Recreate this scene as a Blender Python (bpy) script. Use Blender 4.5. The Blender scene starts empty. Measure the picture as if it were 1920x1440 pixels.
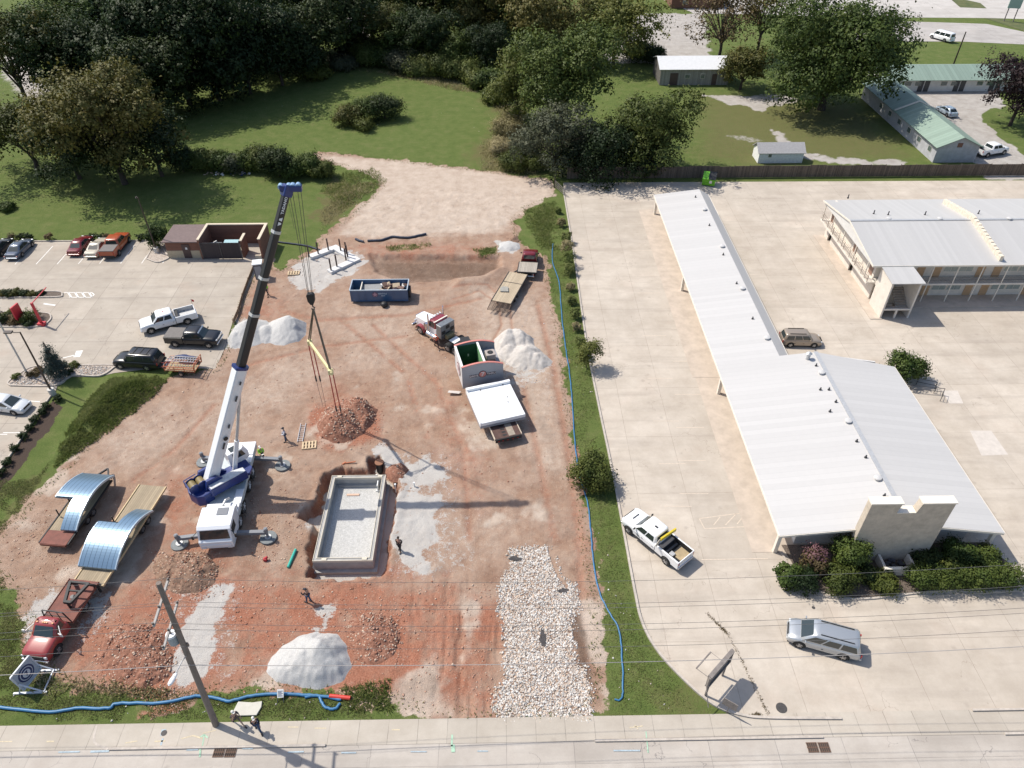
import bpy, bmesh, math, random
import numpy as np
from mathutils import Vector, Matrix
R = math.radians
random.seed(11)
rng = np.random.default_rng(7)
scene = bpy.context.scene
# ---------------------------------------------------------------- camera (a drone 50 m up, looking north and down)
CAM_H = 50.0; FPX = 1374.0
PITCH = math.atan(1158 / FPX)
YAW = math.atan(30 / (FPX / math.cos(PITCH)))
cam_d = bpy.data.cameras.new('camera'); cam = bpy.data.objects.new('camera', cam_d)
scene.collection.objects.link(cam); scene.camera = cam
cam_d.sensor_width = 36.0; cam_d.lens = 36.0 * FPX / 1920.0
cam_d.clip_start = 0.5; cam_d.clip_end = 3000
cam.location = (0, 0, CAM_H)
cam.rotation_euler = (R(90) - PITCH, 0, -YAW)
# ---------------------------------------------------------------- world, sun, exposure
SUN_EL = R(53.0); SUN_AZ_OFF = R(28.0)          # the sun stands to the west and a little north, beyond the site
sdir = Vector((-math.cos(SUN_AZ_OFF) * math.cos(SUN_EL), math.sin(SUN_AZ_OFF) * math.cos(SUN_EL), math.sin(SUN_EL)))
world = bpy.data.worlds.new('World'); scene.world = world; world.use_nodes = True
wn = world.node_tree; bg = wn.nodes['Background']
sky = wn.nodes.new('ShaderNodeTexSky'); sky.sky_type = 'NISHITA'; sky.sun_disc = False
sky.sun_elevation = SUN_EL; sky.sun_rotation = math.atan2(sdir.x, sdir.y)
sky.dust_density = 1.6; sky.air_density = 1.0
wn.links.new(sky.outputs[0], bg.inputs[0]); bg.inputs[1].default_value = 0.14
sun_d = bpy.data.lights.new('sun', 'SUN'); sun_o = bpy.data.objects.new('sun', sun_d); scene.collection.objects.link(sun_o)
sun_d.energy = 4.4; sun_d.angle = R(0.55); sun_d.color = (1.0, 0.945, 0.85)
sun_o.rotation_euler = sdir.to_track_quat('Z', 'Y').to_euler()
scene.view_settings.view_transform = 'Standard'; scene.view_settings.look = 'None'
scene.view_settings.exposure = 0.22; scene.view_settings.gamma = 1.0
scene.render.engine = 'CYCLES'
try:
    scene.cycles.max_bounces = 6; scene.cycles.transparent_max_bounces = 6
except Exception: pass

# ---------------------------------------------------------------- pixel of the photograph -> point of the place at height z
_fw = np.array([math.sin(YAW) * math.cos(PITCH), math.cos(YAW) * math.cos(PITCH), -math.sin(PITCH)])
_rt = np.array([math.cos(YAW), -math.sin(YAW), 0.0]); _up = np.cross(_rt, _fw)
def P(x, y, z=0.0):
    d = _fw * FPX + _rt * (x - 960) - _up * (y - 720)
    t = (z - CAM_H) / d[2]
    return (float(d[0] * t), float(d[1] * t))
def PP(pts, z=0.0): return [P(x, y, z) for x, y in pts]

# ---------------------------------------------------------------- materials
MATS = {}
def nn(nt, t, **kw):
    n = nt.nodes.new(t)
    for k, v in kw.items(): setattr(n, k, v)
    return n
def mat(name, col, rough=0.8, metal=0.0, var=0.0, scale=4.0, bump=0.0, bscale=30.0, col2=None, coat=0.0, spec=None, emis=None, streak=None, detail=6.0, world=False):
    if name in MATS: return MATS[name]
    m = bpy.data.materials.new(name); m.use_nodes = True; nt = m.node_tree
    b = nt.nodes['Principled BSDF']
    b.inputs['Base Color'].default_value = (*col, 1); b.inputs['Roughness'].default_value = rough
    b.inputs['Metallic'].default_value = metal
    if coat: b.inputs['Coat Weight'].default_value = coat; b.inputs['Coat Roughness'].default_value = 0.08
    if spec is not None: b.inputs['Specular IOR Level'].default_value = spec
    if var or bump or col2:
        if world: co = nn(nt, 'ShaderNodeNewGeometry').outputs['Position']
        else: co = nn(nt, 'ShaderNodeTexCoord').outputs['Object']
        if streak:
            mp = nn(nt, 'ShaderNodeMapping'); mp.inputs['Scale'].default_value = streak
            nt.links.new(co, mp.inputs[0]); co = mp.outputs[0]
    if var or col2:
        n = nn(nt, 'ShaderNodeTexNoise'); n.inputs['Scale'].default_value = scale; n.inputs['Detail'].default_value = detail
        n.inputs['Roughness'].default_value = 0.65
        nt.links.new(co, n.inputs['Vector'])
        r = nn(nt, 'ShaderNodeValToRGB')
        c2 = col2 if col2 else tuple(min(1, c * (1 + var)) for c in col)
        c1 = col if col2 else tuple(c * (1 - var) for c in col)
        r.color_ramp.elements[0].position = 0.34; r.color_ramp.elements[1].position = 0.66
        r.color_ramp.elements[0].color = (*c1, 1); r.color_ramp.elements[1].color = (*c2, 1)
        nt.links.new(n.outputs['Fac'], r.inputs[0]); nt.links.new(r.outputs[0], b.inputs['Base Color'])
    if bump:
        n2 = nn(nt, 'ShaderNodeTexNoise'); n2.inputs['Scale'].default_value = bscale; n2.inputs['Detail'].default_value = 5
        nt.links.new(co, n2.inputs['Vector'])
        bp = nn(nt, 'ShaderNodeBump'); bp.inputs['Strength'].default_value = bump; bp.inputs['Distance'].default_value = 0.05
        nt.links.new(n2.outputs['Fac'], bp.inputs['Height']); nt.links.new(bp.outputs[0], b.inputs['Normal'])
    if emis: b.inputs['Emission Color'].default_value = (*emis, 1); b.inputs['Emission Strength'].default_value = 1
    MATS[name] = m; return m
def wave_mat(name, col, dark, freq, axis='X', rough=0.5, var=0.1, metal=0.0, width=0.12, bump=0.0, world=False, amt=1.0):
    """painted panels, planks or siding: thin darker seams at regular steps along one object axis"""
    if name in MATS: return MATS[name]
    m = bpy.data.materials.new(name); m.use_nodes = True; nt = m.node_tree; b = nt.nodes['Principled BSDF']
    b.inputs['Roughness'].default_value = rough; b.inputs['Metallic'].default_value = metal
    co = nn(nt, 'ShaderNodeNewGeometry').outputs['Position'] if world else nn(nt, 'ShaderNodeTexCoord').outputs['Object']
    sp = nn(nt, 'ShaderNodeSeparateXYZ'); nt.links.new(co, sp.inputs[0])
    mu = nn(nt, 'ShaderNodeMath', operation='MULTIPLY'); mu.inputs[1].default_value = freq; nt.links.new(sp.outputs[axis], mu.inputs[0])
    fr = nn(nt, 'ShaderNodeMath', operation='FRACT'); nt.links.new(mu.outputs[0], fr.inputs[0])
    lt = nn(nt, 'ShaderNodeMath', operation='LESS_THAN'); lt.inputs[1].default_value = width; nt.links.new(fr.outputs[0], lt.inputs[0])
    fl = nn(nt, 'ShaderNodeMath', operation='FLOOR'); nt.links.new(mu.outputs[0], fl.inputs[0])
    wn_ = nn(nt, 'ShaderNodeTexWhiteNoise', noise_dimensions='1D'); nt.links.new(fl.outputs[0], wn_.inputs['W'])
    no = nn(nt, 'ShaderNodeTexNoise'); no.inputs['Scale'].default_value = 2.2; no.inputs['Detail'].default_value = 6; nt.links.new(co, no.inputs['Vector'])
    ad = nn(nt, 'ShaderNodeMath', operation='ADD'); nt.links.new(wn_.outputs['Value'], ad.inputs[0]); nt.links.new(no.outputs['Fac'], ad.inputs[1])
    mr = nn(nt, 'ShaderNodeMapRange'); mr.inputs['From Min'].default_value = 0.3; mr.inputs['From Max'].default_value = 1.7
    mr.inputs['To Min'].default_value = 1 - var; mr.inputs['To Max'].default_value = 1 + var; nt.links.new(ad.outputs[0], mr.inputs['Value'])
    vm = nn(nt, 'ShaderNodeVectorMath', operation='SCALE'); vm.inputs[0].default_value = col; nt.links.new(mr.outputs[0], vm.inputs['Scale'])
    am = nn(nt, 'ShaderNodeMath', operation='MULTIPLY'); am.inputs[1].default_value = amt; nt.links.new(lt.outputs[0], am.inputs[0])
    mx = nn(nt, 'ShaderNodeMix', data_type='RGBA'); nt.links.new(am.outputs[0], mx.inputs[0]); nt.links.new(vm.outputs[0], mx.inputs[6])
    mx.inputs[7].default_value = (*dark, 1); nt.links.new(mx.outputs[2], b.inputs['Base Color'])
    if bump:
        bp = nn(nt, 'ShaderNodeBump'); bp.inputs['Strength'].default_value = bump; bp.inputs['Distance'].default_value = 0.03
        iv = nn(nt, 'ShaderNodeMath', operation='SUBTRACT'); iv.inputs[0].default_value = 1; nt.links.new(lt.outputs[0], iv.inputs[1])
        nt.links.new(iv.outputs[0], bp.inputs['Height']); nt.links.new(bp.outputs[0], b.inputs['Normal'])
    MATS[name] = m; return m

# ---------------------------------------------------------------- mesh collector
class MB:
    def __init__(s): s.v = []; s.f = []; s.m = []
    def add(s, vs, fs, m=0):
        o = len(s.v); s.v += [tuple(map(float, p)) for p in vs]
        s.f += [tuple(i + o for i in f) for f in fs]; s.m += [m] * len(fs); return s
    def box(s, c, d, rz=0.0, m=0, ry=0.0, rx=0.0):
        hx, hy, hz = d[0] / 2, d[1] / 2, d[2] / 2
        M = Matrix.Rotation(rz, 3, 'Z') @ Matrix.Rotation(ry, 3, 'Y') @ Matrix.Rotation(rx, 3, 'X')
        vs = [Vector(c) + M @ Vector((x, y, z)) for x in (-hx, hx) for y in (-hy, hy) for z in (-hz, hz)]
        return s.add(vs, [(0, 1, 3, 2), (4, 6, 7, 5), (0, 4, 5, 1), (2, 3, 7, 6), (0, 2, 6, 4), (1, 5, 7, 3)], m)
    def bb(s, x0, x1, y0, y1, z0, z1, m=0): return s.box(((x0 + x1) / 2, (y0 + y1) / 2, (z0 + z1) / 2), (x1 - x0, y1 - y0, z1 - z0), m=m)
    def poly(s, pts, m=0): return s.add(pts, [tuple(range(len(pts)))], m)
    def prism(s, pts, z0, z1, m=0):
        n = len(pts)
        a = sum(pts[i][0] * pts[(i + 1) % n][1] - pts[(i + 1) % n][0] * pts[i][1] for i in range(n))
        if a < 0: pts = pts[::-1]
        vs = [(x, y, z0) for x, y in pts] + [(x, y, z1) for x, y in pts]
        return s.add(vs, [tuple(range(n))[::-1], tuple(range(n, 2 * n))] + [(i, (i + 1) % n, n + (i + 1) % n, n + i) for i in range(n)], m)
    def xprism(s, pts, y0, y1, m=0):
        """an x-z outline thickened along y"""
        n = len(pts)
        a = sum(pts[i][0] * pts[(i + 1) % n][1] - pts[(i + 1) % n][0] * pts[i][1] for i in range(n))
        if a > 0: pts = pts[::-1]
        vs = [(x, y0, z) for x, z in pts] + [(x, y1, z) for x, z in pts]
        return s.add(vs, [tuple(range(n))[::-1], tuple(range(n, 2 * n))] + [(i, (i + 1) % n, n + (i + 1) % n, n + i) for i in range(n)], m)
    def slab(s, a, b, c, d, t, m=0):
        """quad a b c d (3-D) given thickness t downwards along its normal"""
        A = [Vector(p) for p in (a, b, c, d)]; n = (A[1] - A[0]).cross(A[3] - A[0]).normalized()
        if n.z < 0: A = A[::-1]; n = -n
        B = [p - n * t for p in A]
        return s.add(A + B, [(0, 1, 2, 3), (7, 6, 5, 4), (0, 4, 5, 1), (1, 5, 6, 2), (2, 6, 7, 3), (3, 7, 4, 0)], m)
    def tube(s, path, r, n=8, m=0, cap=True):
        pts = [Vector(p) for p in path]; rr = r if isinstance(r, (list, tuple)) else [r] * len(pts)
        rings = []; up = Vector((0, 0, 1))
        for i, p in enumerate(pts):
            d = (pts[min(i + 1, len(pts) - 1)] - pts[max(i - 1, 0)]).normalized()
            u = up if abs(d.z) < 0.93 else Vector((1, 0, 0))
            a = d.cross(u).normalized(); b = a.cross(d).normalized()
            rings.append([p + (a * math.cos(2 * math.pi * k / n) + b * math.sin(2 * math.pi * k / n)) * rr[i] for k in range(n)])
        return s.loft(rings, m=m, caps=cap, flip=True)
    def cyl(s, a, b, r, r2=None, n=16, m=0): return s.tube([a, b], [r, r if r2 is None else r2], n, m)
    def loft(s, rings, m=0, caps=True, closed=True, flip=False):
        n = len(rings[0]); vs = [p for r in rings for p in r]; fs = []
        for i in range(len(rings) - 1):
            for k in range(n if closed else n - 1):
                q = (i * n + k, i * n + (k + 1) % n, (i + 1) * n + (k + 1) % n, (i + 1) * n + k)
                fs.append(q[::-1] if flip else q)
        if caps:
            a = tuple(range(n)); b = tuple(range((len(rings) - 1) * n, len(rings) * n))
            fs += [a if flip else a[::-1], b[::-1] if flip else b]
        return s.add(vs, fs, m)
    def disc(s, c, r, axis='z', n=20, m=0, t=0.02):
        v = {'x': Vector((t, 0, 0)), 'y': Vector((0, t, 0)), 'z': Vector((0, 0, t))}[axis]
        return s.cyl(Vector(c) - v / 2, Vector(c) + v / 2, r, n=n, m=m)
    def beam(s, a, b, w, h, m=0, roll=0.0, w2=None, h2=None):
        a = Vector(a); b = Vector(b); d = (b - a).normalized()
        u = Vector((0, 0, 1)) if abs(d.z) < 0.98 else Vector((1, 0, 0))
        x = d.cross(u).normalized(); y = x.cross(d).normalized()
        w2 = w if w2 is None else w2; h2 = h if h2 is None else h2
        rings = [[p + x * (sx * ww / 2) + y * (sy * hh / 2) for sx, sy in ((-1, -1), (1, -1), (1, 1), (-1, 1))] for p, ww, hh in ((a, w, h), (b, w2, h2))]
        return s.loft(rings, m=m)
    def build(s, name, mats, parent=None, smooth=0, bevel=0.0, label=None):
        me = bpy.data.meshes.new(name); me.from_pydata(s.v, [], s.f)
        mats = mats if isinstance(mats, (list, tuple)) else [mats]
        for q in mats: me.materials.append(q)
        if len(mats) > 1: me.polygons.foreach_set('material_index', s.m)
        me.update()
        bm = bmesh.new(); bm.from_mesh(me); bmesh.ops.recalc_face_normals(bm, faces=bm.faces) if len(s.f) < 6000 else None; bm.to_mesh(me); bm.free()
        if smooth:
            me.polygons.foreach_set('use_smooth', [True] * len(me.polygons)); me.set_sharp_from_angle(angle=R(smooth))
        o = bpy.data.objects.new(name, me); scene.collection.objects.link(o)
        if parent: o.parent = parent
        if label: o['label'] = label
        if bevel:
            b = o.modifiers.new('bevel', 'BEVEL'); b.width = bevel; b.segments = 2; b.limit_method = 'ANGLE'; b.angle_limit = R(40)
        return o
def tag(o, label, cat, group=None):
    o['label'] = label; o['category'] = cat
    if group: o['group'] = group
    return o
def kind(o, k='structure'): o['kind'] = k; return o
def thing(name, label, cat, loc=(0, 0, 0), rz=0.0, group=None):
    o = bpy.data.objects.new(name, None); scene.collection.objects.link(o); o.empty_display_size = 0.3
    o.location = (loc[0], loc[1], loc[2] if len(loc) > 2 else 0.0); o.rotation_euler = (0, 0, rz)
    return tag(o, label, cat, group)
def copy_tree(o, parent=None):
    c = o.copy(); scene.collection.objects.link(c); c.parent = parent
    for ch in [q for q in scene.objects if q.parent == o]: copy_tree(ch, c)
    return c
def text_mesh(body, size, depth=0.01, bold=0.0):
    cu = bpy.data.curves.new('text', 'FONT'); cu.body = body; cu.size = size; cu.extrude = depth; cu.offset = bold
    cu.align_x = 'CENTER'; cu.align_y = 'CENTER'; cu.resolution_u = 2
    o = bpy.data.objects.new('text', cu); scene.collection.objects.link(o)
    dg = bpy.context.evaluated_depsgraph_get(); me = bpy.data.meshes.new_from_object(o.evaluated_get(dg))
    bpy.data.objects.remove(o); return me
def text(name, body, size, m, parent, M, bold=0.0, depth=0.01):
    """lettering; M places its own x (reading direction) / y (up) / z (outwards) frame"""
    me = text_mesh(body, size, depth, bold); me.transform(M); me.materials.clear(); me.materials.append(m)
    o = bpy.data.objects.new(name, me); scene.collection.objects.link(o); o.parent = parent; return o
def frame(o, x, y):
    x = Vector(x).normalized(); y = Vector(y).normalized(); z = x.cross(y)
    M = Matrix((x, y, z)).transposed().to_4x4(); M.translation = Vector(o); return M

# ---------------------------------------------------------------- noise on arrays
def vnoise(X, Y, sc, seed=0):
    """smooth value noise, -1..1"""
    r = np.random.default_rng(seed); T = r.uniform(-1, 1, (256, 256))
    x = X / sc + 1000.3; y = Y / sc + 1000.7
    xi = np.floor(x).astype(int); yi = np.floor(y).astype(int); fx = x - xi; fy = y - yi
    fx = fx * fx * (3 - 2 * fx); fy = fy * fy * (3 - 2 * fy)
    a = T[xi % 256, yi % 256]; b = T[(xi + 1) % 256, yi % 256]; c = T[xi % 256, (yi + 1) % 256]; d = T[(xi + 1) % 256, (yi + 1) % 256]
    return (a * (1 - fx) + b * fx) * (1 - fy) + (c * (1 - fx) + d * fx) * fy
def fbm(X, Y, sc, seed=0, oct=4):
    s = 0; a = 1; t = 0
    for i in range(oct): s = s + a * vnoise(X, Y, sc / 2 ** i, seed + i); t += a; a *= 0.55
    return s / t
def poly_dist(X, Y, pts):
    """signed distance to a polygon, positive inside"""
    px = np.array([p[0] for p in pts]); py = np.array([p[1] for p in pts]); n = len(pts)
    ins = np.zeros(X.shape, bool); D = np.full(X.shape, 1e9)
    for i in range(n):
        x0, y0, x1, y1 = px[i], py[i], px[(i + 1) % n], py[(i + 1) % n]
        if y0 != y1:
            c = ((y0 > Y) != (y1 > Y)) & (X < (x1 - x0) * (Y - y0) / (y1 - y0) + x0); ins ^= c
        L = (x1 - x0) ** 2 + (y1 - y0) ** 2 + 1e-12
        t = np.clip(((X - x0) * (x1 - x0) + (Y - y0) * (y1 - y0)) / L, 0, 1)
        D = np.minimum(D, (X - x0 - t * (x1 - x0)) ** 2 + (Y - y0 - t * (y1 - y0)) ** 2)
    D = np.sqrt(D); return np.where(ins, D, -D)
def line_dist(X, Y, pts):
    D = np.full(X.shape, 1e9)
    for (x0, y0), (x1, y1) in zip(pts[:-1], pts[1:]):
        L = (x1 - x0) ** 2 + (y1 - y0) ** 2 + 1e-12
        t = np.clip(((X - x0) * (x1 - x0) + (Y - y0) * (y1 - y0)) / L, 0, 1)
        D = np.minimum(D, (X - x0 - t * (x1 - x0)) ** 2 + (Y - y0 - t * (y1 - y0)) ** 2)
    return np.sqrt(D)
def sstep(v, a, b):
    t = np.clip((v - a) / (b - a), 0, 1); return t * t * (3 - 2 * t)
# ================================================================ GROUND: one sheet, with painted-in kinds of soil as real material masks
def axis(fine0, fine1, step, far0, far1, mid0, mid1, mstep):
    a = list(np.arange(fine0, fine1 + 1e-6, step)); b = list(np.arange(fine1 + mstep, mid1, mstep)); c = list(np.arange(fine0 - mstep, mid0, -mstep))[::-1]
    lo = [mid0 - (mid0 - far0) * (k / 6) ** 1.5 for k in range(6, 0, -1)]; hi = [mid1 + (far1 - mid1) * (k / 6) ** 1.5 for k in range(1, 7)]
    return np.array(sorted(lo + c + a + b + hi))
gx = axis(-47.0, 11.0, 0.15, -1500, 1500, -170, 170, 0.9)
gy = axis(23.0, 106.0, 0.16, -300, 2200, -20, 250, 0.9)
GX, GY = np.meshgrid(gx, gy, indexing='ij')
DIRT = PP([(497, 482), (525, 505), (548, 490), (590, 462), (604, 440), (640, 415), (668, 392), (712, 352), (700, 332), (640, 312), (584, 300), (584, 284), (680, 290), (760, 302), (900, 318), (1042, 338), (1044, 368), (985, 392), (968, 415), (975, 445), (1005, 470), (1024, 480), (1042, 560), (1056, 640), (1064, 700), (1074, 780), (1082, 830), (1096, 900), (1104, 1000), (1116, 1080), (1128, 1180), (1128, 1290), (1110, 1346),
            (930, 1348), (800, 1345), (740, 1325), (680, 1325), (640, 1300), (520, 1298), (400, 1300), (350, 1330), (285, 1350), (262, 1318), (240, 1296), (180, 1298), (110, 1280), (60, 1235), (44, 1170), (10, 1105), (-30, 1050), (-20, 1010), (20, 985), (60, 930), (145, 848), (200, 790), (262, 735), (310, 704), (402, 690), (420, 655), (437, 600), (445, 570), (470, 520), (490, 482)])
dD = poly_dist(GX, GY, DIRT)
n1 = fbm(GX, GY, 2.5, 1); n2 = fbm(GX, GY, 7.0, 9); n3 = fbm(GX, GY, 20.0, 20)
def soft(pts, w=0.6, k=0.5): return sstep(poly_dist(GX, GY, PP(pts)) + n1 * k * 1.6 + fbm(GX, GY, .8, 310, 3) * k * 1.1, -w, w)
n0 = fbm(GX, GY, .7, 300, 3)
dirt = sstep(dD + n1 * 1.1 + n0 * .55, -0.6, 0.7)
red = np.zeros_like(GX)
for pts, w, a in [([(120, 1120), (230, 1080), (300, 1060), (420, 1070), (580, 1095), (720, 1085), (860, 1100), (945, 1120), (940, 1345), (680, 1330), (560, 1290), (300, 1320), (110, 1275), (120, 1200)], 2.0, .8),
                  ([(575, 760), (640, 735), (725, 760), (715, 820), (640, 845), (585, 830)], 1.2, .9), ([(300, 880), (350, 860), (460, 1040), (590, 1080), (560, 1090), (300, 1070), (230, 1010)], 2.5, .55),
                  ([(860, 1180), (945, 1150), (940, 1345), (850, 1335)], 1.5, .5), ([(700, 1000), (760, 1060), (860, 1080), (700, 1100)], 1.0, .6), ([(420, 600), (500, 520), (540, 560), (520, 600)], 1.5, .5),
                  ([(850, 730), (900, 820), (940, 900), (900, 1000), (820, 900), (800, 760)], 2.5, .5), ([(560, 470), (700, 455), (950, 455), (940, 485), (700, 485), (600, 480)], 1.5, .55),
                  ([(1070, 940), (1110, 1010), (1130, 1290), (1090, 1290), (1075, 1120)], 1.0, .4), ([(560, 720), (600, 700), (700, 730), (700, 760), (580, 780)], 1.5, .4), ([(245, 1345), (300, 1310), (370, 1310), (330, 1350)], .6, .8)]:
    red = np.maximum(red, a * soft(pts, w))
pale = np.zeros_like(GX)
for pts, w, a in [([(584, 290), (740, 300), (1042, 340), (1046, 370), (980, 395), (940, 436), (720, 446), (640, 440), (680, 385), (725, 345), (620, 305)], 2.2, 1.0), ([(480, 690), (560, 640), (640, 700), (560, 760), (420, 820), (330, 830), (300, 800)], 4.0, .45),
                  ([(860, 520), (1040, 560), (1060, 740), (1080, 900), (1000, 900), (960, 760), (880, 640)], 3.0, .55), ([(190, 800), (340, 740), (380, 820), (280, 880), (150, 900)], 3.0, .45), ([(600, 560), (820, 560), (780, 700), (640, 700)], 3.5, .4),
                  ([(640, 1300), (820, 1270), (850, 1340), (690, 1340)], .8, .7), ([(1080, 1120), (1125, 1120), (1135, 1240), (1110, 1240)], .6, .8), ([(700, 1010), (900, 930), (1020, 960), (900, 1060)], 2.5, .35)]:
    pale = np.maximum(pale, a * soft(pts, w))
grav = np.zeros_like(GX)
for pts, w, a in [([(545, 500), (580, 480), (605, 465), (640, 459), (690, 492), (645, 520), (600, 545), (560, 545), (543, 530)], .5, 1), ([(695, 840), (720, 832), (745, 850), (750, 870), (800, 852), (808, 870), (845, 890), (830, 905), (800, 915), (760, 920), (740, 905), (745, 885), (700, 865)], .35, 1),
                  ([(725, 920), (760, 922), (822, 932), (820, 1000), (832, 1012), (830, 1025), (795, 1030), (790, 1045), (810, 1060), (795, 1072), (765, 1055), (735, 1020), (722, 1000), (734, 960)], .45, 1),
                  ([(440, 1088), (445, 1110), (420, 1145), (405, 1175), (412, 1210), (395, 1225), (385, 1275), (340, 1278), (325, 1240), (332, 1180), (370, 1130), (400, 1100)], .3, 1),
                  ([(110, 1100), (135, 1130), (110, 1150), (64, 1165), (54, 1200), (36, 1170), (70, 1120)], .4, .75), ([(150, 1105), (240, 1090), (215, 1150), (180, 1190), (150, 1230), (140, 1180)], .7, .65), ([(598, 1136), (614, 1140), (615, 1180), (599, 1180)], .2, .9),
                  ([(860, 940), (900, 930), (900, 1050), (860, 1090), (840, 1050)], 1.5, .45), ([(420, 600), (470, 590), (460, 650), (415, 660)], .8, .8), ([(925, 640), (1040, 680), (1030, 720), (960, 730), (930, 700)], 1.2, .6), ([(560, 965), (600, 960), (600, 1000), (570, 990)], .5, .7), ([(0, 1250), (60, 1240), (90, 1290), (40, 1320), (0, 1310)], .8, .5), ([(930, 452), (975, 452), (972, 472), (935, 472)], .3, .8)]:
    grav = np.maximum(grav, a * soft(pts, w * 1.9, 0.5))
dark = np.zeros_like(GX)
for pts, w, a in [([(700, 482), (930, 484), (938, 500), (900, 516), (760, 522), (712, 505)], 1.0, .75), ([(815, 760), (880, 740), (870, 800), (830, 790)], 1.5, .45), ([(1062, 1150), (1085, 1150), (1112, 1280), (1095, 1290)], .4, .8), ([(98, 748), (122, 762), (60, 850), (-10, 930), (-10, 890)], .15, 1),
                  ([(905, 1200), (940, 1200), (938, 1320), (905, 1310)], .5, .3), ([(470, 890), (590, 880), (585, 960), (500, 960)], 1.5, .35)]:
    dark = np.maximum(dark, a * soft(pts, w, 0.3))
weed = np.zeros_like(GX)
for pts, w, a in [([(720, 462), (800, 452), (810, 466), (730, 474)], .8, .5), ([(890, 466), (935, 462), (930, 475), (900, 478)], .6, .6), ([(180, 1292), (300, 1300), (290, 1340), (180, 1350)], 1, .6), ([(690, 1250), (730, 1290), (720, 1340), (640, 1330)], .8, .35)]:
    weed = np.maximum(weed, a * soft(pts, w))
dry = np.zeros_like(GX)
for pts, w, a in [([(900, 150), (985, 180), (1010, 330), (900, 325), (880, 290), (930, 230)], 5, .9), ([(600, 110), (840, 130), (840, 165), (600, 120)], 3, .5), ([(1290, 170), (1620, 190), (1740, 300), (1400, 330), (1290, 290)], 7, .6), ([(620, 330), (700, 345), (600, 440), (590, 400)], 1.5, .9),
                  ([(0, 990), (60, 900), (120, 850), (60, 960), (20, 1000)], 1.5, .5), ([(0, 430), (600, 430), (600, 260), (0, 350)], 6, .25), ([(1090, 1000), (1130, 1000), (1180, 1200), (1140, 1200)], 1, .35), ([(1250, 1280), (1330, 1290), (1330, 1345), (1180, 1345)], 1.5, .5), ([(980, 390), (1042, 375), (1046, 470), (1000, 460)], 1.5, .35)]:
    dry = np.maximum(dry, a * soft(pts, w, 1.5))
pave = np.zeros_like(GX)
for pts, w, a in [([(1320, 178), (1400, 182), (1470, 176), (1495, 188), (1430, 206), (1360, 196)], 1.5, 1), ([(1440, 236), (1470, 250), (1500, 286), (1560, 296), (1700, 302), (1700, 312), (1540, 306), (1470, 290)], .8, .75), ([(1340, 245), (1450, 262), (1400, 268)], .8, .5),
                  ([(1690, 168), (1870, 168), (1880, 200), (1832, 216), (1930, 300), (1930, 338), (1850, 335), (1790, 262)], .5, 1), ([(1200, 25), (1320, 25), (1330, 110), (1210, 108), (1150, 90)], 2, 1), ([(640, 30), (690, 20), (690, 70), (650, 60)], 2, .9), ([(1120, 100), (1230, 95), (1230, 118), (1140, 120)], 1.5, .9),
                  ([(0, 60), (60, 120), (120, 190), (60, 200), (0, 140)], 3, .8)]:
    pave = np.maximum(pave, a * soft(pts, w, 0.9))
red = red * np.clip(.82 + .55 * fbm(GX, GY, 1.3, 401, 4) + .45 * fbm(GX, GY, 4.5, 402, 3), .15, 1.15); pale = np.maximum(pale, .75 * sstep(fbm(GX, GY, 5.0, 405, 5), .18, .5) * (GY < 62))
dark = np.maximum(dark, .42 * sstep(fbm(GX, GY, 3.2, 409, 5), .28, .6) * (dD > 0))
# heights
H = 0.04 * n1 * dirt + 0.09 * fbm(GX, GY, 0.9, 40, 4) * dirt
PIT = PP([(606, 888), (640, 878), (690, 880), (693, 858), (712, 856), (722, 872), (740, 890), (748, 915), (744, 960), (734, 1010), (722, 1078), (640, 1090), (575, 1082), (578, 1030), (588, 985), (560, 972), (566, 952), (592, 945)])
dP = poly_dist(GX, GY, PIT) + 0.30 * fbm(GX, GY, 0.9, 60, 2) + .16 * fbm(GX, GY, .4, 61, 2)
pit = sstep(dP, -0.06, 0.30)
H = H * (1 - pit) - 1.15 * pit
lip = np.exp(-(dP + 0.25) ** 2 / 0.12) * (dP < 0); H = H + 0.10 * lip
BAS = poly_dist(GX, GY, PP([(695, 478), (935, 480), (940, 502), (900, 520), (760, 528), (705, 508)]))
bas_ = sstep(BAS + 0.4 * n1, -.45, .45); H = H - 0.6 * bas_; dark = np.maximum(dark, .6 * bas_)
BERM = poly_dist(GX, GY, PP([(850, 522), (905, 515), (938, 495), (952, 505), (935, 530), (880, 548), (850, 540)])); H = H + 0.55 * sstep(BERM, -0.6, 1.4) * (1 + .4 * n1)
GM = poly_dist(GX, GY, PP([(95, 850), (150, 760), (205, 706), (290, 700), (310, 712), (285, 745), (225, 790), (140, 850), (80, 880)])); H = H + 1.25 * sstep(GM + .7 * n1, -0.5, 4.0)
GM2 = poly_dist(GX, GY, PP([(640, 322), (700, 322), (730, 340), (690, 375), (630, 380)])); H = H + 0.7 * sstep(GM2 + n1, -1, 4)
rutm = soft([(845, 1170), (945, 1110), (942, 1345), (850, 1338)], 1.0) + 0.6 * soft([(700, 1090), (940, 1060), (930, 1345), (760, 1330)], 2)
rut = fbm(GX * 5.0, GY * 0.55, 2.2, 77, 3); H = H - 0.13 * rutm * sstep(rut, 0.1, 0.45) + 0.04 * rutm * rut
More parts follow.
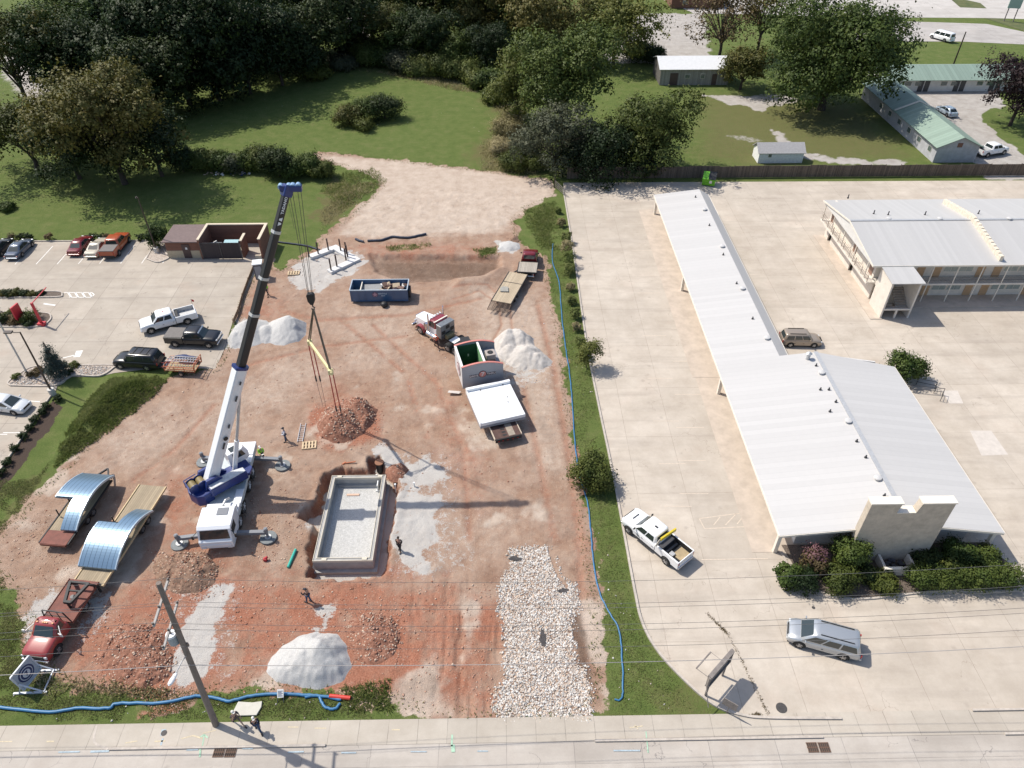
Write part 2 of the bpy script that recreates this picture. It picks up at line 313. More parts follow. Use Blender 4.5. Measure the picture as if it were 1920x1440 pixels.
for path, w in [([(1005, 560), (1040, 700), (1066, 860), (1085, 1000), (1090, 1120)], .35), ([(975, 700), (1010, 860), (1040, 1010)], .35), ([(700, 610), (820, 720), (870, 850), (880, 1010)], .3), ([(640, 600), (760, 700), (800, 820)], .3), ([(400, 760), (330, 840), (250, 900)], .3), ([(850, 560), (900, 545), (935, 570), (940, 610), (915, 655)], .18), ([(850, 540), (915, 535), (955, 570), (960, 615), (935, 660)], .18),
                ([(1070, 620), (1080, 800), (1100, 950)], .4), ([(470, 570), (600, 600), (760, 590), (900, 560)], .35), ([(440, 690), (600, 650), (760, 630)], .3)]:
    d = line_dist(GX, GY, PP(path)); H = H - 0.055 * np.exp(-(d / w) ** 2) * dirt; red = np.maximum(red, 0.45 * np.exp(-(d / (w * 1.6)) ** 2) * (n1 > -.4)); pale *= 1 - .5 * np.exp(-(d / w) ** 2)
H = H * (1 - sstep(GY, 104, 108)) 
grav = np.clip(grav * (1 + .5 * fbm(GX, GY, 1.0, 500, 4)), 0, 1); grav = np.maximum(grav, .42 * soft([(690, 830), (860, 850), (900, 1060), (800, 1090), (720, 1080)], 2.0, .8)); grav = np.maximum(grav, .40 * soft([(300, 1100), (470, 1080), (450, 1290), (310, 1300)], 1.5, .8)); grav = np.maximum(grav, sstep(dP, 0.3, 0.6)); pitw = sstep(dP, -.1, .05) * (1 - sstep(dP, .34, .5)); red = np.maximum(red, .75 * pitw); grav = grav * (1 - .9 * pitw); dark = np.maximum(dark, .18 * pitw)
def flat_attr(me, name, chans):
    a = me.attributes.new(name, 'FLOAT_COLOR', 'POINT'); arr = np.stack([c.ravel() for c in chans], 1).astype(np.float32); a.data.foreach_set('color', arr.ravel())
nx, ny = GX.shape
me = bpy.data.meshes.new('ground')
me.vertices.add(nx * ny); me.vertices.foreach_set('co', np.stack([GX.ravel(), GY.ravel(), H.ravel()], 1).astype(np.float32).ravel())
ii, jj = np.meshgrid(np.arange(nx - 1), np.arange(ny - 1), indexing='ij'); a = (ii * ny + jj).ravel()
quads = np.stack([a, a + ny, a + ny + 1, a + 1], 1); nq = len(quads)
me.loops.add(nq * 4); me.loops.foreach_set('vertex_index', quads.ravel().astype(np.int32))
me.polygons.add(nq); me.polygons.foreach_set('loop_start', np.arange(0, nq * 4, 4, dtype=np.int32)); me.polygons.foreach_set('use_smooth', np.ones(nq, bool)); me.update()
flat_attr(me, 'soil', [dirt, red, pale, grav]); flat_attr(me, 'cover', [dark, weed, dry, pave])
ground = bpy.data.objects.new('ground', me); scene.collection.objects.link(ground); kind(ground)
def ground_z(x, y):
    i = min(max(int(np.searchsorted(gx, x)), 1), nx - 1); j = min(max(int(np.searchsorted(gy, y)), 1), ny - 1); return float(H[i, j])

def ground_material():
    m = bpy.data.materials.new('soil and grass'); m.use_nodes = True; nt = m.node_tree; b = nt.nodes['Principled BSDF']; L = nt.links
    b.inputs['Roughness'].default_value = 0.95; b.inputs['Specular IOR Level'].default_value = 0.15
    geo = nn(nt, 'ShaderNodeNewGeometry').outputs['Position']
    def noise(sc, det=6, rough=.65, vec=geo):
        n = nn(nt, 'ShaderNodeTexNoise'); n.inputs['Scale'].default_value = sc; n.inputs['Detail'].default_value = det; n.inputs['Roughness'].default_value = rough; L.new(vec, n.inputs['Vector']); return n.outputs['Fac']
    def ramp(f, stops):
        r = nn(nt, 'ShaderNodeValToRGB'); e = r.color_ramp.elements
        while len(e) < len(stops): e.new(0.5)
        for k, (p_, c) in enumerate(stops): e[k].position = p_; e[k].color = (*c, 1)
        L.new(f, r.inputs[0]); return r.outputs[0]
    def mix(f, a_, b_, typ='MIX'):
        x = nn(nt, 'ShaderNodeMix', data_type='RGBA', blend_type=typ); x.clamp_result = False
        if isinstance(f, float): x.inputs[0].default_value = f
        else: L.new(f, x.inputs[0])
        L.new(a_, x.inputs[6])
        if isinstance(b_, tuple): x.inputs[7].default_value = (*b_, 1)
        else: L.new(b_, x.inputs[7])
        return x.outputs[2]
    def math_(op, a_, b_=None, c_=None):
        n = nn(nt, 'ShaderNodeMath', operation=op)
        for k, q in enumerate((a_, b_, c_)):
            if q is None: continue
            if isinstance(q, (int, float)): n.inputs[k].default_value = q
            else: L.new(q, n.inputs[k])
        return n.outputs[0]
    a1 = nn(nt, 'ShaderNodeAttribute', attribute_name='soil'); a2 = nn(nt, 'ShaderNodeAttribute', attribute_name='cover')
    s1 = nn(nt, 'ShaderNodeSeparateColor'); L.new(a1.outputs['Color'], s1.inputs[0]); s2 = nn(nt, 'ShaderNodeSeparateColor'); L.new(a2.outputs['Color'], s2.inputs[0])
    edge = noise(1.6, 8, .72); fine = noise(9, 6, .7); big = noise(.12, 5, .6); mid = noise(.55, 7, .7); vfine = noise(28, 4, .7)
    def mask(ch, k=0.9, lo=.38, hi=.62):
        v = math_('ADD', ch, math_('MULTIPLY', math_('SUBTRACT', edge, .5), k))
        v = math_('ADD', v, math_('MULTIPLY', math_('SUBTRACT', fine, .5), k * .7))
        r = nn(nt, 'ShaderNodeMapRange', interpolation_type='SMOOTHSTEP'); r.inputs['From Min'].default_value = lo; r.inputs['From Max'].default_value = hi; L.new(v, r.inputs['Value']); return r.outputs[0]
    # mown grass, lush to worn
    g = ramp(mid, [(.30, (.092, .132, .032)), (.5, (.125, .163, .044)), (.72, (.175, .185, .068))])
    g = mix(math_('MULTIPLY', ramp(fine, [(.35, (0, 0, 0)), (.7, (1, 1, 1))]), .55), g, (.036, .052, .018))
    g = mix(mask(s2.outputs[2], .8, .2, .8), g, ramp(fine, [(.3, (.085, .085, .032)), (.7, (.17, .15, .065))]))
    g = mix(math_('MULTIPLY', ramp(noise(.9, 8, .75), [(.60, (0, 0, 0)), (.70, (1, 1, 1))]), .5), g, (.17, .14, .08))
    # trodden earth
    d = ramp(mid, [(.28, (.245, .150, .103)), (.5, (.365, .238, .168)), (.75, (.47, .35, .265))])
    d = mix(math_('MULTIPLY', ramp(fine, [(.38, (1, 1, 1)), (.62, (0, 0, 0))]), .5), d, (.22, .140, .103))
    d = mix(math_('MULTIPLY', ramp(noise(.28, 8, .72), [(.42, (0, 0, 0)), (.62, (1, 1, 1))]), .45), d, (.42, .325, .26))
    d = mix(math_('MULTIPLY', ramp(noise(.45, 9, .75), [(.52, (0, 0, 0)), (.64, (1, 1, 1))]), .4), d, (.21, .115, .078))
    rd = ramp(fine, [(.3, (.17, .060, .033)), (.5, (.335, .132, .080)), (.75, (.47, .24, .16))])
    d = mix(math_('MULTIPLY', mask(s1.outputs[1], 1.0, .1, .9), .88), d, rd)
    d = mix(math_('MULTIPLY', mask(s1.outputs[2], .8, .1, .9), .9), d, ramp(mid, [(.3, (.41, .325, .26)), (.7, (.57, .48, .40))]))
    gv = ramp(vfine, [(.25, (.27, .25, .23)), (.45, (.44, .415, .385)), (.7, (.58, .555, .525))])
    gv = mix(.25, gv, ramp(mid, [(.3, (.36, .29, .24)), (.7, (.56, .535, .505))]))
    d = mix(mask(a1.outputs['Alpha'], 1.7, .38, .68), d, gv)
    d = mix(math_('MULTIPLY', mask(s2.outputs[0], .6, .2, .9), .8), d, ramp(fine, [(.3, (.07, .045, .032)), (.7, (.15, .098, .07))]))
    # loose stones
    vo = nn(nt, 'ShaderNodeTexVoronoi'); vo.inputs['Scale'].default_value = 3.4; vo.inputs['Randomness'].default_value = 1; L.new(geo, vo.inputs['Vector'])
    st = math_('MULTIPLY', math_('LESS_THAN', vo.outputs['Distance'], .13), math_('GREATER_THAN', edge, .47))
    d = mix(math_('MULTIPLY', st, .75), d, (.50, .41, .34))
    d = mix(mask(s2.outputs[1], 1.0, .4, .6), d, g)
    col = mix(mask(s1.outputs[0], 1.2, .4, .6), g, d)
    mulch = mix(math_('MULTIPLY', math_('GREATER_THAN', s2.outputs[0], .85), 1.0), col, ramp(vfine, [(.3, (.04, .028, .022)), (.7, (.11, .08, .065))])); col = mulch
    pv = ramp(mid, [(.3, (.31, .28, .25)), (.7, (.46, .43, .40))])
    col = mix(mask(a2.outputs['Alpha'], .7, .35, .65), col, pv)
    L.new(col, b.inputs['Base Color'])
    hsum = math_('ADD', math_('MULTIPLY', fine, 1.0), math_('MULTIPLY', vfine, .45)); hsum = math_('ADD', hsum, math_('MULTIPLY', edge, 1.2)); hsum = math_('ADD', hsum, math_('MULTIPLY', st, .3))
    bp = nn(nt, 'ShaderNodeBump'); bp.inputs['Strength'].default_value = .75; bp.inputs['Distance'].default_value = .11; L.new(hsum, bp.inputs['Height']); L.new(bp.outputs[0], b.inputs['Normal'])
    return m
ground.data.materials.append(ground_material())

# ---------------------------------------------------------------- concrete and asphalt
def paving(name, c1, c2, jx=4.6, jy=4.6, ox=0.0, oy=0.0, joint=(.16, .14, .12), jw=.03, crack=.35, panel=.06, stain=.35, streakx=True, stain_col=(.30, .26, .22), warm=None):
    m = bpy.data.materials.new(name); m.use_nodes = True; nt = m.node_tree; b = nt.nodes['Principled BSDF']; L = nt.links
    b.inputs['Roughness'].default_value = 0.85; b.inputs['Specular IOR Level'].default_value = 0.25
    geo = nn(nt, 'ShaderNodeNewGeometry').outputs['Position']
    def noise(sc, det=6, rough=.65, scl=None):
        v = geo
        if scl: mp = nn(nt, 'ShaderNodeMapping'); mp.inputs['Scale'].default_value = scl; L.new(geo, mp.inputs[0]); v = mp.outputs[0]
        n = nn(nt, 'ShaderNodeTexNoise'); n.inputs['Scale'].default_value = sc; n.inputs['Detail'].default_value = det; n.inputs['Roughness'].default_value = rough; L.new(v, n.inputs['Vector']); return n.outputs['Fac']
    def mt(op, a_, b_=None):
        n = nn(nt, 'ShaderNodeMath', operation=op)
        for k, q in enumerate((a_, b_)):
            if q is None: continue
            if isinstance(q, (int, float)): n.inputs[k].default_value = q
            else: L.new(q, n.inputs[k])
        return n.outputs[0]
    def mix(f, a_, b_):
        x = nn(nt, 'ShaderNodeMix', data_type='RGBA')
        if isinstance(f, float): x.inputs[0].default_value = f
        else: L.new(f, x.inputs[0])
        for k, q in ((6, a_), (7, b_)):
            if isinstance(q, tuple): x.inputs[k].default_value = (*q, 1)
            else: L.new(q, x.inputs[k])
        return x.outputs[2]
    def rng_(v, a_, b_, c_=0.0, d_=1.0):
        r = nn(nt, 'ShaderNodeMapRange'); r.inputs[1].default_value = a_; r.inputs[2].default_value = b_; r.inputs[3].default_value = c_; r.inputs[4].default_value = d_; L.new(v, r.inputs[0]); return r.outputs[0]
    sp = nn(nt, 'ShaderNodeSeparateXYZ'); L.new(geo, sp.inputs[0])
    def jt(o, step, off):
        v = mt('DIVIDE', mt('ADD', o, off + 4000.0 * step), step); return mt('MULTIPLY', mt('ABSOLUTE', mt('SUBTRACT', mt('FRACT', v), .5)), step), mt('FLOOR', v)
    wob = mt('MULTIPLY', mt('SUBTRACT', noise(1.5, 3), .5), .05)
    fx, ix = jt(mt('ADD', sp.outputs[0], wob), jx, ox); fy, iy = jt(mt('ADD', sp.outputs[1], wob), jy, oy)
    joint_m = mt('MAXIMUM', mt('GREATER_THAN', fx, jx / 2 - jw), mt('GREATER_THAN', fy, jy / 2 - jw))
    joint_m = mt('MULTIPLY', joint_m, rng_(noise(.8, 5), .35, .6, .35, 1))
    cx = nn(nt, 'ShaderNodeCombineXYZ'); L.new(ix, cx.inputs[0]); L.new(iy, cx.inputs[1])
    wnz = nn(nt, 'ShaderNodeTexWhiteNoise', noise_dimensions='2D'); L.new(cx.outputs[0], wnz.inputs['Vector'])
    base = mix(rng_(noise(.35, 8, .7), .32, .68), c1, c2)
    sc = nn(nt, 'ShaderNodeVectorMath', operation='SCALE'); L.new(base, sc.inputs[0]); L.new(rng_(wnz.outputs['Value'], 0, 1, 1 - panel, 1 + panel), sc.inputs['Scale']); col = sc.outputs[0]
    # tyre-polished and weathered streaks
    s_ = noise(.5, 6, .6, (.16, 1.3, 1) if streakx else (1.3, .16, 1)); col = mix(mt('MULTIPLY', rng_(s_, .5, .72), stain), col, stain_col)
    s2_ = noise(2.6, 8, .75); col = mix(mt('MULTIPLY', rng_(s2_, .62, .74), stain * .8), col, stain_col)
    sp3 = noise(.22, 7, .6); col = mix(mt('MULTIPLY', rng_(sp3, .56, .75), .25), col, warm if warm else (.42, .33, .27))
    vs = nn(nt, 'ShaderNodeTexVoronoi'); vs.inputs['Scale'].default_value = .42; L.new(geo, vs.inputs['Vector']); sd_ = mt('ADD', vs.outputs['Distance'], mt('MULTIPLY', noise(5, 4), .16)); col = mix(mt('MULTIPLY', rng_(sd_, .19, .11), .45), col, stain_col)
    lb = noise(.06, 6, .65); col = mix(mt('MULTIPLY', rng_(lb, .45, .62), .35), col, tuple(c * .8 for c in c1))
    ff = noise(14, 4, .7); col = mix(mt('MULTIPLY', rng_(ff, .3, .7), .12), col, (.2, .18, .16))
    if crack:
        vo = nn(nt, 'ShaderNodeTexVoronoi', feature='DISTANCE_TO_EDGE'); vo.inputs['Scale'].default_value = .3
        dv = nn(nt, 'ShaderNodeVectorMath', operation='ADD'); nz = nn(nt, 'ShaderNodeTexNoise'); nz.inputs['Scale'].default_value = .9; nz.inputs['Detail'].default_value = 6; L.new(geo, nz.inputs['Vector'])
        L.new(geo, dv.inputs[0]); sv = nn(nt, 'ShaderNodeVectorMath', operation='SCALE'); L.new(nz.outputs['Color'], sv.inputs[0]); sv.inputs['Scale'].default_value = 2.2; L.new(sv.outputs[0], dv.inputs[1]); L.new(dv.outputs[0], vo.inputs['Vector'])
        ck = mt('MULTIPLY', mt('LESS_THAN', vo.outputs['Distance'], .006), mt('GREATER_THAN', noise(.14, 3), .56)); col = mix(mt('MULTIPLY', ck, crack), col, joint)
    col = mix(mt('MULTIPLY', joint_m, .7), col, joint)
    L.new(col, b.inputs['Base Color'])
    bp = nn(nt, 'ShaderNodeBump'); bp.inputs['Strength'].default_value = .25; bp.inputs['Distance'].default_value = .02; L.new(mt('SUBTRACT', ff, joint_m), bp.inputs['Height']); L.new(bp.outputs[0], b.inputs['Normal'])
    return m
M_LOT = paving('motel lot concrete', (.43, .37, .305), (.56, .495, .42), 4.4, 7.3, 1.2, 0, joint=(.27, .22, .18), jw=.022, panel=.035, stain_col=(.31, .265, .225), stain=.5, crack=.45, warm=(.52, .40, .32))
M_LOT2 = paving('restaurant lot concrete', (.37, .32, .265), (.47, .415, .35), 4.5, 4.5, joint=(.19, .165, .145), stain_col=(.25, .22, .19), panel=.045, crack=.5, warm=(.42, .28, .2))
M_WALK = paving('sidewalk concrete', (.41, .36, .30), (.50, .45, .385), 2.0, 40, 0, 6, joint=(.17, .15, .13), jw=.02, crack=0, panel=.05)
M_ROAD = paving('road concrete', (.40, .355, .31), (.50, .455, .405), 4.5, 3.6, 0, 1.0, joint=(.20, .18, .17), crack=.7, stain=.5, stain_col=(.29, .255, .225), jw=.02)
M_ASPH = paving('old asphalt', (.36, .335, .31), (.47, .44, .42), 60, 60, crack=.8, panel=0, stain=.5, stain_col=(.22, .21, .2))
M_KERB = mat('kerb concrete', (.44, .39, .34), .85, var=.16, scale=2.5, bump=.15, world=True)
def sheet(name, pts, z, m, label=None):
    o = MB().poly([(x, y, z) for x, y in pts]).build(name, m); kind(o); return o
def kerb(name, pts, w=.15, h=.13, z=0.0, m=None, closed=False):
    mb = MB(); pts = [Vector((p[0], p[1], 0)) for p in pts]; n = len(pts); ring = []
    for i, p in enumerate(pts):
        a_ = pts[(i - 1) % n] if (closed or i) else p; b_ = pts[(i + 1) % n] if (closed or i < n - 1) else p
        d = (b_ - a_).normalized(); s_ = Vector((-d.y, d.x, 0)) * w / 2
        ring.append([p - s_ + Vector((0, 0, z - .05)), p - s_ + Vector((0, 0, z + h)), p + s_ + Vector((0, 0, z + h)), p + s_ + Vector((0, 0, z - .05))])
    if closed: ring.append(ring[0])
    mb.loft(ring, caps=not closed); o = mb.build(name, m or M_KERB); kind(o); return o
def smooth_path(pts, n=6):
    out = []; P_ = [Vector((p[0], p[1], p[2] if len(p) > 2 else 0)) for p in pts]
    for i in range(len(P_) - 1):
        p0 = P_[max(i - 1, 0)]; p1 = P_[i]; p2 = P_[i + 1]; p3 = P_[min(i + 2, len(P_) - 1)]
        for k in range(n):
            t = k / n; out.append(0.5 * ((2 * p1) + (-p0 + p2) * t + (2 * p0 - 5 * p1 + 4 * p2 - p3) * t * t + (-p0 + 3 * p1 - 3 * p2 + p3) * t ** 3))
    out.append(P_[-1]); return out
ZL = 0.045
# restaurant lot to the west
sheet('parking_lot', PP([(-420, 452), (305, 452), (502, 452), (497, 480), (478, 515), (452, 565), (437, 602), (421, 655), (404, 692), (300, 690), (214, 700), (185, 707), (135, 707), (108, 724), (104, 735), (-10, 893), (-420, 1300)]), ZL, M_LOT2)
kerb('kerb', PP([(-420, 454), (-60, 454), (130, 453), (290, 452)]), z=ZL)
kerb('kerb', smooth_path(PP([(103, 733), (56, 800), (-2, 886), (-70, 975)])), z=ZL)
# motel lot, its kerb, and the road in front
kerb_line = smooth_path(PP([(1056, 356), (1076, 480), (1099, 640), (1122, 760), (1143, 860), (1167, 985), (1190, 1110), (1204, 1168), (1232, 1220), (1282, 1275), (1338, 1322), (1392, 1342), (1450, 1347), (1577, 1348)]), 5)
YS, YK = P(700, 1350)[1], P(700, 1397)[1]           # back and front edge of the sidewalk
lot_edge = [(v.x, v.y) for v in kerb_line]
xr = 130.0
sheet('motel_parking_lot', lot_edge + [(P(1577, 1348)[0], YS - .3), (xr, YS - .3), (xr, P(1500, 343)[1]), P(1056, 343)], ZL, M_LOT)
kerb('kerb', kerb_line, w=.17, z=ZL)
kerb('kerb', [(P(1830, 1349)[0], YS - .05), (60, YS - .05)], z=ZL)
sheet('sidewalk', [(-60, YS), (xr, YS), (xr, YK), (-60, YK)], ZL + .008, M_WALK)
sheet('road', [(-200, YK + .05), (200, YK + .05), (200, -12), (-200, -12)], ZL - .012, M_ROAD)
xa = P(640, 1390)[0]; xb = P(1330, 1390)[0]; xc = P(1545, 1390)[0]; xd = P(1890, 1390)[0]
kerb('kerb', smooth_path([(P(178, 1370)[0], YS - .1), (P(180, 1385)[0], YK + .5), (P(205, 1400)[0], YK)], 4), z=ZL - .06, h=.075)
kerb('kerb', [(P(205, 1400)[0] + .1, YK), (xa - 1.0, YK)], z=ZL - .02, h=.12)
kerb('kerb', [(P(1115, 1390)[0], YK), (xc, YK)], z=ZL - .02, h=.12)
kerb('kerb', [(xd, YK), (xr, YK)], z=ZL - .02, h=.12)
# far streets beyond the trees
sheet('far_road', PP([(1600, 38), (1760, 42), (1850, 45), (1930, 62), (2200, 90), (2200, 96), (1930, 84), (1800, 78), (1600, 78)]), .03, M_ASPH)
sheet('far_forecourt', PP([(1500, -60), (2300, -60), (2300, 60), (1930, 36), (1850, 34), (1600, 32), (1300, 25), (1200, -20)]), .026, paving('far forecourt', (.44, .41, .38), (.55, .52, .49), 30, 30, panel=.02, crack=.5))
gm_far = mat('far verge', (.06, .085, .025), .95, col2=(.12, .12, .045), scale=.5, world=True)
sheet('verge', PP([(1775, -8), (1838, 6), (1850, 16), (1800, 14)]), .05, gm_far); sheet('verge', PP([(1845, 34), (1930, 62), (2100, 88), (2100, 60), (1930, 46), (1880, 36)]), .05, gm_far)
# stripes and painted marks (flat paint on the concrete)
PAINT = mat('road paint', (.74, .72, .68), .8, var=.15, scale=6, world=True)
def paint(name, quads, m, z=ZL + .006):
    mb = MB()
    for q in quads: mb.poly([(x, y, z) for x, y in q])
    o = mb.build(name, m); kind(o); return o
def stroke(p0, p1, w): 
    a_ = Vector((*P(*p0), 0)); b_ = Vector((*P(*p1), 0)); d = (b_ - a_).normalized(); s_ = Vector((-d.y, d.x, 0)) * w / 2
    return [tuple((a_ - s_).xy), tuple((b_ - s_).xy), tuple((b_ + s_).xy), tuple((a_ + s_).xy)]
st = []
x0, y0 = P(68, 496); y1 = P(100, 462)[1]
for k in range(-8, 7):
    x = x0 + k * 2.75; st.append([(x - .05, y0), (x + .05, y0), (x + .05, y1), (x - .05, y1)])
st += [stroke((120, 549), (172, 549), .12), stroke((130, 558), (172, 558), .12), stroke((172, 549), (177, 553), .12), stroke((177, 553), (172, 558), .12)] + [stroke((128 + 13 * k, 549), (134 + 13 * k, 558), .2) for k in range(4)]
st += [stroke((144, 670), (150, 658), .7), stroke((118, 672), (142, 666), .15), stroke((52, 752), (75, 754), .12), stroke((82, 570), (104, 573), .25)]
for k in range(4): st.append(stroke((-20 + 26 * k, 815 - 3 * k), (14 + 26 * k, 815 - 3 * k), .1)) if k < 2 else None
paint('parking_stripes', st, PAINT)
faint = mat('worn paint', (.64, .59, .53), .85, var=.1, scale=5, world=True); warm_p = mat('worn yellow paint', (.55, .465, .375), .85, var=.1, scale=5, world=True)
q = [stroke((1190, 1058), (1225, 1050), .08)]
q = [stroke((1311, 973), (1409, 960), .09), stroke((1321, 992), (1420, 987), .09), stroke((1311, 973), (1321, 992), .09), stroke((1338, 985), (1350, 970), .09), stroke((1360, 985), (1380, 964), .09), stroke((1382, 983), (1398, 963), .09), stroke((1190 + 125, 1050), (1440, 1048), .09)]
q += [stroke((1250 + 3 * k, 430 + 62 * k), (1296 + 4 * k, 430 + 62 * k), .08) for k in range(9)]
q += [stroke((1185 + 10 * k, 470 + 80 * k), (1225 + 12 * k, 470 + 80 * k), .08) for k in range(7)]
paint('parking_stripes', q, warm_p)
BL = mat('blue utility paint', (.35, .42, .46), .85, var=.2, scale=8, world=True); GR = mat('green utility paint', (.33, .49, .36), .85, var=.2, scale=8, world=True); YE = mat('yellow utility paint', (.54, .46, .32), .85, var=.2, scale=8, world=True)
paint('utility_marks', [stroke((110, 1411), (150, 1410), .1), stroke((170, 1410), (205, 1409), .14), stroke((305, 1380), (308, 1368), .3), stroke((302, 1398), (306, 1385), .12), stroke((350, 1407), (372, 1406), .1), stroke((455, 1404), (475, 1404), .1), stroke((540, 1411), (570, 1410), .1), stroke((640, 1412), (668, 1412), .1), stroke((770, 1410), (800, 1410), .08), stroke((895, 1409), (915, 1409), .08), stroke((1150, 1408), (1200, 1408), .1)], BL, ZL + .016)
paint('utility_marks', [stroke((375, 1420), (376, 1405), .12), stroke((380, 1400), (383, 1380), .08), stroke((376, 1383), (383, 1378), .1), stroke((390, 1384), (383, 1378), .1), stroke((847, 1400), (848, 1378), .12), stroke((850, 1411), (849, 1397), .25), stroke((1215, 1412), (1211, 1372), .08)], GR, ZL + .016)
paint('utility_marks', [stroke((0, 1391), (24, 1391), .06), stroke((88, 1391), (102, 1391), .1), stroke((235, 1394), (258, 1390), .07), stroke((290, 1391), (310, 1390), .1), stroke((340, 1386), (362, 1380), .07), stroke((362, 1380), (380, 1385), .09), stroke((380, 1376), (405, 1370), .05), stroke((540, 1364), (560, 1364), .07), stroke((590, 1366), (612, 1366), .07), stroke((735, 1369), (750, 1369), .08), stroke((1180, 1365), (1205, 1362), .07), stroke((1190, 1360), (1196, 1368), .06)], YE, ZL + .016)
# patches in the motel lot
MP = mat('pale concrete patch', (.53, .48, .43), .85, var=.08, scale=1.5, world=True)
sheet('concrete_patch', PP([(1818, 808), (1858, 808), (1890, 853), (1840, 855)]), ZL + .006, MP); sheet('concrete_patch', PP([(1765, 733), (1795, 733), (1806, 757), (1780, 757)]), ZL + .006, MP)
WALKTAN = mat('tan walkway concrete', (.47, .395, .325), .85, var=.12, scale=.8, world=True, bump=.1)
# ---------------------------------------------------------------- motel-lot joints full of weeds
# crushed-rock entrance: stones nobody could count
def ico():
    t = (1 + 5 ** .5) / 2
    v = np.array([(-1, t, 0), (1, t, 0), (-1, -t, 0), (1, -t, 0), (0, -1, t), (0, 1, t), (0, -1, -t), (0, 1, -t), (t, 0, -1), (t, 0, 1), (-t, 0, -1), (-t, 0, 1)]) / math.sqrt(1 + t * t)
    f = np.array([(0, 11, 5), (0, 5, 1), (0, 1, 7), (0, 7, 10), (0, 10, 11), (1, 5, 9), (5, 11, 4), (11, 10, 2), (10, 7, 6), (7, 1, 8), (3, 9, 4), (3, 4, 2), (3, 2, 6), (3, 6, 8), (3, 8, 9), (4, 9, 5), (2, 4, 11), (6, 2, 10), (8, 6, 7), (9, 8, 1)]); return v, f
def octa():
    return np.array([(1, 0, 0), (-1, 0, 0), (0, 1, 0), (0, -1, 0), (0, 0, 1), (0, 0, -1)], float), np.array([(0, 2, 4), (2, 1, 4), (1, 3, 4), (3, 0, 4), (2, 0, 5), (1, 2, 5), (3, 1, 5), (0, 3, 5)])
def tri_mesh(name, V, F, mats, mi=None, kindv=None, parent=None, smooth=False):
    me = bpy.data.meshes.new(name); me.vertices.add(len(V)); me.vertices.foreach_set('co', V.astype(np.float32).ravel()); k = F.shape[1]
    me.loops.add(F.size); me.loops.foreach_set('vertex_index', F.astype(np.int32).ravel()); me.polygons.add(len(F)); me.polygons.foreach_set('loop_start', np.arange(0, F.size, k, dtype=np.int32))
    if smooth: me.polygons.foreach_set('use_smooth', np.ones(len(F), bool))
    for q_ in (mats if isinstance(mats, (list, tuple)) else [mats]): me.materials.append(q_)
    if mi is not None: me.polygons.foreach_set('material_index', mi.astype(np.int32))
    me.update(); o = bpy.data.objects.new(name, me); scene.collection.objects.link(o)
    if kindv: kind(o, kindv)
    if parent: o.parent = parent
    return o
def scatter(name, pts, smin, smax, mats, zs=None, shape=octa, kindv='stuff', parent=None, flat=.65):
    v, f = shape(); n = len(pts); pts = np.asarray(pts, float)
    s_ = rng.uniform(0, 1, n) ** 2.2 * (smax - smin) + smin; a_ = rng.uniform(0, 6.28, n)
    J = v[None] * (1 + rng.uniform(-.35, .35, (n, len(v), 3))); sc3 = np.stack([rng.uniform(.75, 1.35, n), rng.uniform(.7, 1.1, n), np.full(n, flat) * rng.uniform(.6, 1.2, n)], 1)
    J = J * (sc3 * s_[:, None])[:, None, :]; c, s2 = np.cos(a_)[:, None], np.sin(a_)[:, None]
    X = J[:, :, 0] * c - J[:, :, 1] * s2 + pts[:, 0:1]; Y = J[:, :, 0] * s2 + J[:, :, 1] * c + pts[:, 1:2]; z0 = pts[:, 2:3] if pts.shape[1] > 2 else 0
    Z = J[:, :, 2] + z0; V = np.stack([X, Y, Z], 2).reshape(-1, 3); F = (f[None] + (np.arange(n) * len(v))[:, None, None]).reshape(-1, 3)
    mi = np.repeat(rng.integers(0, len(mats), n), len(f)); return tri_mesh(name, V, F, mats, mi, kindv, parent)
def sample_poly(pts, n, edge=0.0):
    px = [p[0] for p in pts]; py = [p[1] for p in pts]; out = np.zeros((0, 2))
    while len(out) < n:
        c = np.stack([rng.uniform(min(px) - .5, max(px) + .5, n * 2), rng.uniform(min(py) - .5, max(py) + .5, n * 2)], 1)
        d = poly_dist(c[:, 0], c[:, 1], pts) + .35 * fbm(c[:, 0], c[:, 1], .8, 5, 2); out = np.concatenate([out, c[d > edge * rng.uniform(0, 1, len(c)) ** 2]])
    return out[:n]
def with_z(p, dz=0.0): return np.array([(x, y, ground_z(x, y) + dz) for x, y in p])
ST = [mat('white limestone', (.62, .59, .555), .9, world=True), mat('grey limestone', (.42, .40, .375), .9, world=True), mat('buff limestone', (.50, .43, .37), .9, world=True)]
RB = [mat('red rubble', (.30, .13, .08), .9, world=True), mat('pink rubble', (.43, .26, .19), .9, world=True), mat('buff rubble', (.50, .38, .29), .9, world=True)]
ROCKS = PP([(962, 1030), (1020, 1025), (1035, 1045), (1043, 1080), (1076, 1100), (1080, 1150), (1066, 1170), (1083, 1240), (1096, 1262), (1106, 1300), (1107, 1346), (931, 1346), (931, 1300), (952, 1270), (948, 1180), (937, 1120), (956, 1070)])
rp = sample_poly(ROCKS, 19000, -.5); holes = [P(1018, 1198), P(1058, 1108), P(965, 1048)]
keep = np.ones(len(rp), bool)
for k, (hx, hy) in enumerate(holes): keep &= ((rp[:, 0] - hx) / (.16 if k == 0 else .4)) ** 2 + ((rp[:, 1] - hy) / (.68 if k == 0 else .16)) ** 2 > 1
hl = line_dist(rp[:, 0], rp[:, 1], PP([(1030, 1030), (1045, 1075), (1062, 1100)])); keep &= hl > .17
o = scatter('crushed_rock', with_z(rp[keep], .02), .035, .125, ST + [ST[0], ST[2], RB[2]], kindv='stuff')
tag(o, 'broad strip of pale crushed rock laid as a site entrance', 'crushed rock'); kind(o, 'stuff')
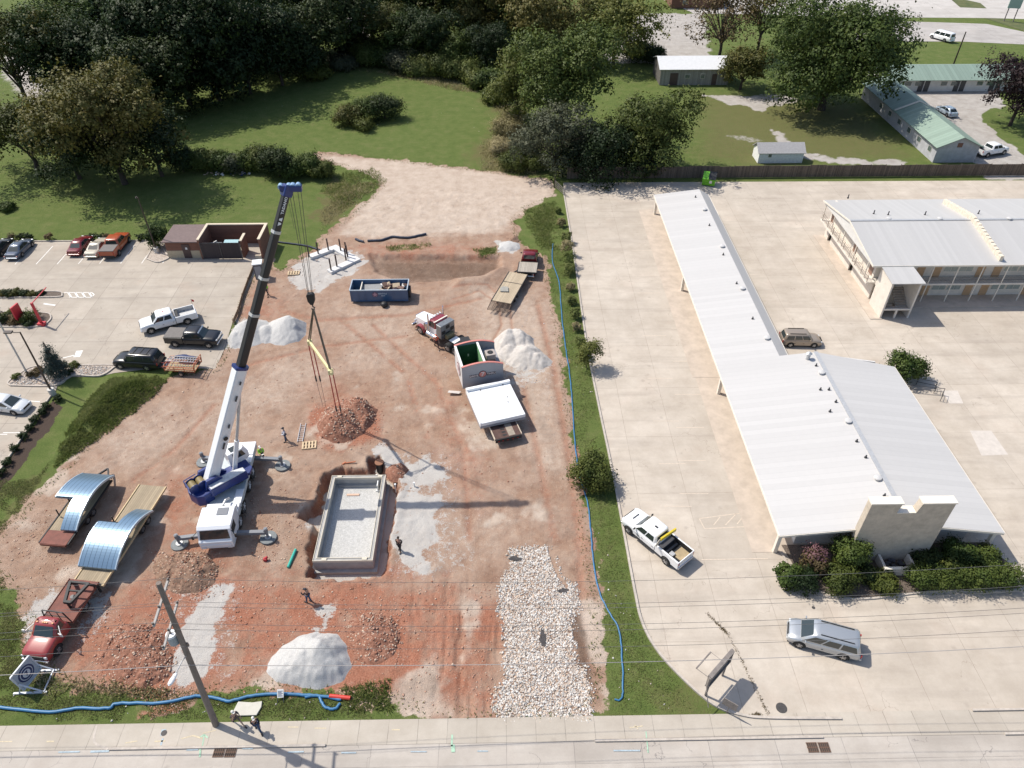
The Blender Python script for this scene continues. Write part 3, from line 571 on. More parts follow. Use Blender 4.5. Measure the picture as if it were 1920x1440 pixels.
FAB = mat('dark filter fabric', (.055, .05, .05), .9, world=True, var=.4, scale=6)
for k, (hx, hy) in enumerate(holes):
    fp = MB(); rx_, ry_ = (.24, .8) if k == 0 else (.5, .22); fp.poly([(rx_ * math.cos(a * .6283) * (1 + .35 * math.sin(a * 2.7 + k)), ry_ * math.sin(a * .6283) * (1 + .3 * math.cos(a * 4.1)), 0) for a in range(10)]); fo = fp.build('filter_fabric', FAB); fo.location = (hx, hy, .07); tag(fo, 'dark filter fabric showing through a gap in the crushed rock', 'fabric sheet', 'gaps in the crushed rock')
rub = []
for poly, n_ in [([(580, 745), (720, 745), (720, 835), (600, 840)], 500), ([(170, 1150), (330, 1150), (330, 1300), (170, 1300)], 750), ([(280, 1030), (420, 1030), (420, 1120), (280, 1130)], 550), ([(640, 1140), (760, 1140), (760, 1250), (650, 1250)], 450), ([(470, 930), (570, 930), (570, 1080), (470, 1060)], 450),
                 ([(440, 1090), (930, 1090), (920, 1330), (440, 1300)], 1300), ([(150, 720), (950, 560), (1050, 900), (200, 1000)], 1300), ([(250, 1290), (370, 1290), (340, 1350), (250, 1350)], 350), ([(0, 1010), (90, 950), (140, 1090), (30, 1130)], 250), ([(450, 600), (560, 480), (690, 455), (700, 480), (560, 560)], 200)]:
    rub.append(sample_poly(PP(poly), n_))
rub = np.concatenate(rub); rub = rub[poly_dist(rub[:, 0], rub[:, 1], DIRT) > 0]
o = scatter('loose_rubble', with_z(rub, .01), .02, .11, RB + [RB[1]]); tag(o, 'loose red and buff rubble strewn over the bare earth', 'rubble')
wp = np.concatenate([sample_poly(PP([(0, 1300), (700, 1300), (700, 1350), (0, 1350)]), 60), sample_poly(PP([(1120, 600), (1100, 900), (1180, 1150), (1300, 1330), (1130, 1330), (1060, 640)]), 70), sample_poly(PP([(560, 300), (1040, 345), (1000, 440), (600, 450)]), 90), sample_poly(PP([(330, 180), (950, 200), (900, 310), (380, 270)]), 40), sample_poly(PP([(950, 560), (1060, 620), (1080, 900), (700, 700)]), 140)])
o = scatter('pale_stones', with_z(wp, .02), .03, .1, ST); tag(o, 'scattered pale stones and litter on the grass and earth', 'loose stones')

# ---------------------------------------------------------------- heaps
def heap(name, label, outline, h, m, cat='gravel pile', group=None, slope=.62, rough=.04, rscale=.5, peaks=None, furrow=0.0, seed=3, z0=0.0, stones=None, step=.11):
    pts = PP(outline) if outline[0][0] > 60 or outline[0][1] > 60 else outline
    c = Vector((sum(p[0] for p in pts) / len(pts), sum(p[1] for p in pts) / len(pts), 0))
    xs = np.arange(min(p[0] for p in pts) - .4, max(p[0] for p in pts) + .4, step); ys = np.arange(min(p[1] for p in pts) - .4, max(p[1] for p in pts) + .4, step)
    X, Y = np.meshgrid(xs, ys, indexing='ij'); d = poly_dist(X, Y, pts) + .18 * fbm(X, Y, 1.1, seed, 3)
    if peaks:
        Z = np.full(X.shape, -9.0)
        for (qx, qy, qh) in peaks:
            wx, wy = P(qx, qy) ; r_ = np.hypot(X - wx, Y - wy); Z = np.maximum(Z, qh - slope * (np.sqrt(r_ ** 2 + .09) - .3))
        Z = np.minimum(Z, d * 1.1)
    else: Z = h * (1 - np.exp(-np.maximum(d, -.3) * slope / h * 1.4))
    Z = np.where(d > 0, Z, np.minimum(d * .8, 0)); f_ = np.clip(d / .5, 0, 1)
    Z = Z + f_ * (rough * fbm(X, Y, rscale, seed + 5, 4) * 2 + .12 * rough * 8 * fbm(X, Y, 1.8, seed + 8, 2))
    if furrow: Z = Z - f_ * furrow * np.exp(-(vnoise(X, Y * .4, 1.3, seed + 2) ** 2) / .02)
    Z = np.maximum(Z, -.12) + z0; n_, k_ = X.shape; ii_, jj_ = np.meshgrid(np.arange(n_ - 1), np.arange(k_ - 1), indexing='ij'); a_ = (ii_ * k_ + jj_).ravel()
    F = np.stack([a_, a_ + k_, a_ + k_ + 1, a_ + 1], 1); keep_ = (d.ravel()[F] > -.12).any(1)
    V = np.stack([X.ravel() - c.x, Y.ravel() - c.y, Z.ravel()], 1); F = F[keep_]; used = np.unique(F); mp = np.zeros(len(V), int); mp[used] = np.arange(len(used))
    o = tri_mesh(name, V[used], mp[F], m, smooth=True); o.location = c; tag(o, label, cat, group)
    if stones:
        s_, n_st, smin, smax = stones; q_ = sample_poly(pts, n_st, .2); zi = []
        for x, y in q_:
            i_ = min(int((x - xs[0]) / step), n_ - 1); j_ = min(int((y - ys[0]) / step), k_ - 1); zi.append((x - c.x, y - c.y, Z[i_, j_]))
        so = scatter('lumps', zi, smin, smax, s_, kindv='stuff', parent=o)
    return o
GRAVEL = mat('crushed limestone', (.37, .36, .345), .95, col2=(.55, .54, .525), scale=16, bump=.6, bscale=22, world=True)
DUST = mat('pale limestone dust', (.42, .385, .35), .95, col2=(.53, .495, .46), scale=3, bump=.35, bscale=14, world=True)
RDIRT = mat('red clay spoil', (.15, .062, .038), .95, col2=(.33, .16, .105), scale=4.5, bump=.9, bscale=9, world=True)
BDIRT = mat('brown clay spoil', (.13, .075, .05), .95, col2=(.30, .19, .13), scale=4.5, bump=.9, bscale=9, world=True)
heap('gravel_pile', 'long two-humped grey gravel pile behind the black boom section', [(425, 640), (432, 622), (470, 598), (510, 602), (545, 594), (574, 606), (575, 622), (560, 640), (520, 652), (490, 648), (465, 656), (432, 652)], 1.5, GRAVEL, peaks=[(543, 618, 1.7), (465, 625, 1.6), (500, 626, 1.0), (445, 635, 1.0)], rough=.045, rscale=.35)
heap('gravel_pile', 'largest grey gravel pile, alone near the front by the sidewalk', [(500, 1258), (505, 1238), (530, 1210), (560, 1192), (595, 1185), (630, 1190), (652, 1212), (656, 1250), (645, 1275), (600, 1292), (560, 1290), (520, 1278)], 1.6, GRAVEL, peaks=[(600, 1232, 1.75), (575, 1240, 1.5), (545, 1252, .9)], rough=.05, rscale=.35, furrow=.06, seed=12)
heap('gravel_pile', 'pale dusty gravel heap with several lobes beside the grey module', [(925, 638), (945, 620), (980, 620), (1000, 635), (1002, 648), (1020, 662), (1038, 682), (1020, 690), (1000, 706), (968, 712), (945, 690), (930, 665)], 1.3, DUST, peaks=[(948, 640, 1.6), (975, 638, 1.5), (985, 668, 1.3), (1005, 675, .9), (955, 660, .9)], rough=.06, rscale=.4, furrow=.1, seed=21)
heap('gravel_pile', 'small low grey gravel heap beside the maroon truck cab', [(934, 468), (936, 456), (955, 451), (974, 457), (976, 468), (955, 472)], .6, GRAVEL, slope=.5)
heap('dirt_pile', 'small dark spoil heap behind the small gravel heap', [(950, 455), (956, 444), (970, 442), (975, 452), (968, 458)], .7, BDIRT, 'dirt pile', rough=.08)
heap('dirt_pile', 'large red rubble heap under the hanging crane slings', [(594, 800), (598, 778), (618, 760), (650, 748), (686, 750), (708, 768), (702, 792), (684, 810), (656, 828), (625, 832), (602, 822)], 1.3, [RDIRT], 'dirt pile', slope=.5, rough=.1, peaks=[(630, 800, 1.5), (672, 768, 1.5), (650, 785, 1.2), (690, 790, .8)], seed=33, stones=(RB, 1500, .03, .15))
heap('dirt_pile', 'brown earth heap just in front of the white crane cab', [(286, 1062), (300, 1042), (340, 1034), (385, 1036), (410, 1060), (404, 1095), (370, 1112), (320, 1112), (292, 1092)], 1.1, [BDIRT], 'dirt pile', slope=.45, rough=.12, seed=41, stones=(RB, 900, .03, .12))
heap('dirt_pile', 'wide red clay heap between the red truck and the utility pole', [(182, 1238), (190, 1200), (225, 1172), (275, 1168), (310, 1190), (330, 1230), (318, 1270), (270, 1292), (215, 1282)], 1.2, [RDIRT], 'dirt pile', slope=.42, rough=.13, seed=45, stones=(RB, 1300, .03, .13))
heap('dirt_pile', 'low red rubble heap right of the largest gravel pile', [(650, 1200), (652, 1165), (690, 1148), (735, 1155), (752, 1195), (740, 1230), (700, 1245), (665, 1235)], .8, [RDIRT], 'dirt pile', slope=.35, rough=.1, seed=48, stones=(RB, 900, .03, .13))
heap('dirt_pile', 'small orange clay heap beside the rusty lid at the pit corner', [(724, 882), (730, 870), (752, 868), (766, 882), (756, 900), (735, 898)], .6, [RDIRT], 'dirt pile', rough=.1, seed=52, stones=(RB, 150, .03, .09))
# ================================================================ BUILDINGS
WROOF = wave_mat('white ribbed metal roof', (.50, .485, .47), (.41, .40, .39), 1.65, 'Y', rough=.5, var=.05, width=.10, amt=.32)
MROOF = wave_mat('pale metal roof', (.46, .448, .435), (.41, .40, .39), 2.2, 'X', rough=.5, var=.05, width=.08, amt=.35)
CREAM = mat('cream stucco', (.66, .60, .525), .9, var=.08, scale=1.2, bump=.3, bscale=18)
CREAM2 = mat('buff chimney stucco', (.50, .43, .345), .95, var=.14, scale=1.6, bump=.7, bscale=14)
PALEW = mat('pale painted wall', (.62, .60, .57), .85, var=.06, scale=1.5)
TRIM = mat('cream trim', (.72, .66, .57), .7, var=.05, scale=3)
GLASS = mat('dark window glass', (.10, .13, .13), .08, spec=.8)
GLASSC = mat('curtained window glass', (.26, .30, .28), .12, spec=.7, col2=(.36, .39, .36), scale=1.5)
DOOR_T = mat('tan door paint', (.47, .30, .17), .6, var=.08, scale=3)
STEEL = mat('dark grey steel', (.07, .07, .075), .5, .4)
GALV = mat('galvanised metal', (.50, .50, .50), .5, .4, var=.1, scale=6)
DARKG = mat('dark recess', (.05, .045, .04), .9)
VENTM = mat('pale roof vent', (.52, .51, .50), .5)
def vents(parent, pts, r=.32, h=.28):
    for x, y, z in pts:
        mb = MB(); rings = []
        for rr, hh in ((r * .7, -.1), (r * .7, h * .45), (r, h * .5), (r * .92, h * .8), (r * .5, h), (.02, h * 1.05)):
            rings.append([(x + rr * math.cos(a * math.pi / 7), y + rr * math.sin(a * math.pi / 7), z + hh) for a in range(14)])
        mb.loft(rings); mb.build('roof_vent', VENTM, parent, smooth=40)
def pipes(parent, pts, r=.06, h=.35):
    for x, y, z in pts: MB().cyl((x, y, z - .1), (x, y, z + h), r, n=8).cyl((x, y, z - .02), (x, y, z + .06), r * 1.9, n=8).build('vent_pipe', STEEL, parent)

# ---- the office building with its long roofed wing (the white roofs on the right)
EZ, RX, RZ = 2.8, 32.15, 4.05
y_back, y_mid, y_fr = 98.0, 59.1, 36.75
LX = 22.1
def zl(x): return EZ + (x - LX) * (RZ - EZ) / (RX - LX)
B = thing('motel_office', 'low office building with long white ribbed metal roof, open wing and stucco chimney wall', 'building', (RX, y_mid, 0))
def L3(x, y, z): return (x - RX, y - y_mid, z)
W = MB(); t = .10
W.slab(L3(LX, y_fr, EZ), L3(RX, y_fr, RZ), L3(RX, y_mid, RZ), L3(LX, y_mid, EZ), t)
W.slab(L3(LX, y_mid, EZ), L3(28.5, y_mid, zl(28.5)), L3(28.5, y_back, zl(28.5)), L3(LX, y_back, EZ), t)
W.build('roof_west', WROOF, B)
W = MB(); W.slab(L3(RX + .01, y_fr, RZ), L3(40.3, y_fr, EZ), L3(40.3, y_mid - 1.0, EZ), L3(RX + .01, y_mid, RZ), t); W.build('roof_east', WROOF, B)
W = MB(); W.slab(L3(28.52, y_mid + .02, zl(28.5)), L3(29.95, y_mid + .02, 2.75), L3(29.95, y_back, 2.75), L3(28.52, y_back, zl(28.5)), .08); W.build('wing_roof_east', MROOF, B)
W = MB()
W.beam(L3(RX, y_fr - .02, RZ + .02), L3(RX, y_mid + .02, RZ + .02), .42, .05); W.build('ridge_cap', GALV, B)
W = MB()
W.beam(L3(LX - .03, y_fr, EZ - .12), L3(LX - .03, y_back, EZ - .12), .06, .2); W.beam(L3(LX, y_fr - .03, EZ - .13), L3(RX, y_fr - .03, RZ - .13), .06, .2); W.beam(L3(RX, y_fr - .03, RZ - .13), L3(40.3, y_fr - .03, EZ - .13), .06, .2)
W.beam(L3(40.33, y_fr, EZ - .12), L3(40.33, y_mid - 1, EZ - .12), .06, .2); W.beam(L3(29.98, y_mid + .1, 2.65), L3(29.98, y_back, 2.65), .06, .2); W.beam(L3(LX, y_back + .03, EZ - .13), L3(28.5, y_back + .03, zl(28.5) - .13), .06, .2)
W.build('fascia', TRIM, B)
W = MB(); fy = 38.1
W.xprism([(24.3 - RX, 0), (38.6 - RX, 0), (38.6 - RX, EZ + .1), (RX - RX, RZ - .13), (24.3 - RX, zl(24.3) - .13)], fy - y_mid, fy + .2 - y_mid)
W.bb(24.3 - RX, 24.5 - RX, fy + .2 - y_mid, -.3, 0, zl(24.3) - .13); W.bb(38.4 - RX, 38.6 - RX, fy + .2 - y_mid, -1.6, 0, EZ + .05)
W.xprism([(24.3 - RX, 0), (38.6 - RX, 0), (38.6 - RX, EZ + .05), (0, RZ - .13), (24.3 - RX, zl(24.3) - .13)], -.3, -.1)
W.build('wall', PALEW, B)
W = MB(); W.bb(24.6 - RX, 24.8 - RX, .4, y_back - 1 - y_mid, 0, zl(24.6) - .13); W.bb(29.3 - RX, 29.5 - RX, .4, y_back - 1 - y_mid, 0, 2.7); W.bb(24.8 - RX, 29.3 - RX, y_back - 1.2 - y_mid, y_back - 1 - y_mid, 0, 2.8); W.build('wing_wall', CREAM, B)
for yy in (97.4, 77.0, 57.4, 37.3):
    MB().bb(22.3 - RX, 22.62 - RX, yy - .16 - y_mid, yy + .16 - y_mid, 0, zl(22.5) - .12).build('post', TRIM, B, bevel=.01)
for yy in (37.2, 47.5, 56.5): MB().bb(39.8 - RX, 40.1 - RX, yy - .15 - y_mid, yy + .15 - y_mid, 0, EZ - .08).build('post', TRIM, B, bevel=.01)
# chimney wall: two towers joined by a lower saddle
W = MB(); c0, c1 = 28.0, 34.5
W.xprism([(c0 - RX, 0), (c1 - RX, 0), (c1 - RX, 7.05), (31.95 - RX, 7.05), (31.75 - RX, 6.0), (30.25 - RX, 6.0), (30.4 - RX, 7.05), (c0 - RX, 7.05)], 36.25 - y_mid, 36.9 - y_mid)
ch = W.build('chimney_wall', CREAM2, B, bevel=.03)
W = MB(); W.bb(c0 - .06 - RX, 30.46 - RX, 36.19 - y_mid, 36.96 - y_mid, 7.05, 7.17); W.bb(31.89 - RX, c1 + .06 - RX, 36.19 - y_mid, 36.96 - y_mid, 7.05, 7.17); W.bb(30.27 - RX, 31.73 - RX, 36.21 - y_mid, 36.94 - y_mid, 6.0, 6.08); W.build('coping', TRIM, ch)
for yy in (42, 46, 50, 54): 
    f_ = MB().bb(24.24 - RX, 24.3 - RX, yy - y_mid, yy + 1.6 - y_mid, 1.0, 2.2).build('window', TRIM, B); MB().bb(24.21 - RX, 24.24 - RX, yy + .08 - y_mid, yy + 1.52 - y_mid, 1.08, 2.12).build('pane', GLASS, f_)
def at_roof(px, py, z=3.6):
    x, y = P(px, py, z); 
    for _ in range(4):
        z = zl(x) if x < RX else RZ - (x - RX) * (RZ - EZ) / (40.3 - RX); x, y = P(px, py, z)
    return L3(x, y, z)
vents(B, [at_roof(*q_) for q_ in ((1321, 394), (1354, 463), (1392, 542), (1438, 635), (1540, 700), (1590, 791), (1645, 898))], .34)
W = MB(); q_ = at_roof(1514, 673); W.cyl(q_, (q_[0], q_[1], q_[2] + .7), .2, n=12).cyl((q_[0], q_[1], q_[2] + .7), (q_[0], q_[1], q_[2] + .9), .32, .1, n=12); W.build('flue', GALV, B, smooth=40)
pipes(B, [at_roof(*q_) for q_ in ((1530, 686), (1554, 731), (1567, 754), (1556, 772), (1606, 828), (1623, 858), (1411, 598), (1381, 532), (1330, 423), (1356, 478), (1304, 370), (1658, 930), (1538, 731), (1663, 935))], .07, .28)
sheet('walkway', [(20.3, 60), (24.3, 60), (24.3, 98.8), (20.3, 98.8)], ZL + .02, WALKTAN); sheet('walkway', [(20.6, 37.2), (24.3, 37.2), (24.3, 59.96), (20.6, 59.96)], ZL + .02, WALKTAN)
# step rail at the east door
def rail(name, label, pts, h=.9, r=.03, mids=1):
    o = thing(name, label, 'railing', (pts[0][0], pts[0][1], 0)); b = Vector((pts[0][0], pts[0][1], 0)); mb = MB(); V_ = [Vector((p[0], p[1], 0)) - b for p in pts]
    for k in range(1, mids + 2): mb.tube([v + Vector((0, 0, h * k / (mids + 1))) for v in V_], r, 6)
    mb.build('rails', STEEL, o)
    for v in V_: MB().cyl(v, v + Vector((0, 0, h)), r, n=6).build('post', STEEL, o)
rail('hand_railing', 'dark metal railing nearest the round shrub by the office roof', PP([(1717, 722), (1752, 729), (1750, 738)])); rail('hand_railing', 'dark metal railing in front of the other one by the office', PP([(1704, 735), (1766, 741), (1762, 753)]))

# ---- the two-storey motel block
M0 = (44.9, 75.3)
B = thing('motel_block', 'two storey cream motel block with pale gable roof, gallery and stair tower', 'building', (M0[0], M0[1], 0))
X1 = 112.0
def Q(x, y, z): return (x - M0[0], y - M0[1], z)
W = MB(); ye0, ye1, yr, ze, zr, xg = 73.7, 90.7, 82.2, 5.35, 6.75, 43.5
W.slab(Q(xg, ye0, ze), Q(X1, ye0, ze), Q(X1, yr, zr), Q(xg, yr, zr), .12); W.build('roof_front', MROOF, B)
W = MB(); W.slab(Q(xg, yr + .01, zr), Q(X1, yr + .01, zr), Q(X1, ye1, ze), Q(xg, ye1, ze), .12); W.build('roof_back', MROOF, B)
W = MB(); W.beam(Q(xg, yr, zr + .03), Q(X1, yr, zr + .03), .35, .05); W.build('ridge_cap', GALV, B)
W = MB(); g = [(ye0 + .35, ze - .32), (ye1 - .35, ze - .32), (ye1 - .35, ze - .08), (yr, zr - .14), (ye0 + .35, ze - .08)]
W.add([Q(xx, y, z) for xx in (43.62, 43.8) for y, z in g], [(0, 1, 2, 3, 4), (9, 8, 7, 6, 5)] + [(k, (k + 1) % 5, 5 + (k + 1) % 5, 5 + k) for k in range(5)]); W.build('gable_panel', PALEW, B)
W = MB(); W.beam(Q(xg - .02, ye0, ze - .1), Q(xg - .02, yr, zr - .1), .05, .22); W.beam(Q(xg - .02, yr, zr - .1), Q(xg - .02, ye1, ze - .1), .05, .22); W.beam(Q(xg, ye0 - .03, ze - .1), Q(X1, ye0 - .03, ze - .1), .05, .2); W.build('fascia', TRIM, B)
W = MB(); W.bb(.005, .18, .21, 15.0, 2.72, 5.5); W.bb(.19, X1 - M0[0], 0, .2, 0, 2.47); W.bb(.005, X1 - M0[0], 0, .2, 2.72, 5.3); W.bb(.19, X1 - M0[0], 14.8, 15.0, 0, 5.3)
W.build('wall', CREAM, B)
W = MB()   # lower end wall with dark openings left free
for a_, b_ in ((-.6, 5.2), (6.2, 13.0), (14.0, 15.2)): W.bb(0, .18, a_, b_, 0, 2.45)
for a_, b_ in ((5.2, 6.2), (13.0, 14.0)): W.bb(0, .18, a_, b_, 2.1, 2.45)
W.bb(1.6, 1.75, -.6, 15, 0, 2.45); W.build('end_wall', CREAM, B)
W = MB(); W.bb(-.1, X1 - M0[0], -1.45, 0, 2.48, 2.7); W.bb(-1.2, -.002, -1.0, 15.2, 2.48, 2.7); W.build('gallery_floor', CREAM, B)
W = MB(); W.bb(.0, X1 - M0[0], -2.6, -.01, 0.05, .14); W.bb(-1.4, -.01, -4.9, 15.4, .05, .12); W.build('plinth_walk', WALKTAN, B)
W = MB()
for k in range(3): W.tube([Q(43.78, 74.4, 2.75 + .32 * (k + 1)), Q(43.78, 90.4, 2.75 + .32 * (k + 1))], .02, 6)
for y in np.arange(74.4, 90.5, .2): W.beam(Q(43.78, y, 2.72), Q(43.78, y, 3.7), .012, .012)
for y in np.arange(74.4, 90.5, 1.95): W.beam(Q(43.78, y, 2.7), Q(43.78, y, 3.75), .05, .05)
W.build('gallery_railing', mat('brown railing paint', (.22, .17, .14), .6), B)
for y in (75.4, 79.2, 83.0, 86.8, 90.1): MB().bb(-1.13, -1.03, y - M0[1], y + .1 - M0[1], 2.7, 5.0).build('gallery_post', TRIM, B)
W = MB()
for k in range(2): W.tube([Q(48.4, 73.95, 3.15 + .55 * k), Q(X1, 73.95, 3.15 + .55 * k)], .02, 6)
for x in np.arange(48.5, X1, .16): W.beam(Q(x, 73.95, 2.72), Q(x, 73.95, 3.7), .014, .014)
W.build('front_railing', STEEL, B)
for x in np.arange(50.9, X1, 2.95): MB().bb(x - M0[0], x + .1 - M0[0], -1.42, -1.32, 0.14, 5.2).build('gallery_post', TRIM, B)
xs_ = 49.9
for r_ in range(9):
    for fl in (0.14, 2.72):
        bx = xs_ + r_ * 7.3 - (.5 if fl < 1 else 0)
        for dx in (0.0, 2.0):
            d_ = MB().bb(bx + dx - M0[0], bx + dx + .95 - M0[0], -.05, -.003, fl, fl + 2.08).build('door', DOOR_T, B); MB().bb(bx + dx + .80 - M0[0], bx + dx + .86 - M0[0], -.10, -.052, fl + 1.0, fl + 1.06).build('handle', GALV, d_)
        for dx in (3.25, 5.1):
            f_ = MB().bb(bx + dx - .06 - M0[0], bx + dx + 1.66 - M0[0], -.06, -.003, fl + .78, fl + 2.02).build('window', TRIM, B); MB().bb(bx + dx - M0[0], bx + dx + .8 - M0[0], -.075, -.062, fl + .84, fl + 1.96).bb(bx + dx + .84 - M0[0], bx + dx + 1.6 - M0[0], -.075, -.062, fl + .84, fl + 1.96).build('pane', GLASSC, f_)
for yy in (75.8, 80.9, 88.9): MB().bb(-.05, .0, yy - M0[1], yy + .95 - M0[1], 2.72, 4.8).build('door', mat('brown door paint', (.25, .15, .11), .6), B)
# fire wall stepping over the roof
W = MB()
n_ = 22
for k in range(n_):
    y0_ = 74.3 + k * (88.8 - 74.3) / n_; y1_ = 74.3 + (k + 1) * (88.8 - 74.3) / n_; ym = (y0_ + y1_) / 2; zb = zr - abs(ym - yr) * (zr - ze) / (yr - ye0)
    W.bb(58.55 - M0[0], 58.95 - M0[0], y0_ - M0[1] + .002, y1_ - M0[1], zb - .3, zb + .62)
W.build('fire_wall', mat('weathered cream block', (.66, .58, .47), .95, var=.15, scale=3, bump=.4), B, bevel=.02)
# stair tower
W = MB(); tx0, tx1, ty0, ty1 = 44.65, 48.1, 70.6, 73.8
W.bb(tx0 - M0[0], tx0 + .2 - M0[0], ty0 - M0[1], ty1 - M0[1], 0.05, 4.9); W.bb(tx1 - .2 - M0[0], tx1 - M0[0], ty0 - M0[1], ty1 - M0[1], .05, 4.9); W.bb(tx0 + .2 - M0[0], tx1 - .2 - M0[0], ty1 - .15 - M0[1], ty1 - M0[1], .05, 2.4)
W.bb(tx0 + .2 - M0[0], tx1 - .2 - M0[0], ty0 - M0[1], ty0 + .15 - M0[1], 1.15, 1.35); W.bb(46.3 - M0[0], 46.5 - M0[0], ty0 - M0[1], ty0 + .2 - M0[1], .05, 1.15)
W.build('stair_tower', CREAM, B)
W = MB(); W.slab(Q(tx0 - .12, ty0 - .15, 4.92), Q(tx1 + .3, ty0 - .15, 4.92), Q(tx1 + .1, ty1 + .1, 5.28), Q(tx0 - .12, ty1 + .1, 5.28), .1); W.build('tower_roof', MROOF, B)
W = MB()
for k in range(8): W.bb(46.5 - M0[0], 47.85 - M0[0], 71.4 + k * .27 - M0[1], 71.68 + k * .27 - M0[1], 1.2 + k * .18, 1.28 + k * .18)
for k in range(7): W.bb(44.9 - M0[0], 46.3 - M0[0], 73.3 - k * .27 - M0[1], 73.58 - k * .27 - M0[1], .1 + k * .17, .18 + k * .17)
W.bb(44.85 - M0[0], 47.9 - M0[0], 70.75 - M0[1], 71.4 - M0[1], 1.15, 1.2)
W.build('stairs', mat('worn stair concrete', (.40, .35, .30), .9, var=.1), B)
def at_mroof(px, py):
    z = 6.0
    for _ in range(5): x, y = P(px, py, z); z = zr - abs(y - yr) * (zr - ze) / (yr - ye0)
    return Q(x, y, z)
vents(B, [at_mroof(1666, 411), at_mroof(1762, 411), at_mroof(1892, 411)], .33, .24); pipes(B, [at_mroof(*q_) for q_ in ((1638, 401), (1665, 403), (1734, 403), (1834, 401), (1590, 371))], .07, .5)

# ---- wooden fence behind the lots
WOODF = wave_mat('weathered fence boards', (.125, .098, .078), (.035, .028, .022), 7.0, 'X', rough=.95, var=.38, width=.10)
fx0, fx1, fy0 = P(1062, 332)[0], 100.0, 109.6
B = thing('wooden_fence', 'long weathered brown board fence across the back of the motel lot', 'fence', (fx0, fy0, 0))
W = MB(); xk = 0.0; k = 0
while xk < fx1 - fx0:
    w_ = 2.4; hh = 1.95 + .05 * math.sin(k * 1.7) + random.uniform(-.04, .04); W.bb(xk, xk + w_ - .006, 0, .03, .03, hh); xk += w_; k += 1
W.build('boards', WOODF, B)
W = MB(); [W.bb(0, fx1 - fx0, .035, .11, z, z + .09) for z in (.4, 1.5)]; W.build('rails', WOODF, B)
W = MB(); [W.bb(k * 2.4, k * 2.4 + .1, .112, .2, 0, 2.0) for k in range(int((fx1 - fx0) / 2.4))]; kind(W.build('posts', WOODF, B), 'stuff')

# ---- rubbish enclosure and brick store at the restaurant lot
BRICK = wave_mat('red brown brick', (.20, .095, .065), (.11, .06, .045), 13, 'Z', rough=.95, var=.22, width=.14)
TANB = mat('tan block base', (.42, .35, .25), .95, var=.1, scale=3); BROWNR = mat('brown flat roof', (.17, .125, .118), .9, var=.1, scale=2); BROWND = mat('dark brown metal', (.075, .045, .042), .55)
GATEM = wave_mat('dark gate slats', (.035, .026, .030), (.015, .012, .014), 6, 'X', rough=.7, var=.2, width=.2)
CAPM = mat('cream coping stone', (.62, .52, .40), .9, var=.08)
E0 = (-44.1, 86.0); B = thing('brick_store', 'small brown brick store with flat roof and door beside the restaurant lot', 'building', (E0[0], E0[1], 0))
MB().bb(0, 4.3, 0, 4.3, 1.15, 2.42).build('wall', BRICK, B); MB().bb(-.04, 4.3, -.04, 4.34, 0, 1.15).build('base_course', TANB, B)
MB().bb(-.25, 4.42, -.28, 4.55, 2.42, 2.56).build('roof', BROWNR, B, bevel=.02)
d_ = MB().bb(2.1, 3.1, -.09, -.045, .05, 2.05).build('door', BROWND, B); MB().bb(2.55, 2.8, -.115, -.092, 1.35, 1.65).build('notice', mat('white notice', (.7, .7, .68), .6), d_)
B = thing('rubbish_enclosure', 'roofless brick rubbish enclosure with cream coping and dark double gate', 'enclosure', (-39.8, 85.6, 0))
W = MB(); W.bb(.42, 8.3, 4.15, 4.4, 0, 2.85); W.bb(8.05, 8.3, .1, 4.148, 0, 2.85); W.bb(5.55, 5.78, .32, 2.3, 0, 2.5); W.bb(.18, .42, .0, 4.4, 0, 2.85); W.build('wall', BRICK, B)
W = MB(); W.bb(.14, 8.36, 4.1, 4.45, 2.85, 2.97); W.bb(8.0, 8.36, .05, 4.098, 2.85, 2.97); W.bb(.14, .46, .0, 4.098, 2.85, 2.97); W.bb(5.5, 5.83, .3, 2.35, 2.5, 2.6); W.build('coping', CAPM, B)
MB().bb(.46, 2.95, -.05, .04, .15, 2.4).build('gate', GATEM, B); MB().bb(3.0, 5.5, -.05, .04, .15, 2.4).build('gate', GATEM, B)
W = MB(); [W.bb(x, x + .1, -.1, -.052, 0, 2.5) for x in (.4, 2.9, 5.5)]; W.bb(.42, 5.6, -.02, .02, 2.41, 2.47); W.build('gate_frame', STEEL, B)
MB().bb(7.2, 8.0, .1, .3, 0.05, .5).build('block_step', CAPM, B)
B = thing('rubbish_skip', 'dark skip with pale blue lid inside the brick enclosure', 'dumpster', (-36.0, 87.2, 0))
MB().prism([(-.9, -.75), (.9, -.75), (.9, .75), (-.9, .75)], .1, 1.35).build('bin', mat('grey skip paint', (.10, .12, .14), .6), B, bevel=.03); MB().slab((-.95, -.85, 1.36), (.95, -.85, 1.36), (.95, .8, 1.62), (-.95, .8, 1.62), .05).build('lid', mat('pale blue plastic', (.30, .48, .52), .5), B)
B = thing('rubbish_skip', 'dark skip with open lid and loose pipes inside the brick enclosure', 'dumpster', (-38.2, 87.4, 0))
MB().bb(-.8, .8, -.7, .7, .1, 1.2).build('bin', mat('grey skip paint', (.10, .12, .14), .6), B, bevel=.03); MB().cyl((-.7, -.4, 1.3), (.8, -.3, 1.4), .08).cyl((-.4, .1, 1.3), (.3, .3, 1.6), .1).build('scrap_pipes', GALV, B)

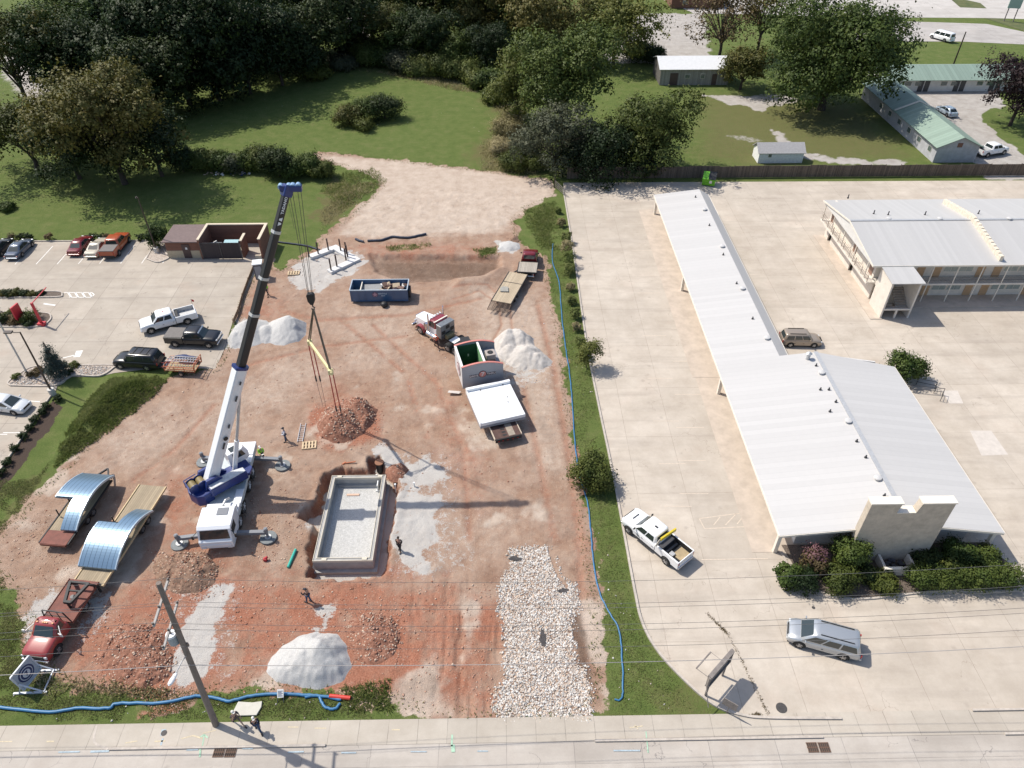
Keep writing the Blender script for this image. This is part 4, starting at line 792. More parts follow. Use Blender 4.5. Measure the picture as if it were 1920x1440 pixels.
# ---- green-roofed motel and sheds beyond the fence
GROOF = wave_mat('green metal roof', (.23, .305, .245), (.10, .17, .125), 1.4, 'Y', rough=.55, var=.12, width=.08, amt=.5)
GROOFX = wave_mat('green metal roof across', (.22, .29, .24), (.10, .17, .13), 1.4, 'X', rough=.55, var=.12, width=.08, amt=.5)
GWALL = mat('pale grey painted block', (.42, .42, .44), .9, var=.14, scale=1.2)
def gable(name, label, x0, x1, y0, y1, ez, rz_, mr, mw, axis='Y', oh=.4, wins=(), doors=(), rot=0.0, gl=GLASS, md=None, cat='building', ridge_off=0.0):
    """walls x0..x1, y0..y1; ridge along axis; wins/doors: (side, position along the side, width, z0, z1)"""
    B = thing(name, label, cat, (x0, y0, 0), rot); a_, b_ = x1 - x0, y1 - y0
    if axis == 'Y':
        c = a_ / 2 + ridge_off; sl = (rz_ - ez) / c
        W = MB(); W.slab((-oh, -oh, ez - sl * oh), (c, -oh, rz_), (c, b_ + oh, rz_), (-oh, b_ + oh, ez - sl * oh), .1); sl2 = (rz_ - ez) / (a_ - c); W.slab((c + .01, -oh, rz_), (a_ + oh, -oh, ez - sl2 * oh), (a_ + oh, b_ + oh, ez - sl2 * oh), (c + .01, b_ + oh, rz_), .1); W.build('roof', mr, B)
        W = MB(); W.xprism([(0, 0), (a_, 0), (a_, ez - .12), (c, rz_ - .14), (0, ez - .12)], 0, .15); W.xprism([(0, 0), (a_, 0), (a_, ez - .12), (c, rz_ - .14), (0, ez - .12)], b_ - .15, b_); W.bb(0, .15, .151, b_ - .151, 0, ez - .12); W.bb(a_ - .15, a_, .151, b_ - .151, 0, ez - .12); W.build('wall', mw, B)
    else:
        c = b_ / 2 + ridge_off; sl = (rz_ - ez) / c; W = MB(); W.slab((-oh, -oh, ez - sl * oh), (a_ + oh, -oh, ez - sl * oh), (a_ + oh, c, rz_), (-oh, c, rz_), .1); sl2 = (rz_ - ez) / (b_ - c); W.slab((-oh, c + .01, rz_), (a_ + oh, c + .01, rz_), (a_ + oh, b_ + oh, ez - sl2 * oh), (-oh, b_ + oh, ez - sl2 * oh), .1); W.build('roof', mr, B)
        W = MB(); W.bb(0, a_, 0, .15, 0, ez - .12); W.bb(0, a_, b_ - .15, b_, 0, ez - .12)
        for xx in (0, a_ - .15): W.add([(xx + q_, y, z) for q_ in (0, .15) for y, z in ((.151, 0), (b_ - .151, 0), (b_ - .151, ez - .12), (c, rz_ - .14), (.151, ez - .12))], [(0, 1, 2, 3, 4), (9, 8, 7, 6, 5)] + [(k, (k + 1) % 5, 5 + (k + 1) % 5, 5 + k) for k in range(5)])
        W.build('wall', mw, B)
    for (s_, p_, w_, z0, z1), nm in [(q_, 'window') for q_ in wins] + [(q_, 'door') for q_ in doors]:
        bx = {'S': (p_, p_ + w_, -.05, -.003), 'W': (-.05, -.003, p_, p_ + w_), 'E': (a_ + .003, a_ + .05, p_, p_ + w_)}[s_]
        f_ = MB().bb(*bx, z0, z1).build(nm, TRIM if nm == 'window' else (md or BROWND), B)
        if nm == 'window':
            g_ = {'S': (p_ + .06, p_ + w_ - .06, -.07, -.052), 'W': (-.07, -.052, p_ + .06, p_ + w_ - .06), 'E': (a_ + .052, a_ + .07, p_ + .06, p_ + w_ - .06)}[s_]; MB().bb(*g_, z0 + .06, z1 - .06).build('pane', gl, f_)
    return B
a0 = P(1748, 305); a1 = P(1826, 305); yb = P(1632, 190)[1]
GB = gable('green_roof_motel', 'long low motel wing with green metal roof running away from the board fence', a0[0], a0[0] + (a1[0] - a0[0]), a0[1], yb + 2, 2.9, 4.4, GROOF, GWALL, 'Y', .5, wins=[('W', 1.5 + 4 * k, 1.2, 1.1, 2.0) for k in range(6)], doors=[('E', 2 + 5 * k, 1, 0, 2.1) for k in range(6)])
W = MB(); aw = a1[0] - a0[0]
for yy in (16.0,): W.beam((-.5, yy, 2.95), (aw / 2, yy, 4.5), .35, .14); W.beam((aw / 2, yy, 4.5), (aw + .5, yy, 2.95), .35, .14)
W.build('parapet', CREAM, GB); MB().bb(aw / 2 - .35, aw / 2 + .45, -.06, -.003, 2.6, 3.3).build('louvre', mat('rust louvre', (.2, .1, .07), .8), GB)
b0 = P(1655, 172); b1 = P(2120, 172)
gable('green_roof_motel', 'far green-roofed motel wing lying crosswise behind the gravel court', b0[0], b1[0], b0[1], b0[1] + 8.5, 2.7, 3.9, GROOFX, PALEW, 'X', .9, wins=[('S', 2.4 + 7.2 * k + d, 1.3, 1.1, 2.0) for k in range(8) for d in (1.6, 3.6)], doors=[('S', .8 + 7.2 * k + d, 1.0, 0, 2.1) for k in range(8) for d in (0, 6.0)], md=STEEL)
SHM = mat('white sheet roof', (.66, .66, .66), .5, var=.05, scale=2); c0_ = P(1236, 160); c1_ = P(1364, 160); OLDW = wave_mat('weathered board siding', (.30, .28, .25), (.12, .11, .1), 5, 'X', rough=.95, var=.3, width=.1)
gable('long_shed', 'long weathered wooden shed with bright white sheet roof under the trees', c0_[0], c1_[0], c0_[1], c0_[1] + 8, 3.3, 4.6, SHM, OLDW, 'X', .35, wins=[('S', 5.0, 1.1, 1.4, 2.2), ('S', 8.2, .9, 1.3, 2.3)], doors=[('S', 10.6, 1.0, 0, 2.2), ('S', 2.0, 1.6, 0, 2.4)])
s0 = P(1422, 309); s1 = P(1506, 309)
gable('garden_shed', 'small white garden shed with grey shingle roof behind the board fence', s0[0], s1[0], s0[1] + .6, s0[1] + 3.8, 1.9, 2.9, mat('grey shingles', (.34, .33, .33), .95, var=.12, scale=5, bump=.3), mat('white painted boards', (.74, .74, .72), .8, var=.1, scale=3), 'X', .25, wins=[('S', 1.5, .6, 1, 1.6)])
t0 = P(1258, 16); gable('distant_house', 'dark brick house at the very top edge beyond the trees', t0[0], t0[0] + 14, t0[1], t0[1] + 10, 3, 5, mat('grey shingles', (.34, .33, .33), .95), BRICK, 'X', .5, wins=[('S', 3, 1.4, 1, 2)])
# ================================================================ VEHICLES (local +x forward, z = 0 on the ground)
TYRE = mat('tyre rubber', (.022, .021, .02), .85); RIM = mat('alloy rim', (.45, .45, .46), .35, .8); CHROME = mat('chrome', (.62, .62, .64), .15, 1.0); BLK = mat('black plastic', (.018, .018, .019), .55)
CGLASS = mat('car glass', (.025, .035, .035), .05, spec=.9); LAMP_W = mat('headlamp lens', (.62, .64, .66), .1, spec=.8); LAMP_R = mat('red lamp lens', (.35, .02, .02), .2); UNDER = mat('underbody black', (.012, .012, .012), .9)
def paintm(name, c, rough=.28, metal=0.0): return mat(name, c, rough, metal, coat=.6)
def wheel(parent, x, y, r=.37, w=.26, rim=RIM, dual=False, steer=0.0):
    s = 1 if y > 0 else -1; rings = []
    prof = [(-w / 2, r * .62), (-w / 2, r * .93), (-w * .36, r), (w * .36, r), (w / 2, r * .93), (w / 2, r * .62)]
    for yy, rr in prof: rings.append([(x + rr * math.cos(a * math.pi / 12), y + yy, r + rr * math.sin(a * math.pi / 12)) for a in range(24)])
    t_ = MB().loft(rings).build('wheel', TYRE, parent, smooth=40)
    mb = MB(); yo = y + s * (w / 2 - .015); mb.disc((x, yo, r), r * .62, 'y', 20, t=.03)
    for k in range(5):
        a = k * 2 * math.pi / 5; mb.beam((x, yo + s * .02, r), (x + r * .56 * math.cos(a), yo + s * .02, r + r * .56 * math.sin(a)), .05, .07)
    mb.disc((x, yo + s * .035, r), r * .16, 'y', 10, t=.03); mb.build('rim', rim, t_); return t_
def body_loft(stn, W, zb):
    rings = []
    for x, zt, k in stn:
        hw = W / 2 * k; m_ = zb + .58 * (zt - zb)
        h = [(-hw * .93, zb), (-hw, zb + .12), (-hw, m_), (-hw * .975, zt - .09), (-hw * .90, zt - .015), (-hw * .5, zt + .012)]
        rings.append([(x, y, z) for y, z in h] + [(x, -y, z) for y, z in h[::-1]])
    return MB().loft(rings)
def greenhouse(parent, mp, xfb, xrb, xft, xrt, hwb, hwt, zb, zr, sides, rear=True, front=True, roof_mat=None, cab_name='cabin', glass=CGLASS, ridge=.03):
    def ring(xf, xr, hw, z, c=.14): return [(xf, -.78 * hw, z), (xf, .78 * hw, z), (xf - c, hw, z), (xr + c, hw, z), (xr, .78 * hw, z), (xr, -.78 * hw, z), (xr + c, -hw, z), (xf - c, -hw, z)]
    z1 = zr - .07
    rings = [ring(xfb, xrb, hwb, zb - .05), ring(xfb, xrb, hwb, zb), ring(xft, xrt, hwt, z1), ring(xft - .1, xrt + .07, hwt - .09, zr - .01), ring(xft - .35, xrt + .3, hwt - .35, zr + ridge)]
    cab = MB().loft(rings).build(cab_name, mp, parent, smooth=50)
    def S(v): return (xfb + (xft - xfb) * v, xrb + (xrt - xrb) * v, hwb + (hwt - hwb) * v, zb + (z1 - zb) * v)
    def pane(q, off): return MB().slab(*[tuple(Vector(p) + Vector(off)) for p in q], .008).build('window', glass, cab)
    if front:
        a, b = S(.06), S(.93); MB().slab(*[(s_[0] + .012, sg * .80 * s_[2], s_[3]) for s_, sg in ((a, -1), (a, 1), (b, 1), (b, -1))], .01).build('windscreen', glass, cab)
    if rear:
        a, b = S(.12), S(.88); MB().slab(*[(s_[1] - .012, sg * .78 * s_[2], s_[3]) for s_, sg in ((a, -1), (a, 1), (b, 1), (b, -1))], .01).build('rear_window', glass, cab)
    for u0, u1 in sides:
        for sg in (-1, 1):
            a, b = S(.10), S(.88); q = []
            for s_, u in ((a, u0), (a, u1), (b, u1), (b, u0)):
                xa, xb = s_[0] - .16, s_[1] + .16; q.append((xa + (xb - xa) * u, sg * (s_[2] + .008), s_[3]))
            V_ = [Vector(p) for p in q]; n = Vector((0, sg * .008, 0)); mb = MB(); mb.add([p for p in V_] + [p - n for p in V_], [(0, 1, 2, 3), (7, 6, 5, 4), (0, 4, 5, 1), (1, 5, 6, 2), (2, 6, 7, 3), (3, 7, 4, 0)]); mb.build('side_window', glass, cab)
    return cab
def lights(p, F, Rr, hw, zf, zr_, tall=False, grille=True, gm=BLK, gw=.55, bump=BLK, zbump=.38):
    bw0 = bump is CHROME or bump is BLK
    for s in (-1, 1):
        MB().box((F - (.06 if tall and bump is not None and bw0 else .14), s * hw * .70, zf), (.14, hw * .30, .12)).build('headlight', LAMP_W, p, bevel=.02)
        MB().box((Rr + .02, s * hw * .88, zr_), (.07, .14, .34 if tall else .16)).build('tail_light', LAMP_R, p, bevel=.015)
    if grille: MB().box((F - .01, 0, zf - .03), (.05, hw * 2 * gw * .9, .22)).build('grille', gm, p, bevel=.02)
    bw = 1.86 if bump is CHROME or bump is BLK else 1.5; MB().box((F - (.0 if bw > 1.6 else .06), 0, zbump + .02), (.16, hw * bw, .2)).build('front_bumper', bump, p, bevel=.05); MB().box((Rr - .02, 0, zbump + .05), (.16, hw * 1.86, .2)).build('rear_bumper', bump, p, bevel=.05)
def mirrors(p, x, hw, z, m):
    for s in (-1, 1): MB().box((x, s * (hw + .12), z), (.10, .20, .16)).beam((x, s * (hw - .02), z - .03), (x, s * (hw + .06), z - .02), .04, .04).build('mirror', m, p, bevel=.02)
def sides(p, hw, xs, z0, z1, m):
    for xa, xb in xs:
        for s in (-1, 1):
            d = MB().bb(xa + .01, xb - .01, s * hw - .01 if s > 0 else -hw - .008, hw + .008 if s > 0 else -hw + .01, z0, z1).build('door', m, p, bevel=.004); MB().box((xb + .14 if xb < xa else xa + .15, s * (hw + .018), z1 - .08), (.16, .03, .035)).build('door_handle', BLK, d)
def arches(p, xs, hw, r, zc):
    for x in xs:
        for s in (-1, 1):
            mb = MB(); pts = [(x + r * 1.2 * math.cos(a * math.pi / 10), zc + r * 1.15 * math.sin(a * math.pi / 10)) for a in range(11)] + [(x - r * 1.2, zc - r * .35), (x + r * 1.2, zc - r * .35)]
            mb.xprism(pts, s * hw - .015, s * hw + .015); mb.build('wheel_arch', UNDER, p)
def place(fpx, rpx, side, wb, tw, lift=0):
    a, b = Vector(P(*fpx)), Vector(P(*rpx)); d = (a - b).normalized(); n = Vector((-d.y, d.x)) * (-1 if side == 'L' else 1); c = (a + b) / 2 + n * tw / 2
    return (c.x, c.y, ZL + lift), math.atan2(d.y, d.x)
def car(name, label, cat, loc, rz, mp, style='sedan', rim=RIM, group=None, rack=False):
    t = thing(name, label, cat, loc, rz, group)
    S_ = dict(sedan=(4.75, 1.82, 1.44, 2.75), coupe=(4.7, 1.80, 1.36, 2.7), hatch=(4.5, 1.78, 1.48, 2.68), minivan=(5.12, 1.98, 1.76, 3.05), suv=(5.2, 2.0, 1.92, 3.0), wagon=(4.48, 1.76, 1.62, 2.6), van=(5.6, 2.0, 2.05, 3.4))[style]
    Lc, Wc, Hc, wb = S_; fo = .93 if style != 'van' else .85; F = wb / 2 + fo; Rr = F - Lc; r = .34 if style in ('sedan', 'coupe', 'hatch', 'wagon') else .39; zb = .24 if r < .36 else .32
    belt = dict(sedan=.93, coupe=.90, hatch=.95, minivan=1.06, suv=1.14, wagon=1.0, van=1.2)[style]; hood = belt - .05 if style != 'suv' else belt - .02
    tall = style in ('minivan', 'suv', 'wagon', 'van')
    st = [(F, zb + .22, .70), (F - .04, zb + .42, .83), (F - .22, hood - .17, .93), (F - .55, hood - .06, .99), (F - 1.0, hood, 1.0), (0, belt, 1.0), (Rr + .8, belt + .01, 1.0)]
    if tall: st += [(Rr + .2, belt + .01, .98), (Rr + .05, belt - .05, .93), (Rr, belt - .3, .88)]
    else: st += [(Rr + .35, belt - .0, .97), (Rr + .08, belt - .06, .90), (Rr, belt - .35, .82)]
    b = body_loft(st, Wc, zb).build('body', mp, t, smooth=50)
    hw = Wc / 2
    xfb = {'sedan': F - 1.15, 'coupe': F - 1.35, 'hatch': F - .95, 'minivan': F - .85, 'suv': F - 1.4, 'wagon': F - 1.15, 'van': F - .75}[style]
    xft = xfb - {'sedan': .85, 'coupe': .85, 'hatch': .95, 'minivan': .85, 'suv': .55, 'wagon': .45, 'van': .6}[style]
    xrb = Rr + {'sedan': .75, 'coupe': .85, 'hatch': .35, 'minivan': .06, 'suv': .08, 'wagon': .08, 'van': .06}[style]; xrt = xrb + {'sedan': .75, 'coupe': .9, 'hatch': .6, 'minivan': .25, 'suv': .25, 'wagon': .22, 'van': .1}[style]
    sd = [(.02, .47), (.51, .93)] if style != 'coupe' else [(.03, .62), (.66, .95)]
    if tall: sd = [(.01, .30), (.335, .63), (.665, .97)]
    greenhouse(t, mp, xfb, xrb, xft, xrt, hw * .94, hw * .74 if not tall else hw * .80, belt - .02, Hc, sd)
    lights(t, F, Rr, hw, zb + .42, belt - (.28 if not tall else .2), tall, bump=mp, zbump=zb + .12)
    mirrors(t, xfb - .35, hw * .95, belt + .05, mp)
    dl = (F - 1.3, (F - 1.3 + Rr + 1.2) / 2, Rr + 1.2); sides(t, hw, [(dl[1], dl[0]), (dl[2], dl[1])], zb + .1, zb + .56 * (belt - zb), mp)
    arches(t, (wb / 2, -wb / 2), hw, r, r); [wheel(t, x, y, r, .24, rim) for x in (wb / 2, -wb / 2) for y in (-hw + .09, hw - .09)]
    if rack:
        for s in (-1, 1): MB().beam((xft - .4, s * hw * .6, Hc + .05), (xrt + .4, s * hw * .6, Hc + .05), .05, .05).build('roof_rail', BLK, t)
        for k in range(3 if rack == 2 else 0): MB().beam((xft - .7 - .75 * k, -hw * .6, Hc + .065), (xft - .7 - .75 * k, hw * .6, Hc + .065), .06, .03).build('rack_bar', BLK, t)
    MB().bb(Rr + .1, F - .1, -hw * .85, hw * .85, zb - .08, zb + .02).build('underbody', UNDER, t)
    return t
def pickup(name, label, cat, loc, rz, mp, wb=3.9, crew=True, rim=RIM, bed='open', bump=CHROME, H=1.92, bedm=None, grille=BLK, r=.41):
    t = thing(name, label, cat, loc, rz); F = wb / 2 + .98; Lc = wb + 2.15; Rr = F - Lc; Wc = 2.04; hw = Wc / 2; zb = .42; hood = 1.24; belt = 1.27
    xfb = F - 1.35; xcab = xfb - (2.45 if crew else 1.75); xft = xfb - .62
    st = [(F, .72, .80), (F - .03, 1.0, .90), (F - .15, 1.14, .97), (F - .5, hood - .03, 1.0), (xfb, hood + .03, 1.0), (xcab + .3, belt, 1.0), (xcab + .02, belt, 1.0)]
    body_loft(st, Wc, zb).build('body', mp, t, smooth=50)
    greenhouse(t, mp, xfb, xcab + .02, xft, xcab + .16, hw * .95, hw * .80, belt - .02, H, [(.02, .48), (.53, .96)] if crew else [(.03, .94)])
    bm = bedm or mp; mb = MB(); x0, x1 = Rr, xcab - .03
    if bed != 'none':
        for s in (-1, 1):
            mb.bb(x0, x1, min(s * hw, s * (hw - .14)), max(s * hw, s * (hw - .14)), zb + .08, 1.30)
        mb.bb(x1 - .08, x1, -hw + .142, hw - .142, .7, 1.30); mb.build('bed', mp, t, bevel=.03)
        MB().bb(x0 + .08, x1 - .09, -hw + .143, hw - .143, .72, .80).build('bed_floor', BLK if bed != 'grey' else GALV, t)
        MB().bb(x0 - .01, x0 + .07, -hw + .143, hw - .143, zb + .2, 1.29).build('tailgate', mp, t, bevel=.02)
        if bed == 'open' or bed == 'grey':
            m_ = BLK if bed == 'open' else GALV
            for s in (-1, 1): MB().bb(x0 + .05, x1 - .1, min(s * (hw - .15), s * (hw - .144)), max(s * (hw - .15), s * (hw - .144)), .8, 1.31).build('bed_liner', m_, t)
        if bed == 'cover': MB().box(((x0 + x1) / 2, 0, 1.33), (x1 - x0 - .02, 1.9, .05)).build('bed_cover', mat('grey vinyl cover', (.16, .145, .135), .8, var=.1), t, bevel=.02)
    lights(t, F, Rr, hw, .98, 1.05, True, gm=grille, bump=bump, zbump=.5, gw=.75)
    mirrors(t, xfb - .25, hw * .98, belt + .1, BLK)
    sides(t, hw, [((xfb - .1 + xcab + .1) / 2, xfb - .1), (xcab + .1, (xfb - .1 + xcab + .1) / 2)] if crew else [(xcab + .1, xfb - .1)], zb + .12, .92, mp)
    arches(t, (wb / 2, -wb / 2), hw, r, r + .04); [wheel(t, x, y, r, .28, rim) for x in (wb / 2, -wb / 2) for y in (-hw + .08, hw - .08)]
    MB().bb(Rr + .1, F - .2, -hw * .8, hw * .8, zb - .1, zb + .06).build('chassis', UNDER, t)
    for s in (-1, 1): MB().box(((xfb + xcab) / 2, s * (hw + .02), .42), (1.8, .14, .05)).build('running_board', BLK, t)
    return t, Rr, xcab, F
WHITE = paintm('white car paint', (.78, .78, .78)); BLACKP = mat('black car paint', (.010, .011, .015), .3, coat=.25); SILV = paintm('silver car paint', (.42, .44, .46), .3, .5); TANP = paintm('tan car paint', (.34, .28, .22), .32, .3)
GREYP = paintm('slate grey car paint', (.07, .09, .13), .25, .3); MAROON = paintm('dark red car paint', (.16, .012, .016), .25, .1); BEIGE = paintm('cream car paint', (.52, .47, .38), .3, .1); ORANGE = paintm('orange truck paint', (.34, .065, .018), .35); REDP = paintm('faded red truck paint', (.27, .028, .028), .45)
YEL = mat('yellow plastic', (.62, .47, .03), .5); PLY = mat('plywood', (.36, .28, .17), .85, var=.15, scale=3); NAVY = mat('navy tarp', (.02, .035, .11), .6)

# white crew pickup on the motel lot
loc, rz = place((1176, 1000), (1248, 1060), 'L', 4.2, 2.05); t, Rr, xc, F = pickup('pickup_truck', 'white crew pickup with yellow tube rack behind the cab, alone on the motel lot', 'pickup truck', loc, rz, WHITE, wb=4.1)
MB().box((F - .75, -.0, 1.29), (.07, .75, .03)).build('bonnet_vent', BLK, t); MB().box((xc + .85, 0, 1.955), (.3, .16, .05)).build('roof_vent', BLK, t)
mb = MB(); mb.beam((xc - .25, -1.15, 1.75), (xc - .25, .75, 2.0), .14, .3); mb.build('tube_rack', YEL, t); MB().beam((xc - .25, .77, 2.0), (xc - .25, 1.25, 1.55), .05, .4).build('rack_plate', BEIGE, t)
MB().bb(Rr + .12, Rr + 1.1, -.8, .35, .80, .84).build('plywood_sheet', PLY, t)
mb = MB(); mb.bb(xc - .6, xc - .15, -.8, .8, .81, 1.15); mb.cyl((xc - .95, -.7, .95), (xc - .95, .7, .98), .09); mb.build('tool_box', mat('dark tool box', (.06, .06, .065), .5), t, bevel=.02); MB().bb(Rr + .9, Rr + 1.3, .2, .6, .8, 1.0).build('crate', GALV, t, bevel=.02)
mb = MB(); mb.add([(.75, 1.032, .62), (1.1, 1.032, .62), (1.35, 1.032, .86), (.95, 1.032, .9)], [(0, 1, 2, 3)]); mb.build('door_logo', mat('grey decal', (.25, .26, .27), .5), t)
# silver minivan, tan wagon
loc, rz = place((1497, 1215), (1576, 1237), 'L', 3.05, 1.9); car('minivan', 'silver minivan with roof rails on the open concrete near the road', 'minivan', loc, rz, SILV, 'minivan', rack=1)
loc, rz = place((1524, 653), (1481, 652), 'R', 2.6, 1.7); car('small_wagon', 'tan boxy wagon parked behind the office roof', 'car', loc, rz, TANP, 'wagon', rack=1)
# restaurant lot
loc, rz = place((286, 627), (354, 609), 'L', 4.0, 2.05); t, Rr, xc, F = pickup('pickup_truck', 'white crew pickup with grey bed and red flag at its tailgate', 'pickup truck', loc, rz, WHITE, wb=4.0, bed='grey')
MB().cyl((Rr + .05, -.9, 1.2), (Rr + .05, -.9, 2.1), .02, n=6).build('flag_pole', BLK, t); MB().slab((Rr - .02, -.9, 2.05), (Rr - .25, -.75, 1.9), (Rr - .2, -.78, 1.65), (Rr + .02, -.9, 1.75), .01).build('flag', mat('red cloth', (.5, .03, .03), .8), t); MB().bb(xc - .45, xc - .1, -.8, .8, .8, 1.2).build('tool_box', BLK, t, bevel=.02); MB().cyl((Rr + .5, .75, .95), (Rr + 1.2, .75, .95), .14, n=12).build('tyre_roll', BLK, t)
MB().box((xc + 1.0, 0, 1.96), (.2, .12, .04)).build('roof_badge', mat('red cloth', (.5, .03, .03), .8), t)
loc, rz = place((393, 654), (331, 652), 'R', 3.8, 2.05); t, Rr, xc, F = pickup('pickup_truck', 'black pickup with grey bed cover and silver windscreen strip', 'pickup truck', loc, rz, BLACKP, wb=3.8, bed='cover', grille=CHROME)
MB().slab((F - 1.35 - .50, -.78, 1.85), (F - 1.35 - .50, .78, 1.85), (F - 1.35 - .585, .76, 1.95), (F - 1.35 - .585, -.76, 1.95), .02).build('sun_strip', mat('silver strip', (.6, .62, .65), .3, .4), t)
loc, rz = place((216, 692), (290, 697), 'L', 3.0, 1.95); car('suv', 'black sport utility vehicle with roof rack towing the ladder trailer', 'car', loc, rz, BLACKP, 'suv', rack=2)
a_ = Vector(P(342, 705)); hd = math.atan2(P(300, 700)[1] - P(375, 704)[1], P(300, 700)[0] - P(375, 704)[0])
t = thing('utility_trailer', 'small orange utility trailer piled with ladders and a navy tarp', 'trailer', (a_.x, a_.y + .95, 0.02), hd)
OR_ = mat('orange trailer steel', (.42, .12, .05), .6, var=.1); mb = MB(); mb.bb(-1.6, 1.7, -.9, .9, .55, .62); mb.build('bed_floor', PLY, t)
mb = MB(); [mb.beam((-1.6, s * .92, z), (1.7, s * .92, z), .06, .06) for s in (-1, 1) for z in (.6, .85, 1.15)]; [mb.beam((x, s * .92, .5), (x, s * .92, 1.18), .05, .05) for s in (-1, 1) for x in (-1.6, -.5, .6, 1.7)]; [mb.beam((x, -.92, z), (x, .92, z), .06, .06) for x in (-1.6, 1.7) for z in (.6, 1.15)]; mb.beam((-1.62, -.92, .6), (-1.75, -.92, 1.6), .06, .06); mb.beam((-1.62, .92, .6), (-1.75, .92, 1.6), .06, .06); mb.beam((-1.75, -.92, 1.6), (-1.75, .92, 1.6), .06, .06); mb.build('frame', OR_, t)
mb = MB(); mb.beam((1.7, .7, .58), (3.0, 0, .58), .08, .1); mb.beam((1.7, -.7, .58), (3.0, 0, .58), .08, .1); mb.build('drawbar', BLK, t); [wheel(t, -.1, s * 1.02, .32, .2, RIM) for s in (-1, 1)]
tl = a_; LADR = mat('red fibreglass ladder rail', (.45, .08, .07), .5); ALU = mat('aluminium', (.66, .67, .69), .35, .6); 
def ladder(name, label, loc, rz, L=4.0, w=.42, rail_m=ALU, z=0.0, tilt=0.0, group=None, parent=None, rx=0.0):
    t_ = thing(name, label, 'ladder', (loc[0], loc[1], z), rz, group)
    for s in (-1, 1): MB().beam((-L / 2, s * w / 2, .05), (L / 2, s * w / 2, .05), .035, .085).build('rail', rail_m, t_)
    mb = MB(); n = int(L / .3); [mb.cyl((-L / 2 + .15 + k * .3, -w / 2, .05), (-L / 2 + .15 + k * .3, w / 2, .05), .02, n=6) for k in range(n)]; mb.build('rungs', ALU, t_); t_.rotation_euler = (rx, tilt, rz); return t_
c_ = (a_.x, a_.y + .95)
def off(c, a, x, y): return (c[0] + x * math.cos(a) - y * math.sin(a), c[1] + x * math.sin(a) + y * math.cos(a))
ladder('ladder', 'red railed ladder on the outer side of the trailer load', off(c_, hd, .15, .62), hd, 3.7, .45, LADR, 1.15, rx=R(-48)); ladder('ladder', 'bare aluminium ladder lying on top of the trailer load', off(c_, hd, -.1, .1), hd, 3.4, .45, ALU, 1.42); ladder('ladder', 'white railed ladder lying behind the others on the trailer', off(c_, hd, 0, -.35), hd, 3.2, .4, mat('white ladder rail', (.7, .66, .6), .5), 1.36)
mb = MB(); rings = []
for i in range(7):
    x = -1.2 + i * .38; r_ = .28 * (1 - .5 * abs((i - 3) / 3) ** 2); rings.append([(x, -.72 + r_ * 1.2 * math.cos(a * math.pi / 5) + .05 * math.sin(i * 2 + a), 1.25 + r_ * (.8 + .3 * math.sin(i + a)) * math.sin(a * math.pi / 5)) for a in range(10)])
o = mb.loft(rings).build('tarp_bundle', NAVY, None, smooth=60); o.location = (*c_, .0); o.rotation_euler = (0, 0, hd); tag(o, 'navy tarp bundle lying along the back of the trailer load', 'tarp')
o = MB().bb(-1.45, -.3, -.85, -.45, .66, 1.32).build('tool_box', mat('brown tool box', (.10, .07, .06), .5), None, bevel=.03); o.location = (*c_, 0.02); o.rotation_euler = (0, 0, hd); tag(o, 'brown box at the tail of the ladder trailer', 'box')
loc, rz = place((41, 781), (-27, 772), 'R', 2.7, 1.7); car('hatchback', 'white and silver hatchback by the mulch bed at the left edge', 'car', loc, rz, paintm('pale silver paint', (.60, .62, .64), .3, .2), 'hatch')
def stall(px, py, L): x, y = P(px, py); return (x, y + L / 2 - .1, ZL)
for nm, lb, px, py, m_, st_ in (('sedan', 'black sedan cut by the left edge in the back parking row', -14, 488, BLACKP, 'sedan'), ('sedan', 'slate grey sedan leftmost of the whole cars in the back row', 25, 489, GREYP, 'sedan'), ('sedan', 'dark red sedan beside the cream coupe in the back row', 141, 482, MAROON, 'sedan'), ('coupe', 'cream coupe between the red sedan and the orange pickup', 173, 486, BEIGE, 'coupe')):
    l_ = stall(px, py, 4.75); Lc = 4.75; car(nm, lb, 'car', l_, R(90), m_, st_)
l_ = stall(206, 487, 5.6); pickup('pickup_truck', 'orange pickup with grey bed cover in the back row', 'pickup truck', l_, R(90), ORANGE, wb=3.5, bed='cover', crew=True, bump=BLK)
# beyond the fence
loc, rz = place((1850, 296), (1880, 291), 'L', 3.6, 2.0); pickup('pickup_truck', 'white pickup backed under the green-roofed motel eave', 'pickup truck', loc, rz + math.pi, WHITE, wb=3.5, bed='open')
loc, rz = place((1745, 71), (1768, 80), 'L', 3.4, 1.9); car('van', 'white passenger van on the far street beyond the trees', 'van', loc, R(118), WHITE, 'van')
x, y = P(1773, 214); car('sedan', 'pale blue car parked behind the green-roofed motel wing', 'car', (x, y, ZL), R(100), paintm('pale blue paint', (.40, .47, .53), .3, .3), 'hatch')

